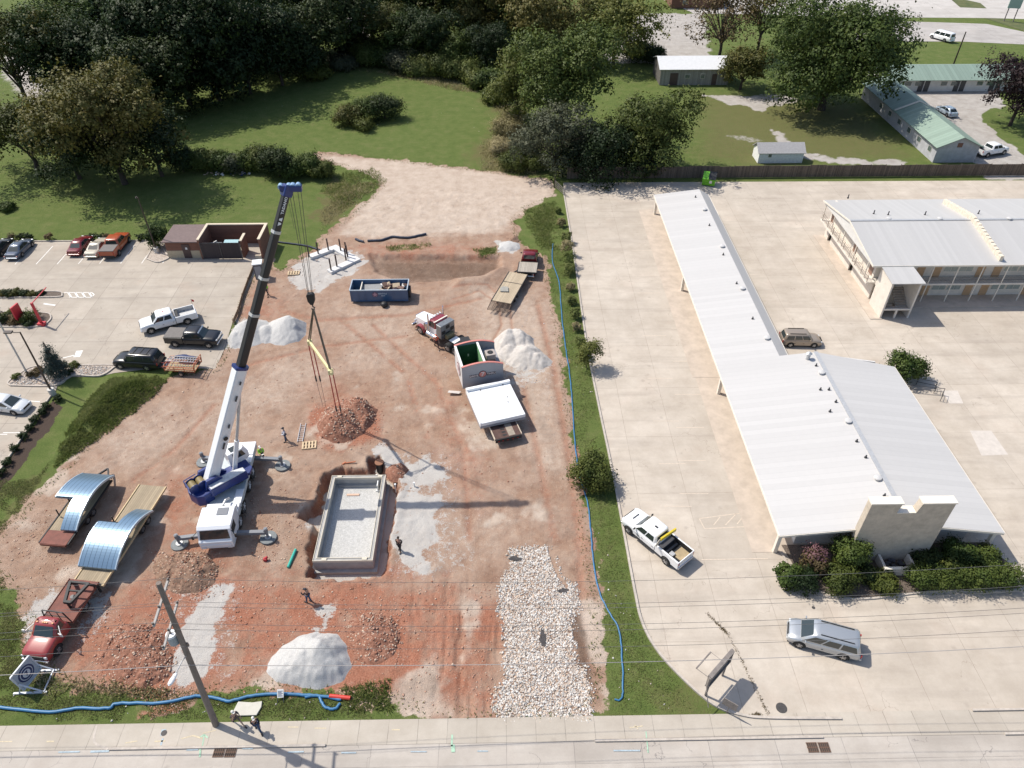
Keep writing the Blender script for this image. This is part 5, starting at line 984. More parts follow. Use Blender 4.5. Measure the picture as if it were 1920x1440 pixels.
# ---- red flatbed truck with the gooseneck trailer at the left
RUST = mat('rust red steel deck', (.17, .055, .038), .75, var=.22, scale=2.2); BLKS = mat('black trailer steel', (.02, .02, .022), .65); WOODD = wave_mat('trailer deck planks', (.33, .265, .18), (.12, .09, .06), 5.2, 'Y', rough=.9, var=.18, width=.07); EDGEW = mat('pale timber edge', (.55, .42, .25), .85, var=.1)
fx = P(86, 1238); ang = R(-98.0)
t = thing('flatbed_truck', 'red flatbed truck with rust red steel deck at the lower left', 'truck', (fx[0] + .1, fx[1] + 2.6, 0.0), ang)
F = 2.95; hw = 1.0
body_loft([(F, .95, .84), (F - .04, 1.15, .93), (F - .3, 1.30, 1.0), (F - 1.35, 1.42, 1.0), (.25, 1.42, 1.0), (.2, 1.42, 1.0)], 2.05, .5).build('body', REDP, t, smooth=50)
greenhouse(t, REDP, F - 1.35, .2, F - 1.95, .32, .97, .84, 1.40, 2.12, [(.05, .92)])
mb = MB(); [mb.box((F - 2.1 , y, 2.17), (.08, .12, .05)) for y in (-.6, -.15, 0, .15, .6)]; mb.build('marker_lights', mat('amber lamp', (.6, .25, .05), .3), t)
MB().box((F + .04, 0, .62), (.16, 2.1, .2)).build('front_bumper', CHROME, t, bevel=.05); MB().box((F - .0, 0, .95), (.08, 1.5, .34)).build('grille', BLK, t, bevel=.02)
for s in (-1, 1):
    MB().box((F - .03, s * .88, .98), (.1, .2, .24)).build('headlight', LAMP_W, t, bevel=.02); mb = MB(); mb.beam((F - 1.75, s * .95, 1.5), (F - 1.5, s * 1.42, 1.62), .05, .05); mb.beam((F - 2.1, s * .95, 1.9), (F - 1.52, s * 1.40, 1.66), .05, .05); mb.box((F - 1.5, s * 1.45, 1.7), (.06, .2, .34)); mb.build('tow_mirror', mat('white mirror frame', (.7, .68, .65), .5), t)
    MB().bb(F - 2.6, F - 1.4, s * 1.025 - .008, s * 1.025 + .008, .62, 1.0).build('door', REDP, t, bevel=.004)
mb = MB(); mb.bb(-3.55, .02, -1.2, 1.2, .98, 1.1); mb.bb(-3.55, .02, -1.24, -1.2, .94, 1.16); mb.bb(-3.55, .02, 1.2, 1.24, .94, 1.16); mb.build('flatbed', RUST, t)
mb = MB(); [mb.beam((-.05, s * 1.05, 1.1), (-.05, s * .8, 2.2), .07, .07) for s in (-1, 1)]; mb.beam((-.05, -.8, 2.2), (-.05, .8, 2.2), .07, .07); mb.beam((-.05, -.95, 1.6), (-.05, .95, 1.6), .05, .05); [mb.beam((-.05, y, 1.1), (-.05, y, 2.2), .04, .04) for y in (-.3, .3)]; mb.build('headache_rack', BLKS, t)
mb = MB(); mb.cyl((-2.0, 0, 1.1), (-2.0, 0, 1.2), .18); mb.build('hitch_ball', STEEL, t)
arches(t, (F - 1.0,), 1.02, .43, .47); [wheel(t, x, y, .43, .28, RIM) for x, y in ((F - 1.0, -.92), (F - 1.0, .92), (-1.7, -.85), (-1.7, .85))]; MB().bb(-3.3, F - .3, -.5, .5, .5, .9).build('chassis', UNDER, t)
# gooseneck trailer (deck 2.45 m wide) pointing down at the truck
ga = Vector(P(262, 908, .9)); gb = Vector(P(143, 1090, .9)); gc = Vector(P(311, 913, .9)); gd = Vector(P(186, 1102, .9))
fc = (gb + gd) / 2; rc = (ga + gc) / 2; dv = (fc - rc); gl = dv.length; grz = math.atan2(dv.y, dv.x); gw = ((gc - ga).length + (gd - gb).length) / 2
G = thing('gooseneck_trailer', 'long plank-deck gooseneck trailer hitched to the red flatbed truck', 'trailer', (rc.x, rc.y, 0), grz); hw = 1.25
MB().bb(0, gl, -hw + .1, hw - .1, .84, .90).build('deck', WOODD, G); mb = MB(); [mb.bb(0, gl, s * hw - .05, s * hw + .05, .78, .96) for s in (-1, 1)]; mb.build('deck_edge', EDGEW, G)
mb = MB(); [mb.bb(.1, gl - .1, s * .6 - .07, s * .6 + .07, .5, .84) for s in (-1, 1)]; [mb.bb(x, x + .1, -hw + .06, hw - .06, .72, .838) for x in np.arange(.1, gl, 1.0)]; mb.build('frame', BLKS, G)
mb = MB(); [mb.beam((gl, s * .85, .75), (gl + .55, s * .75, 1.85), .2, .2) for s in (-1, 1)]; [mb.beam((gl + .5, s * .75, 1.85), (gl + 2.2, s * .22, 1.72), .2, .2) for s in (-1, 1)]; mb.beam((gl + .5, -.8, 1.85), (gl + .5, .8, 1.85), .16, .16); mb.beam((gl + 1.2, -.55, 1.8), (gl + 1.2, .55, 1.8), .12, .12); mb.beam((gl + 2.15, -.3, 1.72), (gl + 2.15, .3, 1.72), .2, .25); mb.cyl((gl + 2.2, 0, 1.7), (gl + 2.2, 0, 1.12), .1, n=10); [mb.beam((gl + .1, s * .9, .2), (gl + .1, s * .9, .95), .12, .12) for s in (-1, 1)]; mb.build('gooseneck', BLKS, G)
for xx in (gl * .42, gl * .42 - .95): [wheel(G, xx, s * 1.1, .38, .24, RIM) for s in (-1, 1)]
# blue curved metal roof panels: one frame each
BLUEM = wave_mat('blue standing seam metal', (.20, .30, .40), (.03, .05, .07), 2.55, 'Y', rough=.30, var=.02, metal=.55, width=.07)
def arch_roof(name, label, loc, rz, L, W, notch, rise=1.0, base=1.15, side=1, notch_end=1):
    """an arched panel: long axis x, notched at one corner, on a frame with blue skirt"""
    t_ = thing(name, label, 'roof panel', loc, rz); n = 28; mb = MB()
    def zz(x): u = (x / (L / 2)); return base + rise * (1 - u * u)
    nL, nW = notch
    for k in range(n):
        xa = -L / 2 + L * k / n; xb = xa + L / n; xm = (xa + xb) / 2; cut = (xm * notch_end > L / 2 - nL); y0, y1 = (-W / 2, W / 2)
        if cut: y0, y1 = (-W / 2, W / 2 - nW) if side > 0 else (-W / 2 + nW, W / 2)
        mb.add([(xa, y0, zz(xa)), (xb, y0, zz(xb)), (xb, y1, zz(xb)), (xa, y1, zz(xa)), (xa, y0, zz(xa) - .16), (xb, y0, zz(xb) - .16), (xb, y1, zz(xb) - .16), (xa, y1, zz(xa) - .16)], [(0, 1, 2, 3), (7, 6, 5, 4), (0, 4, 5, 1), (3, 2, 6, 7)] + ([(0, 3, 7, 4)] if k == 0 else []) + ([(1, 5, 6, 2)] if k == n - 1 else []))
    # end of the notch step
    xs_ = notch_end * (L / 2 - nL); ya, yb_ = (W / 2 - nW, W / 2) if side > 0 else (-W / 2, -W / 2 + nW); mb.add([(xs_, ya, zz(xs_)), (xs_, yb_, zz(xs_)), (xs_, yb_, zz(xs_) - .16), (xs_, ya, zz(xs_) - .16)], [(0, 1, 2, 3)])
    mb.build('sheet', BLUEM, t_, smooth=30)
    mb = MB(); xs = np.linspace(-L / 2, L / 2, 13); sg = side
    def edge(y, xl): mb.loft([[(x, y - .05, zz(x) - .17), (x, y + .05, zz(x) - .17), (x, y + .05, zz(x) + .035), (x, y - .05, zz(x) + .035)] for x in xl])
    edge(sg * (W / 2 - .04), [x for x in xs if x * notch_end <= L / 2 - nL + .01]); edge(-sg * (W / 2 - .04), xs); mb.build('edge_trim', mat('pale blue trim', (.42, .52, .60), .35, .4), t_)
    mb = MB(); [mb.bb(x - .05, x + .05, -W / 2 + .1 + (0 if side > 0 else nW), W / 2 - .1 - (nW if side > 0 else 0), zz(x) - .3, zz(x) - .17) for x in (-L / 2 + .3, -L / 4, 0, L / 4, L / 2 - .3)]
    [mb.beam((x, y, base - .25), (x, y, zz(x) - .2), .08, .08) for x in (-L / 4, 0, L / 4) for y in (-W / 2 + .5, W / 2 - .5 - nW * .5)]; mb.build('support_frame', BLKS, t_); return t_
# front load on the gooseneck (near the truck): long part towards the rear on the east side
pa = Vector(P(144, 1062, 1.1)); pb = Vector(P(268, 957, 1.1))
lx = gl - .75 - 3.1
arch_roof('arched_roof_panel', 'blue arched metal roof section on the gooseneck trailer behind the red truck', off((rc.x, rc.y), grz, lx - .55, 0.1), grz, 6.1, 3.2, (2.3, 1.7), 1.1, 1.25, side=-1, notch_end=-1)
# second trailer to the left with the other blue section
sc_ = P(145, 950, 1.0); 
T2 = thing('gooseneck_trailer', 'rusty plank-deck trailer at the site edge under the other blue roof section', 'trailer', (sc_[0], sc_[1], 0), grz + R(1.5)); hw = 1.25
MB().bb(-3.4, 2.5, -hw + .1, hw - .1, .74, .80).build('deck', WOODD, T2); mb = MB(); mb.bb(2.5, 3.9, -hw + .1, hw - .1, .76, .84); mb.beam((3.9, -1.1, .7), (3.9, 1.1, .7), .12, .2); mb.build('ramp_plate', RUST, T2); mb = MB(); [mb.bb(-3.4, 3.8, s * hw - .05, s * hw + .05, .68, .84) for s in (-1, 1)]; [mb.bb(-3.3, 3.7, s * .6 - .07, s * .6 + .07, .4, .74) for s in (-1, 1)]; mb.beam((-3.4, .9, .62), (-4.9, 0, .6), .12, .15); mb.beam((-3.4, -.9, .62), (-4.9, 0, .6), .12, .15); mb.build('frame', BLKS, T2)
for xx in (.9, 0.0): [wheel(T2, xx, s * 1.12, .38, .24, RIM) for s in (-1, 1)]
arch_roof('arched_roof_panel', 'blue arched metal roof section on the left trailer beside the grass edge', off(sc_, grz + R(1.5), -.55, -.05), grz + R(1.5), 6.3, 3.0, (2.6, 1.6), 1.0, 1.15, side=-1, notch_end=1)

# ---- maroon truck with wooden flatbed and its deck trailer
c_ = P(992, 492, .6); rz = R(83)
t = thing('flatbed_truck', 'maroon pickup with wooden flatbed beside the grass strip', 'truck', (c_[0], c_[1], 0), rz); F = 2.7
body_loft([(F, .8, .84), (F - .04, 1.0, .93), (F - .3, 1.18, 1.0), (F - 1.25, 1.25, 1.0), (-.3, 1.28, 1.0), (-.35, 1.28, 1.0)], 2.02, .45).build('body', MAROON, t, smooth=50); greenhouse(t, MAROON, F - 1.3, -.35, F - 1.9, -.2, .95, .8, 1.26, 1.92, [(.03, .46), (.5, .95)]); lights(t, F, -3.3, 1.0, .92, .8, bump=CHROME, zbump=.5); mirrors(t, F - 1.6, 1.0, 1.35, BLK)
MB().bb(-3.2, -.75, -1.2, 1.2, 1.0, 1.08).build('flatbed', wave_mat('grey deck planks', (.36, .32, .27), (.13, .11, .09), 5, 'Y', rough=.9, var=.15, width=.08), t); mb = MB(); [mb.bb(-3.25, -.7, s * 1.22 - .04, s * 1.22 + .04, .92, 1.12) for s in (-1, 1)]; mb.bb(-3.26, -3.18, -1.2, 1.2, .92, 1.1); mb.beam((-.7, -1.0, 1.1), (-.7, 1.0, 1.1), .06, .06); mb.build('deck_frame', BLKS, t); [MB().bb(-3.3, -3.24, y, y + .1, .45, .92).build('mud_bar', TRIM, t) for y in (-.85, .75)]; arches(t, (F - .95,), 1.01, .4, .42); [wheel(t, x, y, .4, .26, RIM) for x, y in ((F - .95, -.9), (F - .95, .9), (-2.0, -.85), (-2.0, .85))]; MB().bb(-3.1, F - .3, -.5, .5, .5, .9).build('chassis', UNDER, t)
A_, B_ = Vector(P(972, 512, .9)), Vector(P(940, 566, .9)); d = A_ - B_; l_ = d.length; trz = math.atan2(d.y, d.x)
t = thing('deck_trailer', 'plank-deck equipment trailer with steel ramps behind the maroon truck', 'trailer', (B_.x, B_.y, 0), trz); WD2 = wave_mat('pale deck planks', (.42, .34, .24), (.17, .13, .09), 5.2, 'Y', rough=.9, var=.15, width=.06)
MB().bb(0, l_, -1.2, 1.2, .82, .9).build('deck', WD2, t); mb = MB(); [mb.bb(-.1, l_, s * 1.24 - .04, s * 1.24 + .04, .74, .94) for s in (-1, 1)]; mb.bb(2.6 + 1.8, 2.68 + 1.8, -1.2, 1.2, .903, .93); mb.bb(0, l_, -.6, -.5, .45, .82); mb.bb(0, l_, .5, .6, .45, .82); mb.beam((l_, .8, .7), (l_ + 1.6, 0, .75), .12, .14); mb.beam((l_, -.8, .7), (l_ + 1.6, 0, .75), .12, .14); mb.build('frame', BLKS, t)
for y in (-1.0, -.34, .34, 1.0):
    mb = MB(); [mb.beam((-1.55, y + s * .26, .55), (-.05, y + s * .26, .85), .06, .08) for s in (-1, 1)]; [mb.beam((-1.5 + k * .2, y - .26, .56 + k * .04), (-1.5 + k * .2, y + .26, .56 + k * .04), .05, .05) for k in range(8)]; mb.build('ramp', mat('rusty ramp steel', (.11, .075, .055), .8, var=.2), t)
for xx in (1.9, 2.85): [wheel(t, xx, s * 1.1, .36, .24, RIM) for s in (-1, 1)]
o = MB().prism([(-.55, -.5), (.5, -.45), (.62, .2), (.3, .55), (-.5, .5)], 0, .16).build('concrete_slab', mat('broken concrete', (.30, .29, .26), .95, var=.15, scale=4, bump=.5), None, bevel=.03); q_ = off((B_.x, B_.y), trz, 2.6, .45); o.location = (q_[0], q_[1], .905); o.rotation_euler = (0, 0, trz + .3); tag(o, 'grey broken concrete slab lying on the plank trailer deck', 'concrete slab')
# ================================================================ THE CRANE
def proj(X, Y, Z):
    v = np.array([X, Y, Z - CAM_H]); w = v @ _fw; return 960 + FPX * (v @ _rt) / w, 720 - FPX * (v @ _up) / w
CW = paintm('crane white paint', (.74, .75, .77), .35); CBLUE = mat('crane blue paint', (.010, .028, .15), .4, coat=.2); CBLK = mat('boom graphite paint', (.014, .014, .017), .5); ROPE = mat('wire rope', (.045, .045, .045), .6); PADG = mat('outrigger pad grey', (.17, .185, .19), .7, var=.15)
DECKG = mat('crane deck plate', (.46, .50, .51), .6, var=.08, scale=2)
KX, KY = -23.7, 38.05; cr = thing('mobile_crane', 'white and blue telescopic mobile crane on outriggers with its black boom raised', 'crane', (KX, KY, 0), R(-86.0))
# carrier, local +x = driving direction
mb = MB(); mb.bb(-11.2, -2.75, -1.35, 1.35, 1.05, 1.55); mb.build('carrier', DECKG, cr, bevel=.04)
mb = MB(); mb.bb(-11.25, -9.6, -1.37, 1.37, 1.552, 1.72); mb.build('rear_deck_box', CW, cr, bevel=.03); MB().bb(-9.58, -8.6, .45, 1.37, 1.552, 1.66).build('side_deck_box', CW, cr, bevel=.03); MB().bb(-3.7, -2.76, -1.37, 1.37, 1.552, 1.85).bb(-5.4, -3.69, .7, 1.37, 1.552, 1.68).build('front_deck_box', CW, cr, bevel=.03)
MB().bb(-11.1, -2.7, -.5, .5, .55, 1.05).build('chassis', UNDER, cr)
body = MB(); prof = [(0.05, .55), (0.08, 1.35), (-.10, 1.5), (-.38, 2.42), (-.62, 2.6), (-2.68, 2.62), (-2.70, .75), (-1.9, .65)]
body.xprism(prof, -1.36, 1.36); cabin_ = body.build('driving_cab', CW, cr, bevel=.05)
MB().slab((-.085, -1.2, 1.55), (-.085, 1.2, 1.55), (-.36, 1.12, 2.36), (-.36, -1.12, 2.36), .03).build('windscreen', CGLASS, cabin_); MB().box((.09, 0, .95), (.05, 2.4, .25)).build('front_panel', CW, cabin_, bevel=.02)
for s in (-1, 1):
    MB().bb(-1.5, -.55, s * 1.365 - .01, s * 1.365 + .01, 1.5, 2.3).build('side_window', CGLASS, cabin_); MB().box((.1, s * 1.05, .72), (.06, .35, .18)).build('headlight', LAMP_W, cr); MB().beam((-.4, s * 1.38, 2.2), (-.1, s * 1.7, 2.0), .04, .04).box((-.1, s * 1.72, 1.85), (.08, .16, .4)).build('mirror', BLK, cr)
MB().box((-2.1, .45, 2.64), (.75, .9, .04)).build('roof_hatch', mat('roof hatch grey', (.16, .17, .19), .4), cabin_); MB().bb(-3.2, -2.9, .95, 1.3, 1.86, 2.3).build('air_intake', CW, cr, bevel=.04); MB().tube([(-3.1, .2, 1.85), (-3.1, .2, 2.35), (-3.5, .35, 2.45), (-3.9, .5, 2.2)], .1, 10).build('exhaust', GALV, cr)
for xx in (-2.6, -4.25, -6.75, -8.35):
    for s in (-1, 1): wheel(cr, xx, s * 1.15, .64, .42, mat('crane wheel white', (.60, .61, .62), .4))
    MB().bb(xx - .85, xx + .85, -1.34, 1.34, 1.30, 1.34).build('mudguard', BLK, cr)
for xx in (-3.5, -7.6): MB().beam((xx, 1.42, 1.5), (xx + .2, 1.55, .35), .05, .05).beam((xx - .4, 1.42, 1.5), (xx - .2, 1.55, .35), .05, .05).box((xx - .05, 1.5, .8), (.4, .04, .04)).box((xx - .1, 1.46, 1.15), (.4, .04, .04)).build('ladder', STEEL, cr)
def to_local(x, y):
    dx, dy = x - KX, y - KY; a = R(86.0); return (dx * math.cos(a) - dy * math.sin(a), dx * math.sin(a) + dy * math.cos(a))
for (px, py) in ((337, 1020), (503, 1008), (530, 873), (383, 866)):
    lx_, ly_ = to_local(*P(px, py, .1)); bx_ = -1.25 if lx_ > -5 else -10.0; s = 1 if ly_ > 0 else -1
    o_ = MB().beam((bx_, s * 1.2, .78), (bx_ + (lx_ - bx_) * .75, ly_ - s * .1, .78), .34, .3).build('outrigger_beam', mat('outrigger grey', (.17, .18, .20), .5), cr, bevel=.02)
    mb = MB(); mb.cyl((lx_, ly_, .12), (lx_, ly_, 1.35), .11, n=12); mb.cyl((lx_, ly_, .9), (lx_, ly_, 1.3), .17, n=12); mb.beam((bx_ + (lx_ - bx_) * .7, ly_ - s * .2, .95), (lx_, ly_, .95), .2, .2); mb.build('jack', mat('outrigger grey', (.17, .18, .20), .5), o_, smooth=40)
    MB().cyl((lx_, ly_, .04), (lx_, ly_, .17), .72, .70, n=28).build('outrigger_pad', PADG, o_, smooth=30); MB().cyl((lx_, ly_, .17), (lx_, ly_, .26), .28, n=16).build('jack_foot', GALV, o_)
# superstructure, an extra child frame turned towards the boom
foot = Vector((*P(398, 893, 3.05), 3.05)); tip = Vector((*P(539, 356, 25.6), 25.6)); bd = tip - foot; baz = math.atan2(bd.y, bd.x)
def up_l(a, l, z):   # along the boom's bearing / to its left / up, measured from the slew centre -> carrier-local
    wx = -24.0 + a * math.cos(baz) - l * math.sin(baz); wy = 45.05 + a * math.sin(baz) + l * math.cos(baz); q_ = to_local(wx, wy); return (q_[0], q_[1], z)
def up_pr(name, pts, z0, z1, m, bev=.04, par=None):
    return MB().prism([up_l(a, l, 0)[:2] for a, l in pts], z0, z1).build(name, m, par or cr, bevel=bev)
up_pr('turntable', [(1.1 * math.cos(k * .4488), 1.1 * math.sin(k * .4488)) for k in range(14)], 1.55, 1.8, STEEL, .02)
sf = up_pr('slewing_platform', [(-2.9, -1.0), (1.1, -1.0), (1.6, -.5), (1.6, .95), (-2.9, 1.0)], 1.8, 2.1, CBLUE)
cwt = MB(); pts_ = [(-2.4, -1.3), (-3.2, -1.35), (-3.75, -1.0), (-4.0, 0), (-3.8, .85), (-3.3, 1.15), (-2.4, 1.15)]
up_pr('counterweight', pts_, 1.35, 2.55, CBLUE, .1); 
mb = MB(); mb.prism([up_l(a, l, 0)[:2] for a, l in ((-2.6, -.6), (-.3, -.6), (.75, -.9), (.75, -1.55), (-2.6, -1.55))], 2.1, 2.95); hs = mb.build('engine_housing', CBLUE, cr, bevel=.06)
mb = MB(); mb.prism([up_l(a, l, 0)[:2] for a, l in ((-2.5, -.64), (-.3, -.64), (.68, -.93), (.68, -1.46), (-.5, -1.5), (-2.5, -1.5))], 2.952, 3.02); mb.build('housing_top', mat('worn grey white top', (.56, .57, .58), .6, var=.15, scale=3), hs, bevel=.02)
mb = MB()
for l0 in (-.95, .55): mb.add([up_l(*q_) for q_ in [(-3.0, l0, 2.1), (-.3, l0, 2.1), (-1.6, l0, 3.5), (-2.5, l0, 3.5), (-3.0, l0 + .3, 2.1), (-.3, l0 + .3, 2.1), (-1.6, l0 + .3, 3.5), (-2.5, l0 + .3, 3.5)]], [(0, 1, 2, 3), (7, 6, 5, 4), (0, 4, 5, 1), (1, 5, 6, 2), (2, 6, 7, 3), (3, 7, 4, 0)])
mb.build('boom_bracket', CBLUE, cr, bevel=.03)
for a_ in (-2.75, -3.45):
    w_ = MB().cyl(up_l(a_, -.45, 2.95), up_l(a_, .45, 2.95), .33, n=20).build('winch_drum', mat('rope on drum', (.20, .15, .06), .6, var=.3, scale=12), cr, smooth=40)
    MB().cyl(up_l(a_, -.52, 2.95), up_l(a_, -.46, 2.95), .45, n=20).cyl(up_l(a_, .46, 2.95), up_l(a_, .52, 2.95), .45, n=20).build('flange', CBLUE, w_)
mb = MB(); [mb.beam(up_l(*a), up_l(*b), .06, .06) for a, b in (((-3.9, -.6, 2.55), (-3.9, -.6, 3.4)), ((-3.9, .6, 2.55), (-3.9, .6, 3.4)), ((-3.9, -.6, 3.4), (-3.9, .6, 3.4)), ((-3.9, .6, 3.4), (-2.8, .7, 3.4)), ((-3.9, -.6, 3.0), (-3.9, .6, 3.0)))]; mb.build('guard_rail', CBLUE, cr)
oc = MB(); c4 = [(.2, .75), (1.8, .75), (2.1, .95), (2.1, 1.5), (1.8, 1.7), (.2, 1.7)]
r0 = [up_l(a, l, 2.1) for a, l in c4]; r1 = [up_l(a, l, 2.8) for a, l in c4]; r2 = [up_l(.2 + (a - .2) * .82, l, 3.5) for a, l in c4]; oc.loft([r0, r1, r2]); ocb = oc.build('operator_cab', CW, cr, bevel=.04)
MB().slab(up_l(2.12, .98, 2.45), up_l(2.12, 1.48, 2.45), up_l(1.78, 1.48, 3.42), up_l(1.78, .98, 3.42), .02).build('windscreen', CGLASS, ocb)
for l_ in (.735, 1.715): MB().slab(up_l(.6, l_, 2.7), up_l(1.75, l_, 2.7), up_l(1.5, l_, 3.36), up_l(.6, l_, 3.36), .02).build('side_window', CGLASS, ocb)
MB().prism([up_l(a, l, 0)[:2] for a, l in ((.6, .9), (1.4, .9), (1.4, 1.55), (.6, 1.55))], 3.505, 3.525).build('roof_window', CGLASS, ocb)
# boom: sections with collars; work in carrier-local coordinates
def wl(v): q_ = to_local(v.x, v.y); return Vector((q_[0], q_[1], v.z))
fl, tl_ = wl(foot), wl(tip); bl = (tl_ - fl).length; bu = (tl_ - fl).normalized(); bx = bu.cross(Vector((0, 0, 1))).normalized(); by = bx.cross(bu).normalized()
def boom_sec(t0, t1, w, h, name, m, w1=None, extra=0):
    mb = MB(); w1 = w1 or w
    shape = [(-.5, .42), (-.42, .5), (.42, .5), (.5, .42), (.5, -.15), (.40, -.36), (.2, -.5), (-.2, -.5), (-.40, -.36), (-.5, -.15)]
    for t_, ww, hh in ((t0, w, h), (t1, w1, h * w1 / w)): pass
    rings = [[fl + bu * (bl * t_) + bx * (sx * ww) + by * (sy * hh) for sx, sy in shape] for t_, ww, hh in ((t0, w, h), (t1, w1, h * w1 / w))]
    mb.loft(rings); return mb.build(name, m, cr, smooth=35)
def t_at(py):
    lo, hi = 0, 1
    for _ in range(40):
        m_ = (lo + hi) / 2; v = foot + bd * m_
        if proj(v.x, v.y, v.z)[1] > py: lo = m_
        else: hi = m_
    return lo
tc = [t_at(y) for y in (690, 592, 524, 437)]; ws = [.89, .58, .54, .50, .46]; prev = -.03
for k, t1 in enumerate(tc + [.985]):
    sec = boom_sec(prev, t1, ws[k], ws[k] * 1.25, 'boom_section', CW if k == 0 else CBLK)
    if k < 4:
        mb = MB(); rings = []
        for tt, g_ in ((t1 - .001, 1.10), (t1 + .008, 1.10)): rings.append([fl + bu * (bl * tt) + bx * (sx * ws[k] * g_) + by * (sy * ws[k] * 1.25 * g_) for sx, sy in [(-.5, .42), (-.42, .5), (.42, .5), (.5, .42), (.5, -.15), (.40, -.36), (.2, -.5), (-.2, -.5), (-.40, -.36), (-.5, -.15)]])
        mb.loft(rings); mb.build('boom_collar', CBLUE if k == 0 else GALV, sec)
    if k == 0:
        mb = MB()
        for tt, ln in ((.30, .5), (.36, .3), (.20, .35), (.12, .6)): c_ = fl + bu * (bl * tt) - bx * (-.54); mb.beam(c_, c_ + bu * ln, .08, .12)
        mb.build('boom_fittings', STEEL, sec); c_ = fl + bu * (bl * .16) + bx * .52; d_ = bx * .04; MB().cyl(c_, c_ + d_, .2, n=14).build('emblem', BLK, sec)
    prev = t1 - .002
# boom name along the fly section, facing the camera side
ts = t_at(384); c_ = fl + bu * (bl * ts); nrm = bx
text('boom_lettering', 'TADANO', .32, mat('white lettering', (.75, .76, .78), .5), cr, frame(c_ + bx * .242 + by * .07, bu, by), bold=.008, depth=.004)
ts = t_at(414); c_ = fl + bu * (bl * ts) + bx * .246 + by * .07; mb = MB()
for s_ in (-1, 1): mb.add([c_ + bu * (s_ * .18 + x_ * s_) + by * y_ for x_, y_ in ((-.14, -.13 * s_), (.16, -.13 * s_), (.04, .13 * s_), (-.08, .13 * s_))], [(0, 1, 2, 3)])
mb.build('boom_emblem', mat('white lettering', (.75, .76, .78), .5), cr)
# lift cylinder
cb = wl(Vector((*P(440, 884, 2.3), 2.3))); ct = fl + bu * (bl * t_at(742)) - by * .55; cm = cb + (ct - cb) * .42
MB().cyl(cb, cm, .21, n=16).build('lift_cylinder', CW, cr, smooth=40); MB().cyl(cm, ct, .13, n=14).build('cylinder_rod', GALV, cr, smooth=40)
# boom head
hx_ = tl_ ; mb = MB(); mb.beam(hx_ - bu * .5, hx_ + bu * .4, .6, .75); hd_ = Vector((1, 0, 0)); hdir = wl(Vector((-15.6, 51.55, 25.6))) - wl(Vector((-16.6, 51.2, 25.6)))
hdir = wl(tip + Vector((1, .1, 0))) - tl_; hdir.normalize(); mb.beam(hx_ - hdir * .55 + Vector((0, 0, .2)), hx_ + hdir * 1.1 + Vector((0, 0, .1)), .5, .5); bh = mb.build('boom_head', CBLUE, cr, bevel=.08)
for q_ in (-.45, .15, .45, .85):
    c_ = hx_ + hdir * q_ + Vector((0, 0, .3)); s_ = hdir.cross(Vector((0, 0, 1))).normalized(); MB().cyl(c_ - s_ * .2, c_ + s_ * .2, .2, n=16).build('sheave', mat('pale blue sheave', (.22, .34, .50), .5, var=.3, scale=9), bh, smooth=40)
hook = Vector((-16.25, 52.75, 15.35)); hl_ = wl(hook)
mb = MB()
for dx, dy, ex in ((-.35, -.2, -.1), (-.2, .2, .15), (.25, -.2, .55), (.4, .2, .8)):
    a_ = hx_ + hdir * (ex + .2) + Vector((0, 0, .1)); b_ = hl_ + hdir * (dx * .5) + Vector((0, 0, .5)); mb.cyl(a_, b_, .022, n=5)
mb.cyl(hx_ + hdir * (-.1), hx_ + hdir * (-.1) + Vector((0, 0, -3.2)), .012, n=5); mb.build('hoist_ropes', ROPE, cr)
def bundle(parent, pts, r, m, name): return MB().tube(pts, r, 6).build(name, m, parent)
mb = MB(); h0 = hl_; s_ = hdir.cross(Vector((0, 0, 1))).normalized()
hk = thing('hook_block', 'black crane hook block hanging in mid air with brown slings below', 'hook', tuple(hook), 0)
MB().xprism([(-.34, .3), (-.24, .5), (.24, .5), (.34, .3), (.3, -.25), (.12, -.6), (-.12, -.6), (-.3, -.25)], -.2, .2).build('block', BLK, hk, bevel=.04)
MB().tube([(0, 0, -.6), (0, 0, -.85), (.14, 0, -1.0), (.1, 0, -1.15), (-.08, 0, -1.15), (-.14, 0, -1.05)], .06, 8).build('hook', STEEL, hk)
SZ = 9.5; e0 = Vector((*P(581, 642, SZ), SZ)); e1 = Vector((*P(620, 697, SZ), SZ)); BRS = mat('brown sling webbing', (.13, .105, .075), .8, var=.2, scale=5); RDS = mat('red sling webbing', (.42, .06, .045), .8); CRM = mat('cream spreader paint', (.70, .62, .33), .55, var=.06)
for e_ in (e0, e1):
    for k in (-.09, .09): 
        mb = MB(); mb.beam(Vector((k * .4, 0, -1.1)), e_ - hook + Vector((k, -k, .25)), .09, .07); mb.build('sling', BRS, hk)
sp = thing('spreader_bar', 'cream spreader bar hanging level from the brown slings', 'spreader bar', tuple((e0 + e1) / 2), 0); m_ = (e0 + e1) / 2; d_ = (e1 - e0).normalized()
MB().beam(e0 - m_ - d_ * .35, e1 - m_ + d_ * .35, .20, .36).build('bar', CRM, sp, bevel=.03); [MB().box(e_ - m_ + Vector((0, 0, .0)), (.4, .4, .5)).build('end_fitting', CRM, sp, bevel=.04) for e_ in (e0, e1)]
for e_, lab in ((e0, 'left'), (e1, 'right')):
    s2 = thing('hanging_sling', 'pair of red lifting slings hanging from the %s end of the spreader bar' % ('far' if lab == 'left' else 'near'), 'sling', tuple(e_), 0, None)
    for k in (-.16, .16):
        bot = -4.0; MB().beam((k, 0, -.2), (k * 1.2, 0, bot), .11, .07).build('red_webbing', RDS, s2); MB().beam((k * 1.2, 0, bot), (k * 1.2, 0, bot - .65), .12, .12).build('shackle', STEEL, s2)
        MB().cyl((k * 1.2, 0, bot - .65), (k * .9, .1, -8.0 if lab == 'left' else -7.8), .018, n=5).build('chain', STEEL, s2)

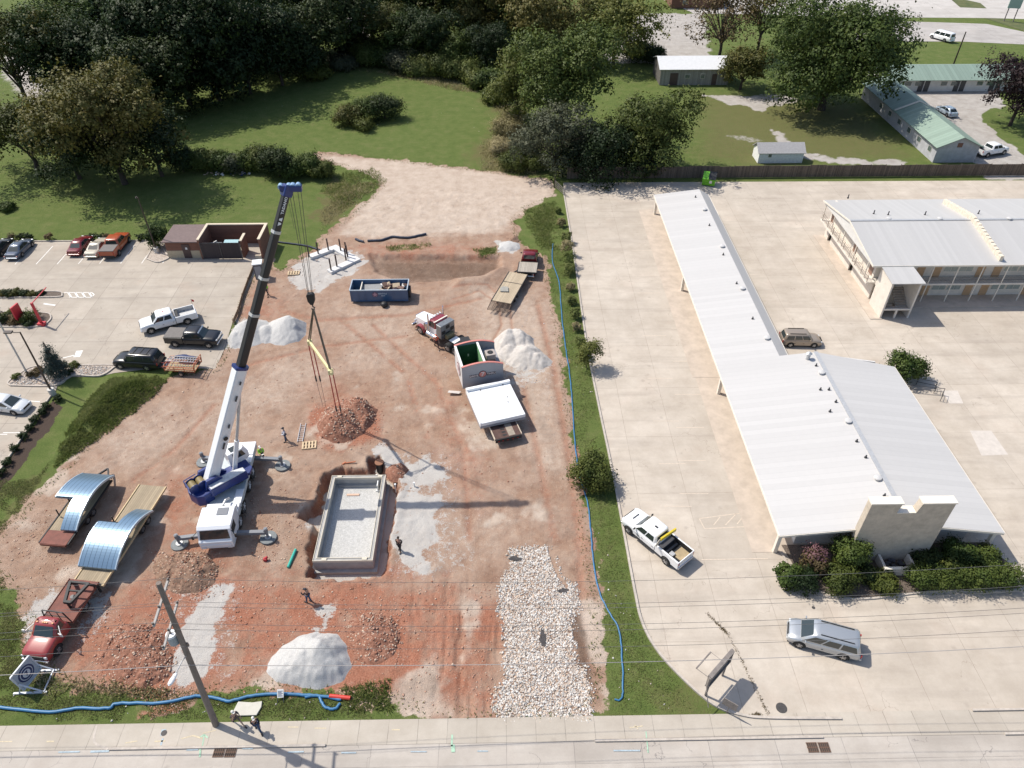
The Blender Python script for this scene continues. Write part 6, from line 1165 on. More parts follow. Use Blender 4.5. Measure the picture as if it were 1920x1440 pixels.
# ================================================================ SEMI TRACTOR, LOWBOY AND THE DRIVE-THRU BUILDING PARTS ON IT
hd = R(135.0); fa = Vector((-8.6, 69.2)); loc = (fa.x - 2.6 * math.cos(hd), fa.y - 2.6 * math.sin(hd), .0); WHT = paintm('truck white paint', (.80, .80, .80), .3); CRED = paintm('truck red paint', (.22, .025, .035), .3)
t = thing('semi_truck', 'white and dark red long-nose semi tractor coupled to the lowboy trailer', 'truck', loc, hd)
mb = MB(); mb.loft([[(x, -w, zb), (x, -w, zt - .12), (x, -w + .14, zt), (x, w - .14, zt), (x, w, zt - .12), (x, w, zb)] for x, w, zb, zt in ((3.85, .62, .7, 1.75), (3.6, .68, .7, 1.88), (1.35, .82, .8, 2.15))]); mb.build('bonnet', WHT, t, bevel=.03)
for s in (-1, 1):
    rings = []
    for k in range(9):
        a = math.pi * (.02 + .96 * k / 8); rings.append([(2.62 + .78 * math.cos(a), s * y, .5 + .72 * math.sin(a)) for y in (.72, 1.18)] + [(2.62 + .68 * math.cos(a), s * y, .5 + .62 * math.sin(a)) for y in (1.18, .72)])
    MB().loft(rings).build('fender', CRED, t, smooth=40); MB().cyl((.98, s * 1.12, 1.15), (.98, s * 1.12, 3.55), .09, n=12).build('exhaust_stack', CHROME, t, smooth=40); MB().cyl((1.55, s * .98, 1.2), (1.55, s * .98, 2.0), .2, n=14).build('air_cleaner', CHROME, t, smooth=40)
    MB().cyl((1.4, s * 1.0, .75), (-.4, s * 1.0, .75), .32, n=16).build('fuel_tank', CHROME, t, smooth=40); MB().box((3.75, s * .78, 1.25), (.12, .24, .24)).build('headlight', LAMP_W, t, bevel=.02); MB().beam((1.3, s * .9, 2.3), (1.35, s * 1.35, 2.3), .03, .03).box((1.35, s * 1.4, 2.1), (.06, .18, .5)).build('mirror', CHROME, t)
greenhouse(t, CRED, 1.4, -.15, 1.1, -.1, 1.0, .92, 1.95, 2.75, [(.1, .9)]); MB().bb(-.15, 1.38, -1.0, 1.0, .95, 1.94).build('cab_side', WHT, t, bevel=.04)
MB().box((.1, 0, 2.79), (.16, 1.9, .05)).build('roof_trim', TRIM, t); [MB().box((1.0, y, 2.86), (.3, .13, .14)).build('roof_lamp', LAMP_W, t, bevel=.03) for y in (-.7, -.35, 0, .35, .7)]
mb = MB(); mb.bb(-1.0, -.2, -1.02, 1.02, 1.0, 2.7); mb.build('headache_rack', mat('brushed grey rack', (.22, .23, .24), .4, .5, var=.2, scale=3), t, bevel=.03); mb = MB(); [mb.bb(-1.04, -1.002, y, y + .5, z, z + .4) for y, z in ((-.9, 1.6), (-.25, 2.1), (.4, 1.6), (-.2, 1.2))]; mb.build('rack_panel', BLK, t); MB().bb(-1.5, -1.05, -.55, .55, .95, 1.5).build('tool_box', mat('olive tool box', (.20, .17, .09), .6), t, bevel=.03)
MB().bb(-3.5, 3.8, -.42, .42, .7, .98).build('frame', BLKS, t); MB().bb(-2.6, -1.7, -.55, .55, 1.0, 1.05).build('deck_plate', WHT, t); MB().box((3.98, 0, .65), (.2, 2.3, .3)).build('front_bumper', CHROME, t, bevel=.04); MB().box((3.9, 0, 1.3), (.08, 1.1, .9)).build('grille', CHROME, t)
for x, y in ((2.62, 1.0), (2.62, -1.0)): wheel(t, x, y, .52, .3, CHROME)
for x in (-2.1, -3.35):
    for s in (-1, 1): wheel(t, x, s * .95, .52, .56, RIM)
tr = R(107.0); T0 = (.5, 50.4); t = thing('lowboy_trailer', 'dark brown lowboy trailer carrying the grey module and white roof panel', 'trailer', (T0[0], T0[1], 0), tr); BRD = mat('dark brown trailer deck', (.085, .045, .036), .8, var=.25, scale=3); PADW = mat('worn plank inset', (.30, .25, .20), .85, var=.15)
MB().bb(0, 12.2, -1.3, 1.3, .78, .92).build('deck', BRD, t); mb = MB(); [mb.bb(0, 12.2, s * 1.34 - .04, s * 1.34 + .04, .74, .97) for s in (-1, 1)]; mb.build('side_rail', mat('pale worn rail', (.50, .42, .33), .8), t); MB().bb(.1, 3.4, -.75, -.1, .922, .94).build('plank_inset', PADW, t)
mb = MB(); [mb.bb(.25 + k * .42, .45 + k * .42, .05, .45, .922, .935) for k in range(6)]; mb.build('deck_slots', BLK, t); mb = MB(); mb.bb(-.1, .0, -1.3, 1.3, .5, .9); mb.bb(.2, 12, -.5, -.38, .4, .78); mb.bb(.2, 12, .38, .5, .4, .78); mb.bb(12.2, 12.6, -1.2, 1.2, .8, 1.5); mb.bb(12.6, 16.2, -.5, .5, 1.12, 1.4); mb.build('frame', BLKS, t)
mb = MB(); [mb.bb(-.13, -.102, y, y + .16, .62, .70) for y in (-1.0, -.5, 0, .5, .9)]; mb.build('reflectors', LAMP_R, t); [wheel(t, x, s * 1.0, .42, .4, RIM) for x in (1.4, 2.4) for s in (-1, 1)]
# module: local x along its front wall (to the right), y to the back, z up from the deck
ma = R(14.0); A_ = P(868, 729, 1.0); SID = wave_mat('grey lap siding', (.30, .305, .33), (.17, .17, .19), 7.5, 'Z', rough=.6, var=.03, width=.13); WHS = wave_mat('pale corrugated side', (.62, .60, .59), (.45, .44, .43), 6, 'Z', rough=.6, var=.03, width=.15, amt=.4); GRN = mat('dark green lining board', (.035, .10, .045), .85, var=.25, scale=1.5); LGRN = mat('light green board', (.17, .36, .16), .85, var=.15, scale=2); REDT = mat('red coping', (.55, .20, .17), .6)
t = thing('coffee_kiosk_module', 'roofless grey-sided kiosk module with green lining and arched walls on the lowboy trailer', 'building module', (A_[0], A_[1], .98), ma)
def arcw(y0, y1, xs0, xs1, hfun, m, name, cop=None):
    n = 14; mb = MB(); xs = np.linspace(xs0, xs1, n); mb.xprism([(xs0, 0), (xs1, 0)] + [(x, hfun(x)) for x in xs[::-1]], y0, y1); o = mb.build(name, m, t)
    mb = MB(); mb.loft([[(x, y0 - .04, hfun(x) + .005), (x, y1 + .04, hfun(x) + .005), (x, y1 + .04, hfun(x) + .07), (x, y0 - .04, hfun(x) + .07)] for x in xs]); mb.build('coping', cop or REDT, o); return o
hf = lambda x: 2.75 + .28 * math.sin(math.pi * min(1, x / 4.3) * .9) - .42 * (x / 4.3) ** 3
arcw(0, .14, 0, 4.3, hf, SID, 'front_wall'); arcw(3.75, 3.89, 0, 4.3, hf, SID, 'back_wall')
MB().bb(.01, .15, .142, 3.748, 0, 2.75).build('side_wall', WHS, t); MB().bb(-.02, .19, .10, 3.79, 2.752, 2.82).build('wall_cap', mat('white flashing', (.78, .77, .76), .5), t)
MB().bb(2.35, 2.49, .142, 3.748, 0, 2.85).build('partition', LGRN, t); MB().bb(2.31, 2.53, .142, 3.748, 2.852, 2.91).build('partition_cap', mat('white flashing', (.78, .77, .76), .5), t)
mb = MB(); mb.bb(.152, 2.348, .142, .17, .03, 2.7); mb.bb(.152, 2.348, 3.72, 3.747, .03, 2.7); mb.bb(.152, .17, .172, 3.718, .03, 2.7); mb.bb(.152, 2.348, .142, 3.747, 0, .03); mb.build('lining', GRN, t); MB().bb(1.35, 1.5, 3.69, 3.718, 1.2, 1.5).build('outlet_box', TRIM, t)
MB().bb(2.5, 4.25, .16, 3.74, 1.78, 1.88).build('side_roof', mat('grey membrane', (.28, .28, .30), .8), t)
lm = mat('worn white lettering', (.60, .52, .50), .6); back = mat('dark sign backing', (.045, .025, .035), .6); so = MB().bb(.75, 1.72, -.03, -.003, 1.30, 1.62).build('sign_backing', back, t); MB().bb(2.55, 3.5, -.03, -.003, 1.30, 1.62).build('sign_backing', back, t); MB().disc((2.12, -.02, 1.55), .42, 'y', 24, t=.035).build('sign_disc', back, t); MB().disc((2.12, -.045, 1.55), .36, 'y', 24, t=.02).build('sign_disc', REDT, t)
text('sign_lettering', 'DRIVE', .34, lm, t, frame((1.22, -.04, 1.46), (1, 0, 0), (0, 0, 1)), .008); text('sign_lettering', 'THRU', .34, lm, t, frame((3.02, -.04, 1.46), (1, 0, 0), (0, 0, 1)), .008); text('sign_lettering', '7', .72, lm, t, frame((2.12, -.062, 1.55), (1, 0, 0), (0, 0, 1)), .02)
dd = MB().disc((-.02, 1.7, 1.35), .72, 'x', 28, t=.06).build('round_sign', mat('brown sign rim', (.16, .08, .08), .6), t); MB().disc((-.055, 1.7, 1.35), .62, 'x', 28, t=.03).build('sign_face', mat('pink white sign face', (.62, .50, .50), .6), dd)
text('sign_lettering', '7', .9, mat('brown sign rim', (.16, .08, .08), .6), t, frame((-.075, 1.7, 1.35), (0, -1, 0), (0, 0, 1)), .03)
ac = thing('air_conditioner', 'beige air conditioning unit standing on the open half of the kiosk module', 'air conditioner', off((A_[0], A_[1]), ma, 3.35, 1.7) + (2.86,), ma)
ACM = mat('beige unit casing', (.36, .31, .28), .6); MB().prism([(-.5, -.42), (-.42, -.5), (.42, -.5), (.5, -.42), (.5, .42), (.42, .5), (-.42, .5), (-.5, .42)], 0, .95).build('casing', ACM, ac, bevel=.03); MB().disc((0, 0, .965), .3, 'z', 24, t=.03).build('fan_opening', BLK, ac); mb = MB(); [mb.beam((.28 * math.cos(a), .28 * math.sin(a), .99), (-.28 * math.cos(a), -.28 * math.sin(a), .99), .03, .01) for a in (0, .8, 1.6, 2.4)]; mb.build('fan_grille', STEEL, ac); MB().bb(-.42, .42, -.52, -.502, .1, .4).build('panel', mat('brown unit panel', (.15, .12, .11), .6), ac)
wr = R(17.5); cc = [P(873, 737, 1.75), P(958, 711, 1.75), P(982, 776, 1.75), P(902, 796, 1.75)]; c_ = (sum(p[0] for p in cc) / 4, sum(p[1] for p in cc) / 4)
t = thing('white_roof_panel', 'large bright white membrane roof panel lying flat at the tail of the lowboy', 'roof panel', (c_[0], c_[1], .98), R(17.0)); WM = mat('white roof membrane', (.84, .84, .84), .55)
MB().bb(-2.3, 2.3, -2.55, 2.35, .35, .75).build('deck', WM, t, bevel=.06); mb = MB(); mb.bb(-2.32, 2.32, 2.352, 2.72, .3, 1.05); mb.bb(-2.3, -2.18, -2.55, 2.35, .752, .85); mb.build('upstand', WM, t, bevel=.05); mb = MB(); mb.bb(-2.3, 2.3, -2.56, 2.34, .1, .34); mb.build('rim', SID, t)
for x, y in ((-.9, 2.2), (1.5, 2.3), (1.35, .4), (1.2, -.35)): MB().cyl((x, y, .75), (x, y, .86), .05, n=8).build('roof_drain', STEEL, t)
o = MB().slab((-.9, -.2, .35), (.3, -.25, .2), (.5, .15, .2), (-.8, .2, .3), .05).build('crumpled_sheet', mat('pale plastic sheeting', (.55, .50, .46), .6, var=.1), None, bevel=.05); x, y = P(856, 738); o.location = (x, y, 0); tag(o, 'pale crumpled sheeting on the earth beside the white roof panel', 'sheeting')
# ================================================================ DUMPSTERS
DB = paintm('dumpster blue paint', (.028, .085, .185), .5); x0, y0 = P(661, 567)[0], 75.0
t = thing('roll_off_dumpster', 'long dark blue roll-off dumpster full of builders rubbish', 'dumpster', (-14.85, 76.15, 0), R(.0)); L_, W_, Hh = 6.9, 2.4, 1.75
mb = MB(); mb.bb(-L_ / 2, L_ / 2, -W_ / 2, -W_ / 2 + .08, .2, Hh); mb.bb(-L_ / 2, L_ / 2, W_ / 2 - .08, W_ / 2, .2, Hh); mb.bb(-L_ / 2, -L_ / 2 + .08, -W_ / 2 + .081, W_ / 2 - .081, .2, Hh); mb.bb(L_ / 2 - .08, L_ / 2, -W_ / 2 + .081, W_ / 2 - .081, .2, Hh); mb.bb(-L_ / 2 + .081, L_ / 2 - .081, -W_ / 2 + .081, W_ / 2 - .081, .2, .3); mb.build('bin', DB, t)
mb = MB(); [mb.bb(-L_ / 2 - .04, L_ / 2 + .04, s * W_ / 2 - .06, s * W_ / 2 + .06, Hh, Hh + .1) for s in (-1, 1)]; [mb.bb(s * L_ / 2 - .06, s * L_ / 2 + .06, -W_ / 2 + .061, W_ / 2 - .061, Hh, Hh + .1) for s in (-1, 1)]; mb.build('rim', mat('pale blue worn rim', (.36, .42, .48), .5), t)
mb = MB(); [mb.bb(x, x + .1, -W_ / 2 - .05, -W_ / 2 - .002, .25, Hh) for x in np.arange(-L_ / 2 + .05, L_ / 2, .85) if not (-.9 < x < 1.0)]; mb.build('ribs', DB, t); MB().bb(L_ / 2, L_ / 2 + .25, -.6, .6, .3, 1.3).build('tail_frame', BLKS, t); [MB().cyl((x, s * .8 - .1, .12), (x, s * .8 + .1, .12), .12, n=10).build('roller', STEEL, t) for x in (-3, 3) for s in (-1, 1)]
pe = mat('faded pink emblem', (.42, .26, .32), .6); MB().disc((-.45, -W_ / 2 - .012, 1.2), .36, 'y', 20, t=.02).build('emblem', mat('emblem ring', (.12, .08, .13), .6), t)
pts = [(-.45 + (.33 if k % 2 == 0 else .15) * math.sin(k * math.pi / 5), 1.2 + (.33 if k % 2 == 0 else .15) * math.cos(k * math.pi / 5)) for k in range(10)]; MB().xprism(pts, -W_ / 2 - .045, -W_ / 2 - .023).build('star', pe, t)
fl_ = mat('faded pale lettering', (.34, .42, .50), .6); text('lettering', 'RENTALS', .26, fl_, t, frame((.45, -W_ / 2 - .012, 1.3), (1, 0, 0), (0, 0, 1)), .01); text('lettering', '866-0', .2, fl_, t, frame((.5, -W_ / 2 - .012, 1.02), (1, 0, 0), (0, 0, 1)), .01)
t = thing('rubbish_load', 'heap of cardboard, boards and blue sheet inside the blue roll-off', 'rubbish', (-14.85, 76.15, 0), 0)
MB().slab((-2.1, -1.0, .95), (0.1, -1.0, 1.0), (.2, 1.05, 1.35), (-2.1, 1.05, 1.3), .04).build('grey_board', mat('grey board', (.27, .27, .27), .8, var=.1), t); MB().bb(-2.3, -2.2, -1.1, 1.1, .3, 1.6).build('pale_board', TRIM, t)
random.seed(5)
for m_, n_ in ((mat('cardboard', (.42, .33, .23), .85, var=.1), 7), (mat('white foam', (.72, .70, .68), .8), 5), (mat('torn blue sheet', (.04, .27, .50), .6), 3), (mat('brown scrap', (.15, .09, .07), .85), 6), (mat('pink scrap', (.50, .34, .32), .85), 3)):
    for k in range(n_):
        x = random.uniform(.1, 3.1) if m_.name != 'torn blue sheet' else random.uniform(1.7, 2.6); MB().box((x, random.uniform(-.85, .85), random.uniform(1.0, 1.5)), (random.uniform(.3, .9), random.uniform(.25, .7), random.uniform(.04, .35)), random.uniform(0, 3), ry=random.uniform(-.5, .5), rx=random.uniform(-.5, .5)).build('scrap', m_, t)
g_ = P(1328, 346); t = thing('green_dumpster', 'lime green dumpster with black lid by the board fence', 'dumpster', (g_[0], g_[1], ZL), R(-18)); LG = mat('lime green paint', (.14, .42, .02), .5)
MB().add([(-.95, -.8, .15), (.95, -.8, .15), (.95, .7, .15), (-.95, .7, .15), (-1.0, -.95, 1.2), (1.0, -.95, 1.2), (1.0, .8, 1.75), (-1.0, .8, 1.75)], [(3, 2, 1, 0), (4, 5, 6, 7), (0, 1, 5, 4), (1, 2, 6, 5), (2, 3, 7, 6), (3, 0, 4, 7)]).build('bin', LG, t, bevel=.03); MB().slab((-.1, -.97, 1.22), (1.02, -.97, 1.22), (1.02, .82, 1.79), (-.1, .82, 1.79), .04).build('lid', BLK, t); [MB().bb(s * 1.0 - .05, s * 1.0 + .05, -.4, .2, .7, .85).build('fork_pocket', LG, t) for s in (-1, 1)]; MB().box((.3, -1.0, .8), (.4, .04, .4), ry=0).build('panel_notice', TRIM, t)
# ================================================================ FOUNDATIONS
FC = mat('fresh concrete', (.36, .35, .335), .9, var=.12, scale=1.6, bump=.25, bscale=16); FW = mat('form timber', (.60, .54, .44), .85, var=.06); fx0_, fx1_, fy0_, fy1_ = -15.68, -10.82, 36.75, 46.15
t = thing('basement_foundation', 'open rectangular concrete foundation box with pale timber edges sunk in a pit', 'foundation', (fx0_, fy0_, 0)); a_, b_ = fx1_ - fx0_, fy1_ - fy0_; w = .26
mb = MB(); mb.bb(0, a_, 0, w, -1.2, .3); mb.bb(0, a_, b_ - w, b_, -1.2, .3); mb.bb(0, w, w + .001, b_ - w - .001, -1.2, .3); mb.bb(a_ - w, a_, w + .001, b_ - w - .001, -1.2, .3); mb.build('wall', FC, t)
mb = MB(); mb.bb(-.3, a_ + .3, -.32, -.002, -1.25, -.85); mb.bb(-.3, -.002, 0, b_, -1.25, -.85); mb.bb(a_ + .002, a_ + .3, 0, b_, -1.25, -.85); mb.bb(w + .002, w + .22, w + .01, b_ - w - .01, -1.25, -.5); mb.bb(w + .23, a_ - w - .01, b_ - w - .25, b_ - w - .003, -1.25, -.5); mb.build('footing', FC, t)
mb = MB()
for x0_, x1_, y0_, y1_ in ((-.03, a_ + .03, -.03, .015), (-.03, a_ + .03, b_ - .015, b_ + .03), (-.03, .015, .016, b_ - .016), (a_ - .015, a_ + .03, .016, b_ - .016), (w - .02, a_ - w + .02, w - .02, w + .03), (w - .02, a_ - w + .02, b_ - w - .03, b_ - w + .02), (w - .02, w + .03, w + .031, b_ - w - .031), (a_ - w - .03, a_ - w + .02, w + .031, b_ - w - .031)): mb.bb(x0_, x1_, y0_, y1_, .12, .36)
for x, y in ((.7, 0), (4.0, 0), (.5, b_ - w), (4.2, b_ - w)): mb.bb(x, x + .4, y + .02, y + w - .02, .362, .40)
mb.build('formwork', FW, t)
fg = MB().bb(w + .221, a_ - w - .004, w + .004, b_ - w - .252, -1.2, -.72).build('gravel_floor', mat('gravel floor', (.38, .375, .36), .95, col2=(.58, .57, .55), scale=9, bump=.8, bscale=18), t)
o = MB().box((0, 0, 0), (1.15, .22, .06)).build('timber_plank', mat('plank timber', (.58, .40, .30), .8), None); x, y = P(662, 928, -.7); o.location = (x, y, -.68); tag(o, 'short pinkish plank lying on the gravel floor of the foundation', 'plank')
mb = MB(); mb.bb(0, .9, 0, .08, 0, .08); mb.bb(.2, .28, -.1, .55, .0, .85); mb.bb(.72, .8, -.1, .55, 0, .85); o = mb.build('white_pipe_frame', mat('white pvc', (.78, .78, .76), .4), None); x, y = P(706, 919, -.5); o.location = (x - .1, y, -.65); tag(o, 'small white pipe frame in the far corner of the foundation', 'pipe')
# second footing with steel posts
t = thing('post_footing', 'white angled concrete footing with nine dark steel posts on the gravel pad', 'foundation', (-22.4, 85.2, 0)); pts = [Vector((*P(*q_, .3), 0)) for q_ in ((577, 478), (630, 459), (676, 486), (621, 511))]; c0 = Vector((-22.4, 85.2, 0)); pts = [p - c0 for p in pts]; mb = MB()
for k in range(3):
    a, b = pts[k], pts[k + 1]; d = (b - a).normalized(); nrm_ = Vector((d.y, -d.x, 0)); z0, z1 = -.1, .34 + .004 * k; a2 = a - d * .0; b2 = b; q_ = [(a2.x, a2.y), (b2.x, b2.y), ((b2 + nrm_ * .95).x, (b2 + nrm_ * .95).y), ((a2 + nrm_ * .95).x, (a2 + nrm_ * .95).y)]; mb.prism(q_, z0, z1)
mb.build('footing', mat('white fresh concrete', (.62, .61, .60), .85, var=.05), t)
PST = mat('dark rusty post', (.06, .035, .03), .7)
for px, py in ((580, 482), (597, 476), (616, 469), (639, 470), (650, 476), (649, 488), (632, 500), (621, 507), (652, 482)):
    x, y = P(px, py, .3); o_ = MB().bb(-.08, .08, -.08, .08, 0, 1.75).build('post', PST, t); o_.location = (x - c0.x, y - c0.y, .3)
# ================================================================ SMALL SITE THINGS
PAL = mat('pallet timber', (.55, .42, .27), .85, var=.12)
def pallet(name, label, px, py, rz, w=1.2, l=1.0):
    t = thing(name, label, 'pallet', (*P(px, py), ground_z(*P(px, py)) + .01), rz)
    for k in range(5): MB().bb(-w / 2 + k * (w - .16) / 4, -w / 2 + k * (w - .16) / 4 + .16, -l / 2, l / 2, .11, .135).build('board', PAL, t)
    for y in (-l / 2 + .05, 0, l / 2 - .05): MB().bb(-w / 2, w / 2, y - .045, y + .045, .0, .108).build('bearer', PAL, t)
pallet('wooden_pallet', 'pale wooden pallet lying on the earth below the short aluminium ladder', 580, 835, R(8), 1.35, 1.0); pallet('wooden_pallet', 'wooden pallet lying at the left end of the upper gravel pad', 551, 513, R(5), 1.5, .9)
x, y = P(566, 812); ladder('ladder', 'short grey aluminium ladder lying flat beside the wooden pallet', (x, y), R(94), 2.6, .5, ALU, ground_z(x, y) + .02)
GRP = mat('teal pvc pipe', (.03, .36, .28), .45); mb = MB().cyl((-.9, 0, .14), (.9, 0, .14), .12, n=12); o = mb.build('green_pipe', GRP, None, smooth=40); x, y = P(548, 1049); o.location = (x, y, .02); o.rotation_euler = (0, 0, R(82)); tag(o, 'short teal green plastic pipe lying left of the foundation pit', 'pipe')
o = MB().cyl((-.75, 0, .16), (.75, 0, .16), .15, n=14).build('red_pipe', mat('red plastic pipe', (.55, .05, .035), .4), None, smooth=40); x, y = P(638, 1309); o.location = (x, y, 0); o.rotation_euler = (0, 0, R(-7)); tag(o, 'bright red plastic pipe at the end of the blue hose loop', 'pipe')
o = MB().cyl((-.6, 0, .1), (.6, 0, .1), .06, n=10).cyl((-.62, -.08, .1), (-.3, .1, .12), .09, n=10).build('orange_pipe', mat('orange pipe', (.50, .16, .07), .5), None); x, y = P(655, 869); o.location = (x, y, .02); o.rotation_euler = (0, 0, R(12)); tag(o, 'thin orange pipe at the upper edge of the foundation pit', 'pipe')
o = MB().box((0, 0, .15), (.3, .25, .28)).cyl((-.1, 0, .2), (.2, .1, .35), .1).build('red_can', mat('red can', (.42, .02, .03), .5), None, bevel=.04); x, y = P(498, 1051); o.location = (x, y, .0); tag(o, 'small dark red fuel can on the earth below the crane front', 'can')
x, y = P(712, 873, -.3); o = MB().cyl((0, 0, -1.0), (0, 0, .12), .36, n=20).build('inspection_lid', BLK, None); o.location = (x, y, 0); tag(o, 'round black chamber with rusty lid at the foundation corner', 'manhole'); l2 = MB().cyl((0, 0, .121), (0, 0, .19), .42, n=20).build('lid', mat('rusty lid', (.24, .11, .06), .8), o)
PVC = mat('white pvc', (.78, .78, .76), .4)
for k, (px, py, h_, lab) in enumerate(((706, 893, 1.3, 'white standpipe beside the rusty round lid'), (741, 910, 1.1, 'white standpipe on the gravel right of the foundation'), (777, 912, .5, 'short white capped pipe out on the pale gravel'))):
    x, y = P(px, py); z = ground_z(x, y); o = MB().cyl((0, 0, 0), (0, 0, h_), .06, n=10).cyl((0, 0, h_ - .1), (0, 0, h_ + .02), .09, n=10).build('standpipe', PVC, None, smooth=40); o.location = (x, y, z); tag(o, lab, 'pipe')
x, y = P(721, 575); t = MB(); rings = [[(r_ * math.cos(a * .524), r_ * math.sin(a * .524), z) for a in range(12)] for r_, z in ((.25, 0), (.42, .2), (.42, .45), (.3, .6), (.12, .66))]; o = t.loft(rings).build('black_drum', BLK, None, smooth=50); o.location = (x, y, 0); tag(o, 'squat black drum on the earth in front of the blue dumpster', 'drum')
x, y = P(318 + 160, 497); t = thing('portable_toilet', 'grey portable toilet with white roof partly behind the black boom', 'toilet', (*P(489, 520), .02), R(10)); MB().bb(-.55, .55, -.55, .55, 0, 2.1).build('cabin', mat('grey toilet plastic', (.10, .10, .11), .6), t, bevel=.05); MB().prism([(-.62, -.62), (.62, -.62), (.62, .62), (-.62, .62)], 2.1, 2.28).build('roof', mat('white plastic roof', (.82, .82, .8), .5), t, bevel=.08); MB().bb(-.4, .4, -.58, -.555, .1, 1.9).build('door', mat('pale toilet door', (.3, .31, .32), .6), t)
sc_b = P(463, 1330); o = MB().prism([(-.95, -.5), (.8, -.48), (1.0, .1), (.95, .5), (.3, .42), (-.7, .5)], 0, .12).build('board_sheet', mat('pale grey board', (.50, .48, .42), .8, var=.06), None, bevel=.02); o.location = (*sc_b, .03); tag(o, 'pale grey slab lying on the verge behind the two front walkers', 'slab')
x, y = P(526, 1318); t = thing('notice_board', 'small white notice box standing on the verge by the blue hose', 'sign', (x, y, .0), R(4)); MB().bb(-.22, .22, -.03, .03, .35, .9).build('panel', mat('white notice', (.7, .7, .68), .6), t); [MB().bb(s * .2 - .02, s * .2 + .02, -.02, .02, 0, .36).build('leg', STEEL, t) for s in (-1, 1)]; mb = MB(); [mb.bb(-.16, .16 - .08 * (k % 2), -.04, -.032, .45 + k * .08, .48 + k * .08) for k in range(5)]; mb.build('notice_lines', NAVY, t); t.rotation_euler = (R(-50), 0, R(4))
# hoses
def hose(name, label, pts, r, m, closed=False, dz=0.0):
    w_ = []
    for x, y in smooth_path(PP(pts), 6) if False else [(v.x, v.y) for v in smooth_path(PP(pts), 6)]: w_.append((x + random.uniform(-.03, .03), y + random.uniform(-.03, .03), ground_z(x, y) + r * .9 + dz))
    o = MB().tube(w_, r, 8).build(name, m, None, smooth=60); return tag(o, label, 'hose')
HB = mat('blue lay-flat hose', (.035, .15, .30), .45, var=.15, scale=2); DK = mat('dark silt sock', (.035, .045, .07), .7, var=.3, scale=3)
hose('drainage_hose', 'long blue hose along the grass strip beside the motel lot kerb', [(1037, 458), (1036, 492), (1048, 530), (1054, 600), (1060, 650), (1068, 700), (1073, 760), (1078, 830), (1086, 890), (1101, 940), (1108, 1000), (1113, 1060), (1124, 1110), (1141, 1147), (1160, 1180), (1166, 1230), (1168, 1292), (1163, 1312), (1152, 1312)], .065, HB)
hose('drainage_hose', 'long blue hose along the front verge ending in a loop', [(-40, 1326), (0, 1327), (95, 1336), (150, 1329), (205, 1329), (222, 1320), (300, 1319), (368, 1307), (405, 1310), (430, 1316), (465, 1307), (500, 1303), (560, 1304), (600, 1306), (640, 1313)], .115, HB)
hose('drainage_hose', 'short looped blue hose end lying beside the red pipe', [(572, 1308), (596, 1306), (604, 1318), (612, 1328), (628, 1330), (638, 1320)], .105, HB)
hose('silt_sock', 'dark silt sock lying across the pale earth behind the footing posts', [(690, 453), (715, 452), (735, 446), (760, 447), (780, 444), (799, 440)], .16, DK); hose('silt_sock', 'thin dark silt sock running past the brick enclosure to the footing', [(505, 453), (530, 456), (555, 459), (578, 463), (600, 470)], .12, DK); hose('silt_sock', 'small dark scrap of silt sock left of the long one', [(667, 450), (674, 453), (682, 455)], .16, DK)
# silt fence at the lot edge
pf = PP([(478, 500), (466, 530), (455, 560), (448, 585), (438, 608)]); t = thing('silt_fence', 'low brown silt fence between restaurant lot and bare earth', 'fence', (pf[0][0], pf[0][1], 0)); mb = MB()
for (x0_, y0_), (x1_, y1_) in zip(pf[:-1], pf[1:]): mb.beam((x0_ - pf[0][0], y0_ - pf[0][1], .3), (x1_ - pf[0][0], y1_ - pf[0][1], .3), .03, .55)
mb.build('fabric', mat('brown silt fabric', (.20, .13, .08), .9), t); [MB().bb(x_ - pf[0][0] - .03, x_ - pf[0][0] + .03, y_ - pf[0][1] - .03, y_ - pf[0][1] + .03, 0, .8).build('stake', PAL, t) for x_, y_ in pf]
# white sign stand at the lower left
SG = mat('galvanised sign frame', (.50, .53, .58), .45, var=.08); x, y = P(72, 1283); t = thing('sign_stand', 'white steel sign stand with round dark emblem in front of the red truck', 'sign', (x, y, 0), R(2))
mb = MB(); [mb.beam((-1.25 + q_, yy, .06), (1.05 + q_, yy, .06), .14, .12) for yy, q_ in ((-.65, -.15), (1.0, .0))]; mb.build('base_rail', SG, t); mb = MB(); [mb.beam((.75, yy, .1), (-.55, yy, 1.25), .09, .07) for yy in (-.65, 1.0)]; mb.beam((-1.0, -.65, .1), (-.62, -.65, .85), .09, .07); mb.beam((-1.0, 1.0, .1), (-.62, 1.0, .85), .09, .07); mb.beam((.72, -.65, .16), (.72, 1.0, .16), .09, .07); mb.build('brace', SG, t)
c_ = Vector((-.45, .22, 1.2)); u_ = Vector((.30, .95, 0)).normalized(); v_ = Vector((-.12, 0, .99)).normalized(); n_ = u_.cross(v_); dm = [c_ + u_ * a + v_ * b for a, b in ((-.85, -.85), (.85, -.85), (.85, .85), (-.85, .85))]; mb = MB(); mb.add(dm + [p - n_ * .05 for p in dm], [(0, 1, 2, 3), (7, 6, 5, 4), (0, 4, 5, 1), (1, 5, 6, 2), (2, 6, 7, 3), (3, 7, 4, 0)]); pn = mb.build('sign_panel', mat('grey blue sign panel', (.36, .40, .46), .5), t)
[MB().beam(dm[k], dm[(k + 1) % 4], .10, .10).build('edge_tube', SG, pn) for k in range(4)]
sgn = 1 if n_.x > 0 else -1
for r_, m_, o_ in ((.62, NAVY, .01), (.50, SG, .02), (.44, NAVY, .03), (.30, SG, .04)): MB().cyl(c_ + n_ * sgn * (o_ * .9), c_ + n_ * sgn * (o_ + .012), r_, n=28).build('emblem_ring', m_, pn)
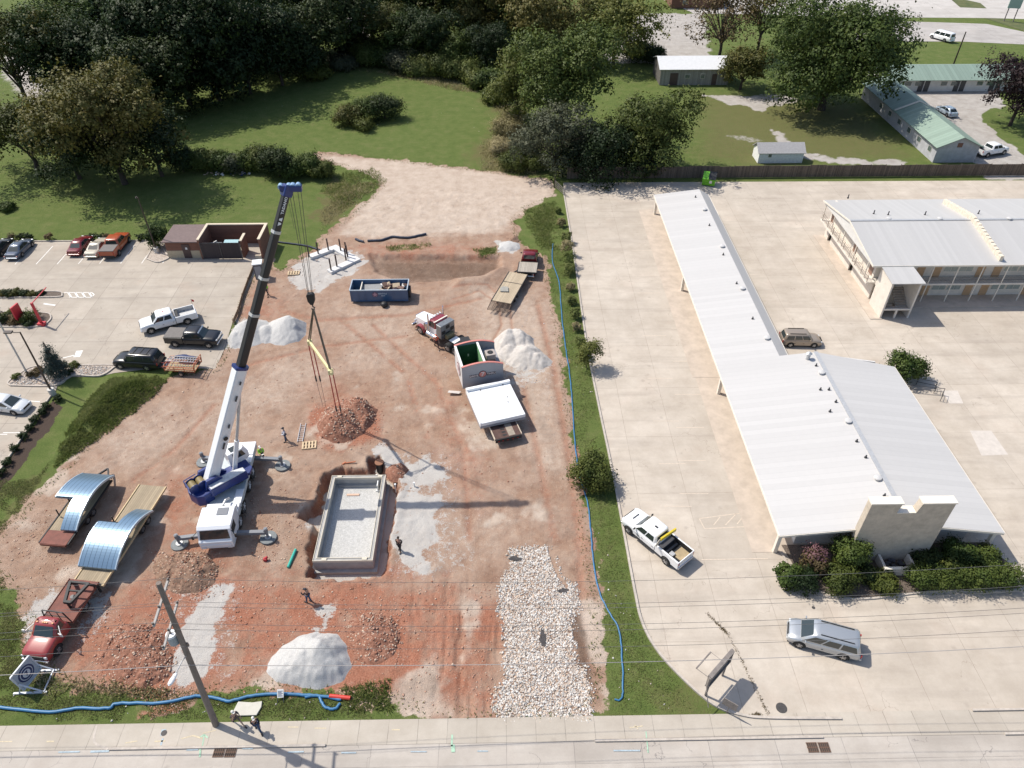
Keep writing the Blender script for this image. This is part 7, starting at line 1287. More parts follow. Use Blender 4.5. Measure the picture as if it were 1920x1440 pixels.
text('emblem_lettering', '7', .5, NAVY, pn, frame(c_ + n_ * sgn * .06, u_ * sgn, v_), .02)
# old sign frame on the motel lot
SF = mat('rusty grey sign steel', (.20, .175, .16), .75, var=.25, scale=3); s0_ = Vector((*P(1331, 1270, 3.0), 0)); s1_ = Vector((*P(1374, 1220, 3.0), 0)); t = thing('empty_sign_frame', 'rusty empty sign cabinet on two posts leaning over the motel lot corner', 'sign', (s0_.x, s0_.y, 0)); d = s1_ - s0_; mid = d / 2; dn = d.normalized(); sn = Vector((-dn.y, dn.x, 0))
mb = MB(); mb.beam(Vector((0, 0, 3.0)), d + Vector((0, 0, 3.0)), .3, .12); mb.beam(Vector((0, 0, 1.75)), d + Vector((0, 0, 1.75)), .3, .12); mb.beam(Vector((0, 0, 1.75)), Vector((0, 0, 3.0)), .3, .12); mb.beam(d + Vector((0, 0, 1.75)), d + Vector((0, 0, 3.0)), .3, .12); mb.build('cabinet_frame', SF, t); MB().beam(d * .02 + Vector((0, 0, 2.38)), d * .98 + Vector((0, 0, 2.38)), .05, 1.2).build('back_panel', SF, t)
[MB().beam(q_, q_ + Vector((0, 0, 1.8)), .12, .12).build('post', SF, t) for q_ in (d * .12, d * .88)]
mb = MB(); e_ = sn * 1.05; mb.beam(e_ + Vector((0, 0, 2.8)), e_ + d * .62 + Vector((0, 0, 2.8)), .09, .09); mb.beam(Vector((0, 0, 2.9)), e_ + Vector((0, 0, 2.8)), .03, .03); mb.beam(d * .6 + Vector((0, 0, 2.9)), e_ + d * .62 + Vector((0, 0, 2.8)), .02, .02); f_ = -d * .25 - sn * .6; mb.beam(Vector((0, 0, 1.7)), f_ + Vector((.2, 0, .6)), .05, .05); mb.build('bent_arm', SF, t)
x, y = P(1362, 1338); t = thing('small_sign', 'small dark tilted sign plate on the grass edge below the sign frame', 'sign', (x, y, 0), R(-35)); MB().box((0, 0, 1.3), (1.0, .05, .8)).build('plate', SF, t); MB().beam((0, .03, 0), (0, .03, 1.0), .06, .06).build('post', SF, t)
# manholes and drain grates
IRON = mat('cast iron', (.055, .05, .048), .7, var=.3, scale=8)
for px, py, r_, lab in ((1465, 1328, .38, 'round iron manhole cover on the motel driveway'), (308, 1375, .2, 'small round valve cover in the sidewalk ringed by blue paint'), (1525, 1140, .13, 'tiny round cover in the concrete above the minivan')):
    x, y = P(px, py); o = MB().cyl((x, y, ZL), (x, y, ZL + .02), r_, n=24).build('manhole_cover', IRON, None); tag(o, lab, 'manhole cover')
def grate(px, py, lab):
    x, y = P(px, py); t = thing('drain_grate', lab, 'drain', (x, y, ZL - .012)); MB().bb(-.33, .33, -.27, .27, .002, .012).build('pit', DARKG, t); mb = MB(); [mb.bb(-.36, .36, y_ - .03, y_ + .03, .013, .035) for y_ in (-.3, 0, .3)]; [mb.bb(x_ - .025, x_ + .025, -.3, .3, .036, .045) for x_ in np.linspace(-.33, .33, 6)]; mb.build('bars', mat('rusty iron', (.13, .075, .05), .8), t)
grate(411, 1411, 'left drain grate of the pair near the utility pole shadow'); grate(433, 1411, 'right drain grate of the pair near the utility pole shadow'); grate(1523, 1402, 'left drain grate of the pair in front of the driveway'); grate(1545, 1402, 'right drain grate of the pair in front of the driveway')
# ================================================================ POLES, WIRES, LAMPS
WP = mat('weathered pole timber', (.20, .165, .14), .9, var=.2, scale=3, streak=(6, 6, .5)); b_ = P(405, 1360); top = (P(297, 1093, 14.5)); t = thing('utility_pole', 'tall leaning wooden utility pole with two crossarms, transformer and street lamp', 'utility pole', (*b_, 0)); lean = Vector((top[0] - b_[0], top[1] - b_[1], 14.5))
MB().cyl((0, 0, -.2), lean, .22, .15, n=14).build('pole', WP, t, smooth=40); at = lambda z: lean * (z / 14.5); PORC = mat('porcelain', (.10, .08, .07), .3); ends = []
for z, dx in ((13.0, -.2), (10.9, -.2)):
    c_ = at(z) + Vector((dx, 0, 0)); ar = MB().beam(c_ + Vector((.12, -1.7, 0)), c_ + Vector((-.12, 1.45, 0)), .12, .14).build('crossarm', mat('grey crossarm timber', (.36, .34, .32), .85, var=.1), t)
    for yy in (-1.6, -.5, 1.35): MB().cyl(c_ + Vector((.08 * -yy / 1.6, yy, .07)), c_ + Vector((.08 * -yy / 1.6, yy, .24)), .06, n=8).build('insulator', PORC, ar); ends.append(c_ + Vector((0, yy, .2)))
    MB().beam(c_ + Vector((0, -.7, 0)), at(z - .7), .03, .03).build('arm_brace', STEEL, ar)
c_ = at(9.0) + Vector((-.5, .1, 0)); tf = MB().cyl(c_, c_ + Vector((0, 0, .8)), .33, n=20).build('transformer', mat('grey transformer', (.24, .29, .32), .5), t, smooth=40); MB().cyl(c_ + Vector((0, 0, .8)), c_ + Vector((0, 0, .92)), .35, .3, n=20).build('lid', mat('pale lid', (.66, .67, .68), .4), tf); MB().cyl(c_ + Vector((0, 0, .92)), c_ + Vector((0, .05, 1.2)), .05, n=8).build('bushing', PORC, tf)
c_ = at(7.9); hd_ = Vector((*P(323, 1275, 8.3), 8.3)) - Vector((*b_, 0)); arm_e = c_ + (hd_ - c_) * .6; MB().tube([c_, c_ + (hd_ - c_) * .3 + Vector((0, 0, .1)), hd_ + Vector((0, 0, .0))], .035, 8).build('lamp_arm', GALV, t); dl_ = (hd_ - c_).normalized(); mb = MB(); rings = []
for k, (s_, r_) in enumerate(((-.55, .05), (-.4, .12), (0, .17), (.3, .15), (.42, .04))):
    q_ = hd_ + dl_ * s_; sx = dl_.cross(Vector((0, 0, 1))).normalized(); rings.append([q_ + sx * (r_ * math.cos(a * .628)) + Vector((0, 0, .7 * r_ * math.sin(a * .628))) for a in range(10)])
mb.loft(rings).build('lamp_head', mat('pale lamp housing', (.72, .73, .74), .4), t, smooth=50); MB().cyl(at(8.6) + Vector((.2, .1, 0)), at(8.6) + Vector((.2, .1, .3)), .08).build('fuse', PORC, t)
def cable(label, att, r=.012, sag=1.3, m=None, dz=0):
    att = Vector((*b_, 0)) + att; pts = []
    for sgn_, L_ in ((-1, 58), (1, 58)):
        seg = []
        for k in range(25):
            u = k / 24; seg.append(att + Vector((sgn_ * L_ * u, .6 * u * sgn_, dz * u - sag * 4 * u * (1 - u))))
        pts = seg[::-1] if sgn_ < 0 else pts + seg[1:]
    o = MB().tube([p - att for p in pts], r, 5).build('overhead_cable', m or mat('cable', (.12, .115, .11), .6), None); o.location = att; return tag(o, label, 'cable', 'overhead cables of the utility pole')
for q_, lb in zip(ends, ('overhead cable on the near end of the upper crossarm', 'overhead cable on the middle pin of the upper crossarm', 'overhead cable on the far end of the upper crossarm', 'overhead cable on the near end of the lower crossarm', 'overhead cable on the middle pin of the lower crossarm', 'overhead cable on the far end of the lower crossarm')): cable(lb, q_)
cable('thick pale overhead cable lowest on the utility pole', at(7.1) + Vector((-.1, -.2, 0)), .022, 1.0, mat('pale cable', (.36, .33, .31), .6))
def lot_lamp(label, bpx, tpx, z, arm, pole_m, ped=True):
    bx, by = P(*bpx); t = thing('lot_lamp', label, 'street lamp', (bx, by, ZL)); 
    if ped: MB().cyl((0, 0, 0), (0, 0, .75), .32, n=20).build('pedestal', mat('pale pedestal', (.55, .52, .48), .85), t, smooth=40)
    MB().beam((0, 0, .6), (0, 0, z), .15, .15, w2=.1, h2=.1).build('pole', pole_m, t); MB().beam((0, 0, z - .05), (arm, 0, z - .05), .08, .08).box((arm * 1.6, 0, z), (abs(arm) * 1.1, .4, .14)).build('lamp_head', pole_m, t, bevel=.02); MB().box((arm * 1.6, 0, z - .08), (abs(arm) * .9, .34, .02)).build('lens', LAMP_W, t)
BRZ = mat('bronze pole paint', (.045, .03, .024), .5); lot_lamp('bronze lamp post with flat head by the mulch bed at the left', (100, 740), 0, 8.0, -.7, BRZ); lot_lamp('bronze lamp post beside the brick store and leafy bush', (295, 474), 0, 8.0, -.12, BRZ)
x, y = P(55, 707); t = thing('flagpole', 'tall plain pale metal flagpole rising from the river rock bed', 'pole', (x, y, ZL)); MB().cyl((0, 0, 0), (0, 0, 13.5), .10, .06, n=12).build('pole', GALV, t, smooth=40); MB().cyl((0, 0, 0), (0, 0, .2), .2, n=12).build('base', GALV, t)
x, y = P(1788, 120); t = thing('utility_pole', 'dark bare wooden pole standing in the far lawn behind the green roof', 'utility pole', (x, y, 0)); MB().cyl((0, 0, 0), (.1, 0, 6.6), .17, .12, n=10).build('pole', BRZ, t)
x, y = P(1882, 40); t = thing('roadside_sign', 'pale green roadside sign on two posts at the top right corner', 'sign', (x, y, 0), R(-10)); [MB().bb(q_ - .1, q_ + .1, -.1, .1, 0, 5.0).build('post', SF, t) for q_ in (0, 2.2)]; MB().bb(-.4, 2.6, -.12, .12, 3.1, 6.0).build('panel', mat('pale green sign face', (.30, .40, .34), .6), t)
RDP = mat('bright red sign paint', (.50, .025, .04), .45); x, y = P(80, 610); t = thing('clearance_bar', 'red clearance post with slender arm over the drive-through lane', 'sign', (x, y, ZL)); MB().bb(-.14, .14, -.1, .1, 0, 3.1).build('post', RDP, t, bevel=.02); MB().bb(-.4, .4, -.3, .3, .0, .35).build('base', RDP, t); MB().beam((0, 0, 3.0), (.05, 3.4, 3.0), .08, .08).build('arm', RDP, t)
x, y = P(42, 604); t = thing('menu_board', 'narrow red menu board standing among the island shrubs', 'sign', (x, y, ZL), R(80)); MB().bb(-.6, .6, -.1, .1, .7, 2.3).build('panel', RDP, t, bevel=.02); [MB().bb(q_ - .08, q_ + .08, -.06, .06, 0, .7).build('leg', RDP, t) for q_ in (-.4, .4)]
x, y = P(1040, 352); t = thing('field_gate', 'rusty bar gate and post between the dirt lane and the motel lot', 'gate', (x, y, 0), R(-68)); MB().cyl((0, 0, 0), (0, 0, 2.0), .09, n=8).build('post', BRZ, t); mb = MB(); [mb.beam((0, 0, z), (3.4, 0, z), .05, .05) for z in (.3, .6, .9, 1.2)]; [mb.beam((x_, 0, .3), (x_, 0, 1.2), .05, .05) for x_ in (.1, 1.2, 2.3, 3.4)]; mb.build('bars', SF, t)
# planted islands of the restaurant lot
def island(name, pts, m, n=5): 
    sp_ = smooth_path(PP(pts), n); kerb('kerb', [(v.x, v.y) for v in sp_], z=ZL, h=.14, closed=False); o = MB().poly([(v.x, v.y, ZL + .07) for v in sp_]).build(name, m); kind(o)
MUL = mat('planting bed mulch', (.055, .038, .03), .95, col2=(.20, .16, .13), scale=9, bump=.6, world=True); RIV = mat('river rock bed', (.28, .23, .19), .95, col2=(.52, .45, .39), scale=6, bump=.8, bscale=9, world=True)
island('planting_bed', [(-60, 560), (40, 559), (108, 558), (117, 554), (108, 548), (40, 549), (-60, 549)], MUL); island('planting_bed', [(-60, 614), (20, 614), (74, 613), (92, 604), (96, 594), (84, 588), (20, 586), (-60, 587)], MUL)
island('planting_bed', [(20, 724), (104, 724), (135, 706), (187, 706), (212, 692), (213, 686), (150, 686), (100, 686), (60, 690), (35, 704), (16, 718), (20, 724)], RIV); island('planting_bed', [(275, 486), (296, 493), (318, 484), (312, 476), (300, 460), (290, 460), (275, 486)], RIV)
rk = sample_poly(PP([(20, 722), (104, 722), (135, 704), (187, 704), (211, 690), (150, 688), (90, 688), (40, 702)]), 1500); o = scatter('river_rock', [(x, y, ZL + .09) for x, y in rk], .05, .15, ST + [RB[2]]); tag(o, 'buff river rock covering the landscaped bed behind the black vehicle', 'river rock')
x0_, x1_, y0_, y1_ = 24.4, 40.6, 33.3, 38.0
kerb('kerb', smooth_path([(23.0, 37.2), (23.8, 33.6), (27.5, 32.6), (34, 33.2), (41.0, 33.3), (41.4, 35.5), (40.5, 37.0)], 4), z=ZL, h=.12); o = MB().poly([(23.2, 37.9, ZL + .06), (24.0, 33.7, ZL + .06), (27.5, 32.7, ZL + .06), (34, 33.3, ZL + .06), (40.9, 33.4, ZL + .06), (41.2, 35.5, ZL + .06), (40.4, 37.9, ZL + .06)]).build('planting_bed', MUL); kind(o)
t = thing('stucco_planter', 'small cream stucco planter box against the chimney wall', 'planter', (30.4, 34.7, ZL + .06)); W = MB(); W.bb(0, 2.6, -.0, .2, 0, .85); W.bb(0, .2, .201, 1.5, 0, .85); W.bb(2.4, 2.6, .201, 1.5, 0, .85); W.build('wall', CREAM, t, bevel=.02); W = MB(); W.bb(-.03, 2.63, -.03, .22, .852, .91); W.build('cap', TRIM, t)
for k in range(10): MB().box((random.uniform(.4, 2.2), random.uniform(.4, 1.3), .3), (.35, .25, .2), random.uniform(0, 3), rx=random.uniform(-.5, .5)).build('dark_rubble', mat('dark litter', (.05, .05, .06), .7), t)
# litter heaps by the hedge
for px, py, lab in ((410, 328, 'small heap of buff litter on the lawn before the bushes'), (452, 327, 'small heap of white and blue litter on the lawn before the bushes')):
    x, y = P(px, py); t = thing('litter_heap', lab, 'litter', (x, y, .02))
    for k in range(14): MB().box((random.gauss(0, .8), random.gauss(0, .35), .1), (random.uniform(.15, .5), random.uniform(.1, .35), .1), random.uniform(0, 3), ry=random.uniform(-.5, .5)).build('scrap', random.choice([mat('white foam', (.72, .70, .68), .8), mat('cardboard', (.42, .33, .23), .85), NAVY if 'blue' in lab else mat('buff card', (.5, .38, .27), .8)]), t)
# ================================================================ TREES, SHRUBS, WEEDS
def leafm(name, c1, c2, c3, tr=.22):
    m = bpy.data.materials.new(name); m.use_nodes = True; nt = m.node_tree; b = nt.nodes['Principled BSDF']; b.inputs['Roughness'].default_value = .6; b.inputs['Specular IOR Level'].default_value = .25
    co = nn(nt, 'ShaderNodeTexCoord').outputs['Object']; oi = nn(nt, 'ShaderNodeObjectInfo'); n = nn(nt, 'ShaderNodeTexNoise'); n.inputs['Scale'].default_value = .55; n.inputs['Detail'].default_value = 7; n.inputs['Roughness'].default_value = .75
    nt.links.new(co, n.inputs['Vector']); ad = nn(nt, 'ShaderNodeMath', operation='MULTIPLY_ADD'); ad.inputs[1].default_value = .22; nt.links.new(oi.outputs['Random'], ad.inputs[0]); nt.links.new(n.outputs['Fac'], ad.inputs[2])
    r = nn(nt, 'ShaderNodeValToRGB'); e = r.color_ramp.elements; e.new(.5); [setattr(e[k], 'position', p) for k, p in enumerate((.40, .58, .78))]
    for k, c in enumerate((c1, c2, c3)): e[k].color = (*c, 1)
    nt.links.new(ad.outputs[0], r.inputs[0]); nt.links.new(r.outputs[0], b.inputs['Base Color']); t = nn(nt, 'ShaderNodeBsdfTranslucent'); nt.links.new(r.outputs[0], t.inputs[0]); mx = nn(nt, 'ShaderNodeMixShader'); mx.inputs[0].default_value = tr
    nt.links.new(b.outputs[0], mx.inputs[1]); nt.links.new(t.outputs[0], mx.inputs[2]); nt.links.new(mx.outputs[0], nt.nodes['Material Output'].inputs[0]); return m
LF_DARK = leafm('dark woodland leaves', (.012, .024, .008), (.022, .040, .011), (.045, .062, .016)); LF_OLIVE = leafm('olive autumn leaves', (.034, .050, .010), (.074, .082, .018), (.145, .12, .032)); LF_MID = leafm('mid green leaves', (.022, .043, .010), (.050, .080, .016), (.105, .135, .028))
LF_YEL = leafm('yellow green leaves', (.042, .062, .012), (.085, .105, .022), (.15, .155, .035)); LF_GREY = leafm('grey green leaves', (.042, .055, .030), (.075, .085, .048), (.12, .12, .07)); LF_PURP = leafm('dark purple leaves', (.016, .010, .012), (.030, .017, .018), (.05, .028, .025))
LF_BR = leafm('brown tired leaves', (.06, .045, .02), (.11, .08, .035), (.18, .125, .06)); LF_BLUE = leafm('blue green needles', (.05, .075, .065), (.085, .11, .095), (.13, .15, .13)); DRYG = leafm('dry straw weeds', (.20, .18, .08), (.30, .26, .13), (.42, .36, .21), .4); FRESH = leafm('fresh green weeds', (.095, .13, .032), (.16, .195, .055), (.25, .26, .10), .45); TUFT = leafm('verge grass blades', (.11, .15, .045), (.17, .195, .065), (.25, .25, .11), .5); PINKL = leafm('pink flower heads', (.10, .06, .055), (.24, .12, .14), (.38, .25, .27))
BARK = mat('bark', (.055, .042, .033), .95, var=.3, scale=5)
def leaves(blobs, n_cl, per, size, spread=.9, seed=0, up=.3, squash=.8):
    r = np.random.default_rng(seed); B = np.array(blobs, float); vol = B[:, 3] * B[:, 4] * B[:, 5]; pick = r.choice(len(B), n_cl, p=vol / vol.sum()); d = r.normal(size=(n_cl, 3)); d /= np.linalg.norm(d, axis=1)[:, None]; d[:, 2] = np.where(d[:, 2] < -.55, -d[:, 2], d[:, 2])
    rad = r.uniform(.35, 1.0, n_cl) ** .45 * (1 + .18 * r.normal(size=n_cl) * (r.uniform(size=n_cl) > .6)); C = B[pick, :3] + d * B[pick, 3:] * rad[:, None]; cs = spread * r.uniform(.5, 1.3, n_cl)
    C = np.repeat(C, per, 0); cs = np.repeat(cs, per); N = len(C); off_ = r.normal(size=(N, 3)) * .5; off_[:, 2] *= squash; C = C + off_ * cs[:, None]; C[:, 2] = np.maximum(C[:, 2], .03)
    loc_ = off_ / (np.linalg.norm(off_, axis=1)[:, None] + 1e-6); soft_ = loc_ * .75 + np.repeat(d, per, 0) * .55 + r.normal(size=(N, 3)) * .16; soft_[:, 2] += .25; soft_ /= np.linalg.norm(soft_, axis=1)[:, None]; nrm = r.normal(size=(N, 3)) * .5 + soft_; nrm[:, 2] += up; nrm /= np.linalg.norm(nrm, axis=1)[:, None]; a = np.cross(nrm, r.normal(size=(N, 3))); a /= np.linalg.norm(a, axis=1)[:, None] + 1e-9; b = np.cross(nrm, a); s = size * r.uniform(.55, 1.35, N)[:, None] / 2
    V = np.stack([C - a * s, C - b * s * .7 + nrm * s * .25, C + a * s * 1.15, C + b * s * .7 + nrm * s * .2], 1).reshape(-1, 3); return V, np.arange(N * 4).reshape(-1, 4), np.repeat(soft_, 4, 0)
def tree(name, label, cat, loc, blobs, m, n_cl=260, per=34, size=.42, spread=1.5, trunk_r=.35, trunk_h=None, group=None, seed=0, limbs=7, rz=0, up=.3, bare=0):
    t = thing(name, label, cat, loc, rz, group); V, F, N_ = leaves(blobs, n_cl, per, size, spread, seed, up); co_ = tri_mesh('crown', V, F, m, parent=t, smooth=True); co_.data.normals_split_custom_set_from_vertices(N_.astype(np.float32))
    if trunk_r:
        r = random.Random(seed); mb = MB(); zc = trunk_h or min(b[2] for b in blobs) * .9; mb.tube([(0, 0, -.2), (r.uniform(-.2, .2), r.uniform(-.2, .2), zc * .5), (r.uniform(-.3, .3), 0, zc)], [trunk_r, trunk_r * .8, trunk_r * .62], 9)
        for k in range(limbs + bare):
            b = blobs[k % len(blobs)]; dx, dy, dz = (r.uniform(-.75, .75) for _ in range(3)); e_ = Vector((b[0] + b[3] * dx, b[1] + b[4] * dy, b[2] + b[5] * (abs(dz) if k >= limbs else dz * .6))); s_ = Vector((0, 0, zc * r.uniform(.6, 1))); mb.tube([s_, s_.lerp(e_, .5) + Vector((0, 0, .12 * (e_ - s_).length)), e_], [trunk_r * .42, trunk_r * .25, trunk_r * .06], 6)
        mb.build('trunk', BARK, t, smooth=60)
    return t
def rb(seed, n, R_, H_, base=.35, k=.55):
    """a crown as a cluster of uneven lobes"""
    r = random.Random(seed); out = [(0, 0, H_ * .62, R_ * .62, R_ * .62, H_ * .33)]
    for i in range(n):
        a = i * 2.4 + r.uniform(-.4, .4); q = r.uniform(.35, .72); h = r.uniform(base, .86); s = R_ * k * r.uniform(.6, 1.1); out.append((R_ * q * math.cos(a) * (1.15 - .5 * abs(h - .5)), R_ * q * math.sin(a) * (1.15 - .5 * abs(h - .5)), H_ * h, s, s, s * r.uniform(.6, .85)))
    return out
G3 = lambda px, py: (*P(px, py), 0.0)
# single trees
tree('broadleaf_tree', 'tall olive-brown tree on the left behind the restaurant lawn', 'tree', G3(235, 345), rb(1, 14, 9.3, 17, .22), LF_OLIVE, 560, 44, .42, 1.5, .5, seed=1, bare=8)
tree('broadleaf_tree', 'rounded olive tree at the left edge of the lawn thicket', 'tree', G3(70, 318), rb(2, 9, 8, 11, .25), LF_OLIVE, 300, 36, .40, 1.4, .4, seed=2)
tree('broadleaf_tree', 'dark bushy tree under the olive tree by the back lawn', 'tree', G3(150, 335), rb(3, 9, 7.5, 9.5, .2), LF_DARK, 300, 36, .38, 1.3, .4, seed=3)
tree('broadleaf_tree', 'dark dense tree right of the tall olive tree trunk', 'tree', G3(305, 330), rb(4, 8, 6, 9, .2), LF_DARK, 260, 36, .38, 1.2, .35, seed=4)
tree('broadleaf_tree', 'thin tall tree in the top left corner with pale ground behind', 'tree', G3(60, 215), rb(5, 9, 9, 19, .35), LF_OLIVE, 230, 34, .45, 1.6, .45, seed=5, bare=8); tree('broadleaf_tree', 'green tree second from the top left corner', 'tree', G3(128, 200), rb(6, 9, 8, 18, .35), LF_MID, 260, 34, .45, 1.5, .4, seed=6)
tree('broadleaf_tree', 'tall full dark green tree left of the pair of sheds', 'tree', G3(1052, 250), rb(7, 14, 9.3, 17, .22), LF_MID, 560, 36, .42, 1.5, .5, seed=7)
tree('broadleaf_tree', 'yellow-green narrow tree at the right end of the lawn thicket', 'tree', G3(972, 225), rb(8, 8, 5.5, 12.5, .2), LF_YEL, 260, 34, .40, 1.3, .35, seed=8)
tree('broadleaf_tree', 'grey-green willow-like tree above the start of the board fence', 'tree', G3(1040, 318), rb(9, 9, 6.5, 11, .2), LF_GREY, 300, 36, .36, 1.3, .35, seed=9); tree('broadleaf_tree', 'dark undergrown tree hanging over the board fence', 'tree', G3(1130, 325), rb(10, 9, 7, 8, .2), LF_DARK, 300, 36, .38, 1.2, .35, seed=10)
tree('broadleaf_tree', 'round olive-green tree at the left end of the visible fence', 'tree', G3(1222, 318), rb(11, 11, 6.8, 11.5, .3), LF_YEL, 360, 34, .38, 1.2, .35, seed=11, bare=4); tree('broadleaf_tree', 'dark low tree between the round olive tree and the grey one', 'tree', G3(1175, 322), rb(12, 7, 5, 6.5, .2), LF_DARK, 200, 34, .36, 1.1, .3, seed=12)
tree('broadleaf_tree', 'olive tree at the top centre edge above the tall green one', 'tree', G3(1035, 118), rb(13, 9, 9, 14, .3), LF_OLIVE, 300, 34, .5, 1.6, .45, seed=13, bare=5); tree('broadleaf_tree', 'yellow-olive round tree left of the pale gravel clearing', 'tree', G3(1150, 122), rb(14, 10, 9, 14, .3), LF_YEL, 320, 34, .5, 1.5, .4, seed=14)
tree('broadleaf_tree', 'half-bare brownish tree behind the white-roofed long shed', 'tree', G3(1345, 118), rb(15, 9, 9, 15, .35), LF_BR, 200, 26, .42, 1.6, .4, seed=15, bare=26); tree('broadleaf_tree', 'thin half-bare tree between the brown tree and the giant green tree', 'tree', G3(1418, 108), rb(16, 7, 7.5, 15, .4), LF_OLIVE, 150, 24, .42, 1.6, .35, seed=16, bare=26)
tree('broadleaf_tree', 'small olive tree covering the right end of the long shed', 'tree', G3(1388, 168), rb(17, 8, 5.5, 7.5, .25), LF_OLIVE, 230, 32, .4, 1.2, .3, seed=17)
tree('broadleaf_tree', 'giant full green tree standing over the green-roofed motel wing', 'tree', G3(1540, 206), rb(18, 20, 12.6, 19.5, .2, .5), LF_MID, 900, 46, .48, 1.7, .75, seed=18); tree('broadleaf_tree', 'dark purple-leaved tree at the right edge beside the gravel court', 'tree', G3(1893, 236), rb(19, 9, 6.8, 11.5, .3), LF_PURP, 320, 34, .38, 1.2, .35, seed=19)
# the dense belt of wood along the top left
protos = []
for k in range(5):
    m_ = (LF_DARK, LF_DARK, LF_MID, LF_DARK, LF_OLIVE)[k]; protos.append((rb(30 + k, 11, 9.5, 18, .15), m_, 30 + k))
spots = [(180, 215), (238, 205), (300, 222), (355, 196), (412, 188), (470, 176), (530, 160), (585, 142), (640, 108), (180, 150), (250, 140), (320, 135), (390, 128), (455, 120), (515, 112), (575, 98), (765, 118), (815, 128), (868, 134), (918, 140), (740, 70), (800, 66), (860, 78), (925, 84), (980, 82), (560, 40), (480, 55), (400, 60), (310, 70), (220, 75), (690, 14), (890, 20), (960, 14), (600, 5), (800, 0), (720, 108)]
rr = random.Random(4); first = {}
for i, (px, py) in enumerate(spots):
    k = rr.choice((0, 2, 2, 4, 4)) if px > 700 else rr.choice((0, 1, 3, 0, 1, 2)); x, y = P(px, py); s_ = rr.uniform(.8, 1.12) * (.62 if (700 < px < 960 and py > 100) else 1.0)
    if k not in first:
        bl_, m_, sd = protos[k]; t = tree('woodland_tree', 'woodland tree crowded into the dense dark belt behind the lawn', 'tree', (x, y, 0), bl_, m_, 380, 40, .55, 1.6, .45, group='woodland trees in the dense belt behind the lawn', seed=sd, limbs=4); first[k] = t
    else: t = copy_tree(first[k]); t.location = (x, y, 0)
    t.rotation_euler = (0, 0, rr.uniform(0, 6.28)); t.scale = (s_, s_, s_ * rr.uniform(.85, 1.1))
# shrubs
def bush(label, px, py, R_, H_, m, seed, n=None, size=.2, name='shrub', cat='shrub', group=None, z=0.0, nb=5, xy=None):
    loc = (*(xy or P(px, py)), z); n = n or int(60 * R_ ** 1.6 + 25); r = random.Random(seed); bl_ = [(0, 0, H_ * .45, R_ * .8, R_ * .8, H_ * .5)] + [(R_ * .55 * math.cos(i * 2.2 + seed), R_ * .55 * math.sin(i * 2.2 + seed), H_ * r.uniform(.35, .6), R_ * .5, R_ * .5, H_ * .42) for i in range(nb)]
    return tree(name, label, cat, loc, bl_, m, n, 26, size, R_ * .28, .05 * R_, H_ * .3, group, seed, limbs=3)
bush('largest dark shrub of the island thicket in the middle of the back lawn', 722, 222, 3.6, 4.2, LF_DARK, 50, 240, .26); bush('middle green shrub of the island thicket in the back lawn', 690, 225, 3.0, 4.2, LF_MID, 51, 200, .26); bush('lowest olive shrub at the left end of the island thicket in the lawn', 655, 232, 3.0, 3.0, LF_OLIVE, 52, 180, .26); bush('straw-tinged shrub at the front of the island thicket in the lawn', 683, 243, 2.0, 1.8, LF_YEL, 53, 110, .22)
HG = 'shrubs in the rough hedge between the two lawns'
for k, (px, py, r_, h_, m_) in enumerate(((372, 318, 2.4, 3.2, LF_MID), (396, 316, 2.3, 3.0, LF_YEL), (420, 318, 2.3, 2.8, LF_MID), (446, 320, 2.2, 2.6, LF_GREY), (470, 318, 2.3, 3.2, LF_MID), (496, 316, 2.4, 3.9, LF_YEL), (526, 330, 2.7, 4.6, LF_DARK), (556, 330, 2.4, 3.0, LF_MID), (580, 328, 2.3, 3.4, LF_MID), (604, 332, 2.1, 2.6, LF_YEL), (345, 322, 2.4, 3.8, LF_DARK))): bush('rough hedge shrub between the restaurant lawn and the back lawn', px, py, r_, h_, m_, 60 + k, size=.24, group=HG)
TG = 'shrubs of the thicket edge behind the back lawn'
for k, (px, py, r_, h_, m_) in enumerate(((690, 118, 4, 4, FRESH), (725, 122, 4, 4, LF_MID), (760, 132, 4, 3.6, LF_GREY), (795, 138, 4, 3.2, FRESH), (830, 140, 4.2, 4.2, LF_YEL), (866, 146, 4, 3.8, FRESH), (898, 160, 3.4, 2.8, LF_YEL), (925, 165, 3.4, 3.4, LF_MID), (640, 130, 3.2, 2.6, LF_GREY), (595, 148, 3, 2.6, LF_YEL), (780, 122, 4, 4, LF_MID), (850, 128, 4, 4.4, LF_MID), (900, 138, 4, 4, LF_MID), (668, 100, 4, 4, LF_DARK), (930, 190, 3, 2.4, LF_YEL))): bush('mixed green shrub in the thicket edge along the back lawn', px, py, r_, h_, m_, 80 + k, size=.34, group=TG)
for k, (px, py, r_, h_, m_, lab) in enumerate(((1195, 112, 3.6, 3.6, LF_MID, 'dark green shrub left of the white-roofed long shed'), (1222, 118, 2.8, 3.6, LF_DARK, 'narrow dark shrub against the end of the white-roofed long shed'), (962, 316, 2.6, 2.6, LF_YEL, 'pale olive shrub at the lane end below the grey-green tree'), (1005, 318, 1.8, 2.0, FRESH, 'small bright green shrub by the gate post'), (985, 290, 2.6, 3.0, LF_GREY, 'greyish shrub left of the grey-green willow-like tree'), (940, 285, 2.4, 2.0, DRYG, 'straw coloured shrub on the right edge of the back lawn'), (955, 250, 3, 2.6, DRYG, 'large straw coloured shrub beside the yellow-green narrow tree'), (300, 462, 1.55, 3.2, LF_MID, 'leafy upright shrub touching the brick store'), (14, 393, 1.3, 1.0, LF_MID, 'small isolated shrub on the restaurant lawn at the left edge'), (1693, 708, 1.95, 2.7, LF_MID, 'single round shrub behind the office roof by the railings'))):
    bush(lab, px, py, r_, h_, m_, 110 + k, size=.2 if h_ < 3.5 else .28, n=260 if px == 1693 else None)
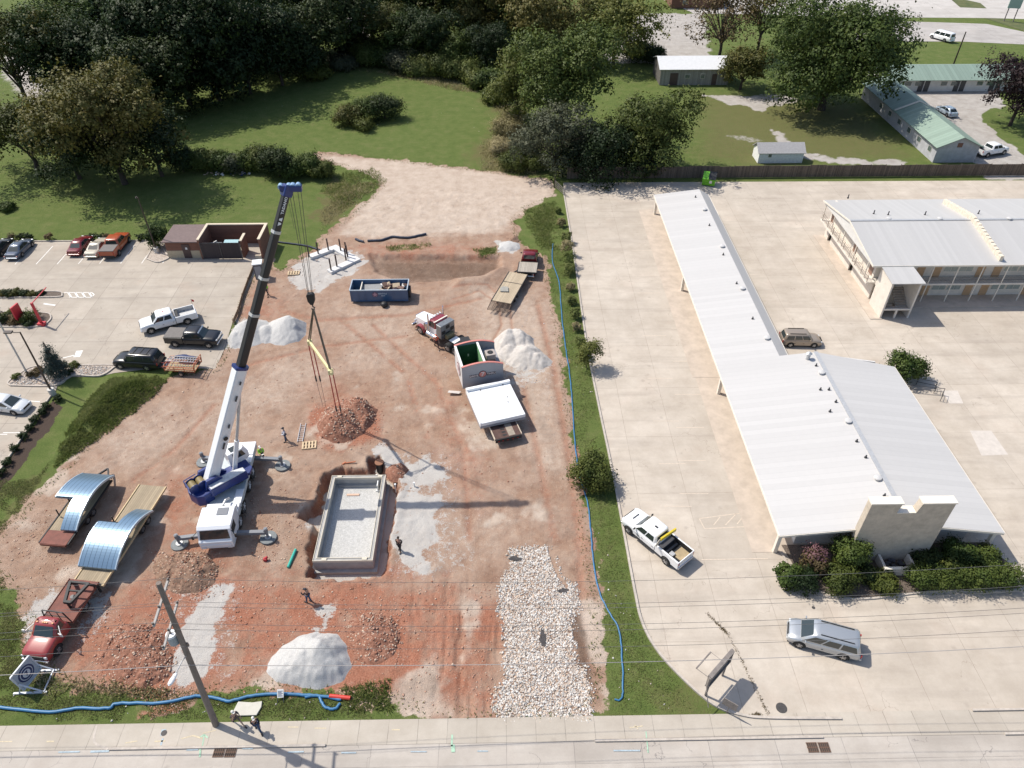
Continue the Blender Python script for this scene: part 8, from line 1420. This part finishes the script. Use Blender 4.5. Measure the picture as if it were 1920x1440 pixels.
for k, px in enumerate((26, 42, 56, 94, 174, 190, 202, 264)): bush('small dark shrub in the row behind the parked cars', px, 450, .62, .95, LF_DARK if k % 3 else LF_BR, 130 + k, 40, .12, group='small dark shrubs behind the back parking row')
for k, (px, py) in enumerate(((88, 765), (82, 776), (68, 790), (58, 806), (46, 822), (30, 845), (16, 870), (5, 890), (110, 752))): bush('small dark shrub in the mulch strip beside the left kerb', px, py, .5, .7, LF_DARK, 140 + k, 36, .11, group='small dark shrubs in the left mulch strip')
for k, (px, py, r_, h_, m_) in enumerate(((-10, 600, 1.0, 1.0, LF_DARK), (8, 603, 1.0, .9, LF_DARK), (20, 596, .8, .9, LF_YEL), (30, 606, .8, .8, LF_BR), (50, 606, .7, .8, LF_YEL), (62, 600, 1.1, 1.3, LF_MID), (56, 611, .6, .7, LF_DARK), (5, 554, .8, .6, LF_OLIVE), (20, 554, .8, .7, LF_DARK), (34, 553, .8, .7, LF_OLIVE), (48, 554, .7, .6, LF_DARK), (62, 554, .6, .5, LF_OLIVE), (78, 553, .5, .5, LF_DARK))): bush('low shrub planted in a kerbed island of the restaurant lot', px, py, r_, h_, m_, 150 + k, 50, .14, group='low shrubs in the kerbed islands', z=ZL)
for k, (px, py, r_, m_) in enumerate(((120, 687, .45, LF_BR), (140, 689, .6, LF_YEL), (66, 705, .7, LF_BR), (32, 710, .5, LF_YEL), (76, 698, .6, LF_BR), (130, 702, .5, LF_DARK))): bush('low tuft in the river rock bed by the left kerb', px, py, r_, r_ * 1.1, m_, 165 + k, 36, .12, group='low tufts in the river rock bed', z=ZL)
# blue conifer
cx, cy = P(114, 708); bl_ = [(0, 0, .6 + i * .5, 1.15 * (1 - i / 9.5), 1.15 * (1 - i / 9.5), .3) for i in range(9)]; tree('conifer', 'wispy blue-green conifer in the river rock bed', 'tree', (cx, cy, ZL), bl_, LF_BLUE, 300, 22, .13, .42, .09, 4.6, seed=170, limbs=9, up=-.2)
# planting in front of the chimney
FZ = ZL + .06
for k, (px, py, r_, h_, m_, lab, sz) in enumerate(((1475, 1090, 1.0, 1.5, LF_MID, 'leafy shrub at the left corner post of the office', .22), (1520, 1068, 1.15, 2.0, LF_BR, 'pinkish flowering shrub beside the left chimney corner', .16), (1585, 1060, 1.55, 3.1, LF_MID, 'tallest green shrub left of the stucco chimney', .17), (1505, 1105, 1.3, 1.5, LF_DARK, 'rounded dark shrub in the front left of the office bed', .14), (1577, 1116, 1.45, 1.8, LF_YEL, 'rounded yellow-green shrub in front of the tallest one', .14), (1655, 1105, 1.3, .9, LF_YEL, 'low ragged green shrub in front of the stucco planter', .16), (1620, 1085, .9, 1.3, LF_DARK, 'dark shrub between the tall shrub and the planter', .15), (1735, 1065, 1.4, 1.6, LF_DARK, 'dark shrub right of the stucco planter near the wall', .15), (1785, 1055, 1.4, 2.0, LF_MID, 'upright shrub with pale flowers right of the chimney', .17), (1835, 1062, 1.4, 1.9, LF_MID, 'leafy shrub near the right corner post of the office', .18))):
    x, y = P(px, py); bush(lab, px, py, r_, h_, m_, 180 + k, int(130 * r_), sz, z=FZ, xy=(x, max(min(y, 37.4), 33.9)))
PK = tree('shrub', 'cloud of dusty pink flower heads above the brown shrub', 'shrub', (*P(1520, 1064), FZ + .9), [(0, 0, .8, 1.0, 1.0, .6)], PINKL, 60, 10, .12, .4, 0, seed=195)
hx0, hx1 = P(1722, 1112)[0], P(1900, 1105)[0]; hb = [(i * (hx1 - hx0) / 9, .12 * math.sin(i * 2.1), .85, .85, 1.05, .75) for i in range(10)]; tree('clipped_hedge', 'long dark clipped hedge along the front right of the office bed', 'hedge', (hx0, P(1810, 1108)[1] + .65, FZ), hb, LF_MID, 620, 30, .13, .42, 0, seed=196); tree('shrub', 'yellow-green sprig growing through the clipped hedge', 'shrub', (P(1765, 1085)[0], P(1765, 1085)[1] + .1, FZ), [(0, 0, 1.7, .5, .5, .4), (.2, -.3, 1.3, .5, .4, .5)], LF_YEL, 40, 18, .14, .3, 0, seed=197)
# strip beside the kerb: big bush and willowy weeds
bush('big spreading dark green bush on the grass strip near the white pickup', 1108, 905, 2.0, 2.9, LF_YEL, 200, 330, .17, nb=7); tree('sapling', 'spindly sapling leaning over the kerb beside the grass strip', 'tree', G3(1100, 690), [(.3, 0, 2.2, 1.2, 1.2, 1.0), (.9, .3, 2.8, .8, .8, .7), (-.2, -.2, 1.2, .9, .9, .8)], LF_YEL, 130, 18, .17, .55, .06, 2.0, seed=201, bare=8)
WG = 'tall feathery weed clumps along the motel lot kerb'
for k, (px, py, r_, h_) in enumerate(((1062, 455, .8, 1.8), (1062, 478, .9, 2.2), (1064, 500, 1.0, 2.4), (1066, 515, .8, 1.7), (1070, 545, .55, 1.1), (1072, 570, .6, 1.2), (1078, 596, .65, 1.4), (1080, 620, .55, 1.2), (1088, 650, .7, 1.3), (1046, 400, .5, 1.0), (1052, 425, .6, 1.2), (1094, 672, .8, 1.4))): bush('tall feathery yellow-green weed clump on the strip beside the kerb', px, py, r_, h_, DRYG if k % 3 == 1 else FRESH, 210 + k, 60, .14, name='weed_clump', cat='weeds', group=WG)
# ground-hugging growth nobody could count
def blades(name, pts, m, h0, h1, w=.05, label='', cat='grass'):
    n = len(pts); r = rng; a = r.uniform(0, 6.28, n); h = r.uniform(h0, h1, n); ln = r.uniform(-1.1, 1.1, (n, 2)) * h[:, None]; p = np.asarray(pts, float)
    if p.shape[1] == 2: p = np.array([(x, y, ground_z(x, y)) for x, y in p])
    dx, dy = np.cos(a) * w, np.sin(a) * w; A_ = p - np.stack([dx, dy, np.zeros(n)], 1); B_ = p + np.stack([dx, dy, np.zeros(n)], 1); C_ = p + np.stack([ln[:, 0], ln[:, 1], h], 1); V = np.stack([A_, B_, C_], 1).reshape(-1, 3)
    o = tri_mesh(name, V, np.arange(n * 3).reshape(-1, 3), m, kindv='stuff'); tag(o, label, cat); return o
def patch(polys, n, cl=.55):
    out = []
    for poly, k in polys:
        q = sample_poly(PP(poly), int(n * k), 1.6); d = fbm(q[:, 0], q[:, 1], 1.6, 91, 3); out.append(q[d > -cl + .35 * rng.uniform(0, 1, len(q))])
    return np.concatenate(out)
blades('tall_grass', patch([([(1045, 380), (1100, 640), (1190, 1130), (1300, 1330), (1150, 1345), (1120, 1100), (1075, 800), (1040, 560), (1005, 440), (1000, 400)], 1.0)], 22000), TUFT, .03, .12, .035, 'rough grass covering the strip beside the motel lot kerb')
blades('tall_grass', patch([([(-10, 1300), (180, 1290), (420, 1298), (640, 1300), (700, 1348), (-10, 1352)], .7), ([(-10, 900), (60, 900), (100, 860), (60, 930), (20, 985), (-10, 1010)], .35), ([(-10, 1040), (45, 1170), (60, 1235), (110, 1290), (-10, 1300)], .4)], 20000, .45), TUFT, .03, .13, .035, 'rough grass on the front verge beside the sidewalk')
blades('mound_weeds', patch([([(110, 850), (150, 770), (205, 712), (300, 702), (315, 715), (290, 745), (225, 795), (145, 852), (90, 890)], 1)], 20000, .6), FRESH, .08, .3, .06, 'dense weeds covering the mound between lot and earth')
dirt_edge = sample_poly(DIRT, 60000); dd_ = poly_dist(dirt_edge[:, 0], dirt_edge[:, 1], DIRT); dirt_edge = dirt_edge[(dd_ < .9) & (rng.uniform(0, 1, len(dd_)) < .8)]; blades('edge_weeds', dirt_edge, TUFT, .05, .22, .05, 'straggling weeds along the edge of the bare earth')
blades('straw_weeds', patch([([(900, 150), (985, 190), (1010, 330), (900, 322), (900, 270), (945, 240)], .5), ([(600, 130), (840, 140), (900, 175), (860, 172), (700, 135)], .25), ([(600, 440), (640, 400), (715, 350), (690, 335), (640, 350), (600, 400)], .1), ([(60, 1260), (320, 1290), (300, 1310), (60, 1300)], .04)], 14000), DRYG, .12, .5, .06, 'dry straw weeds on the lawn edges and bare banks')
blades('green_weeds', patch([([(610, 330), (700, 312), (730, 340), (640, 400), (600, 360)], .35), ([(720, 462), (810, 454), (812, 464), (730, 474)], .04), ([(885, 466), (940, 460), (935, 477), (895, 480)], .04), ([(640, 1290), (730, 1270), (740, 1330), (650, 1335)], .1), ([(975, 395), (1040, 376), (1050, 470), (1010, 468)], .3)], 14000), FRESH, .08, .35, .05, 'patches of green weeds on the disturbed earth')
jw = []
for p0_, p1_ in (((1365, 1190), (1440, 1340)), ((1325, 1150), (1365, 1190)), ((1400, 1345), (1425, 1340))):
    a_, b_ = Vector(P(*p0_)), Vector(P(*p1_)); jw += [(a_.lerp(b_, rng.uniform() ** .7) + Vector((rng.normal() * .07, rng.normal() * .07))) for _ in range(260)]
blades('joint_weeds', [(v.x, v.y, ZL) for v in jw], LF_BR, .02, .12, .03, 'brown weeds sprouting from the concrete joint by the sign frame')
# ================================================================ PEOPLE
SKIN = mat('skin', (.42, .25, .18), .6); EYEM = mat('eye white', (.6, .6, .58), .3)
def skin_obj(name, verts, edges, rad, m, parent=None, root=0, sub=1):
    me = bpy.data.meshes.new(name); me.from_pydata(verts, edges, []); o = bpy.data.objects.new(name, me); scene.collection.objects.link(o); me.materials.append(m)
    md = o.modifiers.new('skin', 'SKIN'); md.use_smooth_shade = True
    if not me.skin_vertices: me.attributes
    for i, r_ in enumerate(rad): me.skin_vertices[0].data[i].radius = (r_, r_) if not isinstance(r_, tuple) else r_
    me.skin_vertices[0].data[root].use_root = True
    s_ = o.modifiers.new('sub', 'SUBSURF'); s_.levels = sub; s_.render_levels = sub
    if parent: o.parent = parent
    return o
def mesh_skin(name, verts, edges, rad, m, parent=None, root=0):
    me = bpy.data.meshes.new(name); me.from_pydata(verts, edges, []); bm = bmesh.new(); bm.from_mesh(me); L_ = bm.verts.layers.skin.verify(); bm.verts.ensure_lookup_table()
    for i, r_ in enumerate(rad): bm.verts[i][L_].radius = r_ if isinstance(r_, tuple) else (r_, r_); bm.verts[i][L_].use_root = (i == root)
    bm.to_mesh(me); bm.free(); me.materials.append(m); o = bpy.data.objects.new(name, me); scene.collection.objects.link(o); md = o.modifiers.new('skin', 'SKIN'); md.use_smooth_shade = True; s_ = o.modifiers.new('sub', 'SUBSURF'); s_.levels = 1; s_.render_levels = 1
    if parent: o.parent = parent
    return o
def person(label, px, py, face, shirt, trous, head_m=None, headgear='cap', stride=.25, arms=((.2, .0), (-.1, .0)), fwd=0.0, shorts=False, H_=1.78, z=None, sleeve=.27):
    """face: world bearing (degrees) the person looks; arms: (swing forward, elbow bend) for left and right"""
    x, y = P(px, py); t = thing('person', label, 'person', (x, y, ground_z(x, y) if z is None else z), R(face)); k = H_ / 1.78
    V, E, Rd = [], [], []
    def v(p, r_, par=None): V.append((p[0] * k, p[1] * k, p[2] * k)); Rd.append(r_); (E.append((par, len(V) - 1)) if par is not None else None); return len(V) - 1
    lean = fwd; pel = v((0, 0, .98), (.15, .11)); wa = v((lean * .3, 0, 1.15), (.135, .10), pel); chest = v((lean * .7, 0, 1.36), (.16, .115), wa); nk = v((lean, 0, 1.50), .055, chest); hd0 = v((lean * 1.1 + .01, 0, 1.60), (.072, .085), nk); hd1 = v((lean * 1.15 + .01, 0, 1.71), (.072, .09), hd0); v((lean * 1.12 + .115, 0, 1.655), .014, hd0)
    ids = {}
    for s, (sw, bend) in zip((1, -1), arms):
        sh = v((lean * .8, s * .19, 1.42), .058, chest); el = (lean * .8 + .28 * math.sin(sw), s * .25, 1.42 - .29 * math.cos(sw)); e_ = v(el, .043, sh); w_ = (el[0] + .25 * math.sin(sw + bend), s * (.25 - .12 * math.sin(bend)), el[2] - .25 * math.cos(sw + bend)); wi = v(w_, .028, e_); d = Vector((math.sin(sw + bend), 0, -math.cos(sw + bend))); pm = Vector(w_) + d * .07; pi = v(tuple(pm), (.020, .036), wi)
        for q_, (oy, ln) in enumerate(((.03, .075), (.01, .088), (-.01, .082), (-.03, .062))): a_ = v(tuple(pm + d * .045 + Vector((0, s * oy, 0))), .0095, pi); v(tuple(pm + d * (.045 + ln) + Vector((.02, s * oy * 1.1, 0))), .008, a_)
        th = v(tuple(pm + Vector((.045, -s * .01, 0)) + d * .005), .011, pi); v(tuple(pm + Vector((.065, -s * .01, 0)) + d * .045), .009, th); ids[s] = (sh, e_, wi)
    legs = {}
    for s in (1, -1):
        hp = v((0, s * .09, .93), .088, pel); kn = v((s * stride * .35 + .03, s * .10, .50), .056, hp); an = v((s * stride * .9, s * .10, .09), .038, kn); ft = v((s * stride * .9 + .14, s * .11, .04), (.04, .03), an); legs[s] = (hp, kn, an, ft)
    mesh_skin('body', V, E, Rd, SKIN, t, pel)
    def sub(nm, idx, grow, m, extra=None, tail=None):
        vs = [V[i] for i in idx]; ed = [(idx.index(a), idx.index(b)) for a, b in E if a in idx and b in idx]; rd = [((Rd[i][0] + grow, Rd[i][1] + grow) if isinstance(Rd[i], tuple) else Rd[i] + grow) for i in idx]; return mesh_skin(nm, vs, ed, rd, m, t, 0)
    sub('shirt', [pel, wa, chest] + [i for s in (1, -1) for i in ids[s][: (3 if sleeve > .3 else 2)]], .018, shirt); sub('shorts' if shorts else 'trousers', [pel] + [i for s in (1, -1) for i in legs[s][: (2 if shorts else 3)]], .02, trous)
    for s in (1, -1): a_, f_ = Vector(V[legs[s][2]]), Vector(V[legs[s][3]]); MB().box(((a_.x + f_.x) / 2 + .01, f_.y, .05), (.29, .11, .10)).build('shoe', mat('dark boot', (.04, .03, .025), .7), t, bevel=.03)
    hc = Vector(V[hd1]); rings = []
    for zz, rr_ in ((-.06, .088), (0, .102), (.05, .098), (.09, .07), (.112, .02)): rings.append([(hc.x - .012 + rr_ * 1.12 * math.cos(a * .524), rr_ * math.sin(a * .524), hc.z + zz + (.0 if zz > -.05 else 0)) for a in range(12)])
    hg = MB(); hg.loft(rings); 
    if headgear in ('cap', 'helmet'): hg.prism([(hc.x + .05, -.08), (hc.x + .19, -.06), (hc.x + .19, .06), (hc.x + .05, .08)], hc.z - .01, hc.z + .012)
    hg.build({'cap': 'cap', 'helmet': 'hard_hat'}.get(headgear, 'hair'), head_m or mat('dark hair', (.03, .02, .015), .8), t, smooth=60)
    for s in (1, -1): MB().box((hc.x + .078, s * .032, hc.z - .065), (.02, .022, .012)).build('eye', EYEM, t)
    return t
WSH = mat('white shirt cloth', (.66, .66, .70), .85); JEA = mat('blue jeans', (.045, .075, .14), .9, var=.2); BKS = mat('black cloth', (.015, .015, .018), .9); LIM = mat('lime vest cloth', (.30, .62, .05), .8); ORV = mat('orange vest cloth', (.75, .10, .03), .8); KHA = mat('khaki cloth', (.16, .12, .09), .9); HELW = mat('white hard hat', (.78, .77, .72), .4); CAPW = mat('pale cap', (.62, .60, .56), .8)
person('person in white shirt, jeans and cap on the bare earth left of the flat ladder', 537, 827, 215, WSH, JEA, mat('dark cap', (.03, .03, .04), .8), 'cap', .12, ((.5, .9), (.2, .3)), sleeve=.4)
p_ = person('person in lime vest and white hard hat holding papers behind the crane outrigger', 494, 862, -60, LIM, mat('navy trousers', (.03, .035, .05), .9), HELW, 'helmet', .1, ((.6, 1.1), (.6, 1.1)), sleeve=.4); MB().box((.42, 0, 1.05), (.22, .3, .02), ry=-.4).build('papers', mat('white notice', (.7, .7, .68), .6), p_)
person('person in lime vest walking beside the black boom near the brick enclosure', 503, 554, -100, LIM, BKS, HELW, 'helmet', .3, ((.4, .2), (-.4, .2)))
person('person in bright orange vest walking beside the semi truck drive wheels', 819, 652, -70, ORV, mat('brown trousers', (.08, .035, .03), .9), mat('orange cap', (.6, .1, .04), .7), 'cap', .6, ((.5, .2), (-.5, .2)))
person('person in black standing on pale gravel to the right of the foundation', 750, 1032, -100, BKS, BKS, None, 'hair', .22, ((-.3, .6), (-.3, .6)), sleeve=.4)
person('person in black shirt and jeans looking at a phone above the largest gravel pile', 580, 1129, 160, BKS, JEA, mat('dark cap', (.03, .03, .04), .8), 'cap', .15, ((.7, 1.3), (.7, 1.3)), sleeve=.4)
person('person in grey shirt and khaki shorts walking off the verge by the utility pole', 447, 1357, -35, mat('dark grey shirt', (.06, .05, .065), .9), KHA, CAPW, 'cap', .6, ((.4, .3), (-.4, .3)), shorts=True)
person('person in black jacket, jeans and pale cap walking on the sidewalk', 485, 1369, -60, BKS, JEA, CAPW, 'cap', .4, ((.3, .4), (-.3, .4)), sleeve=.4, z=ZL)
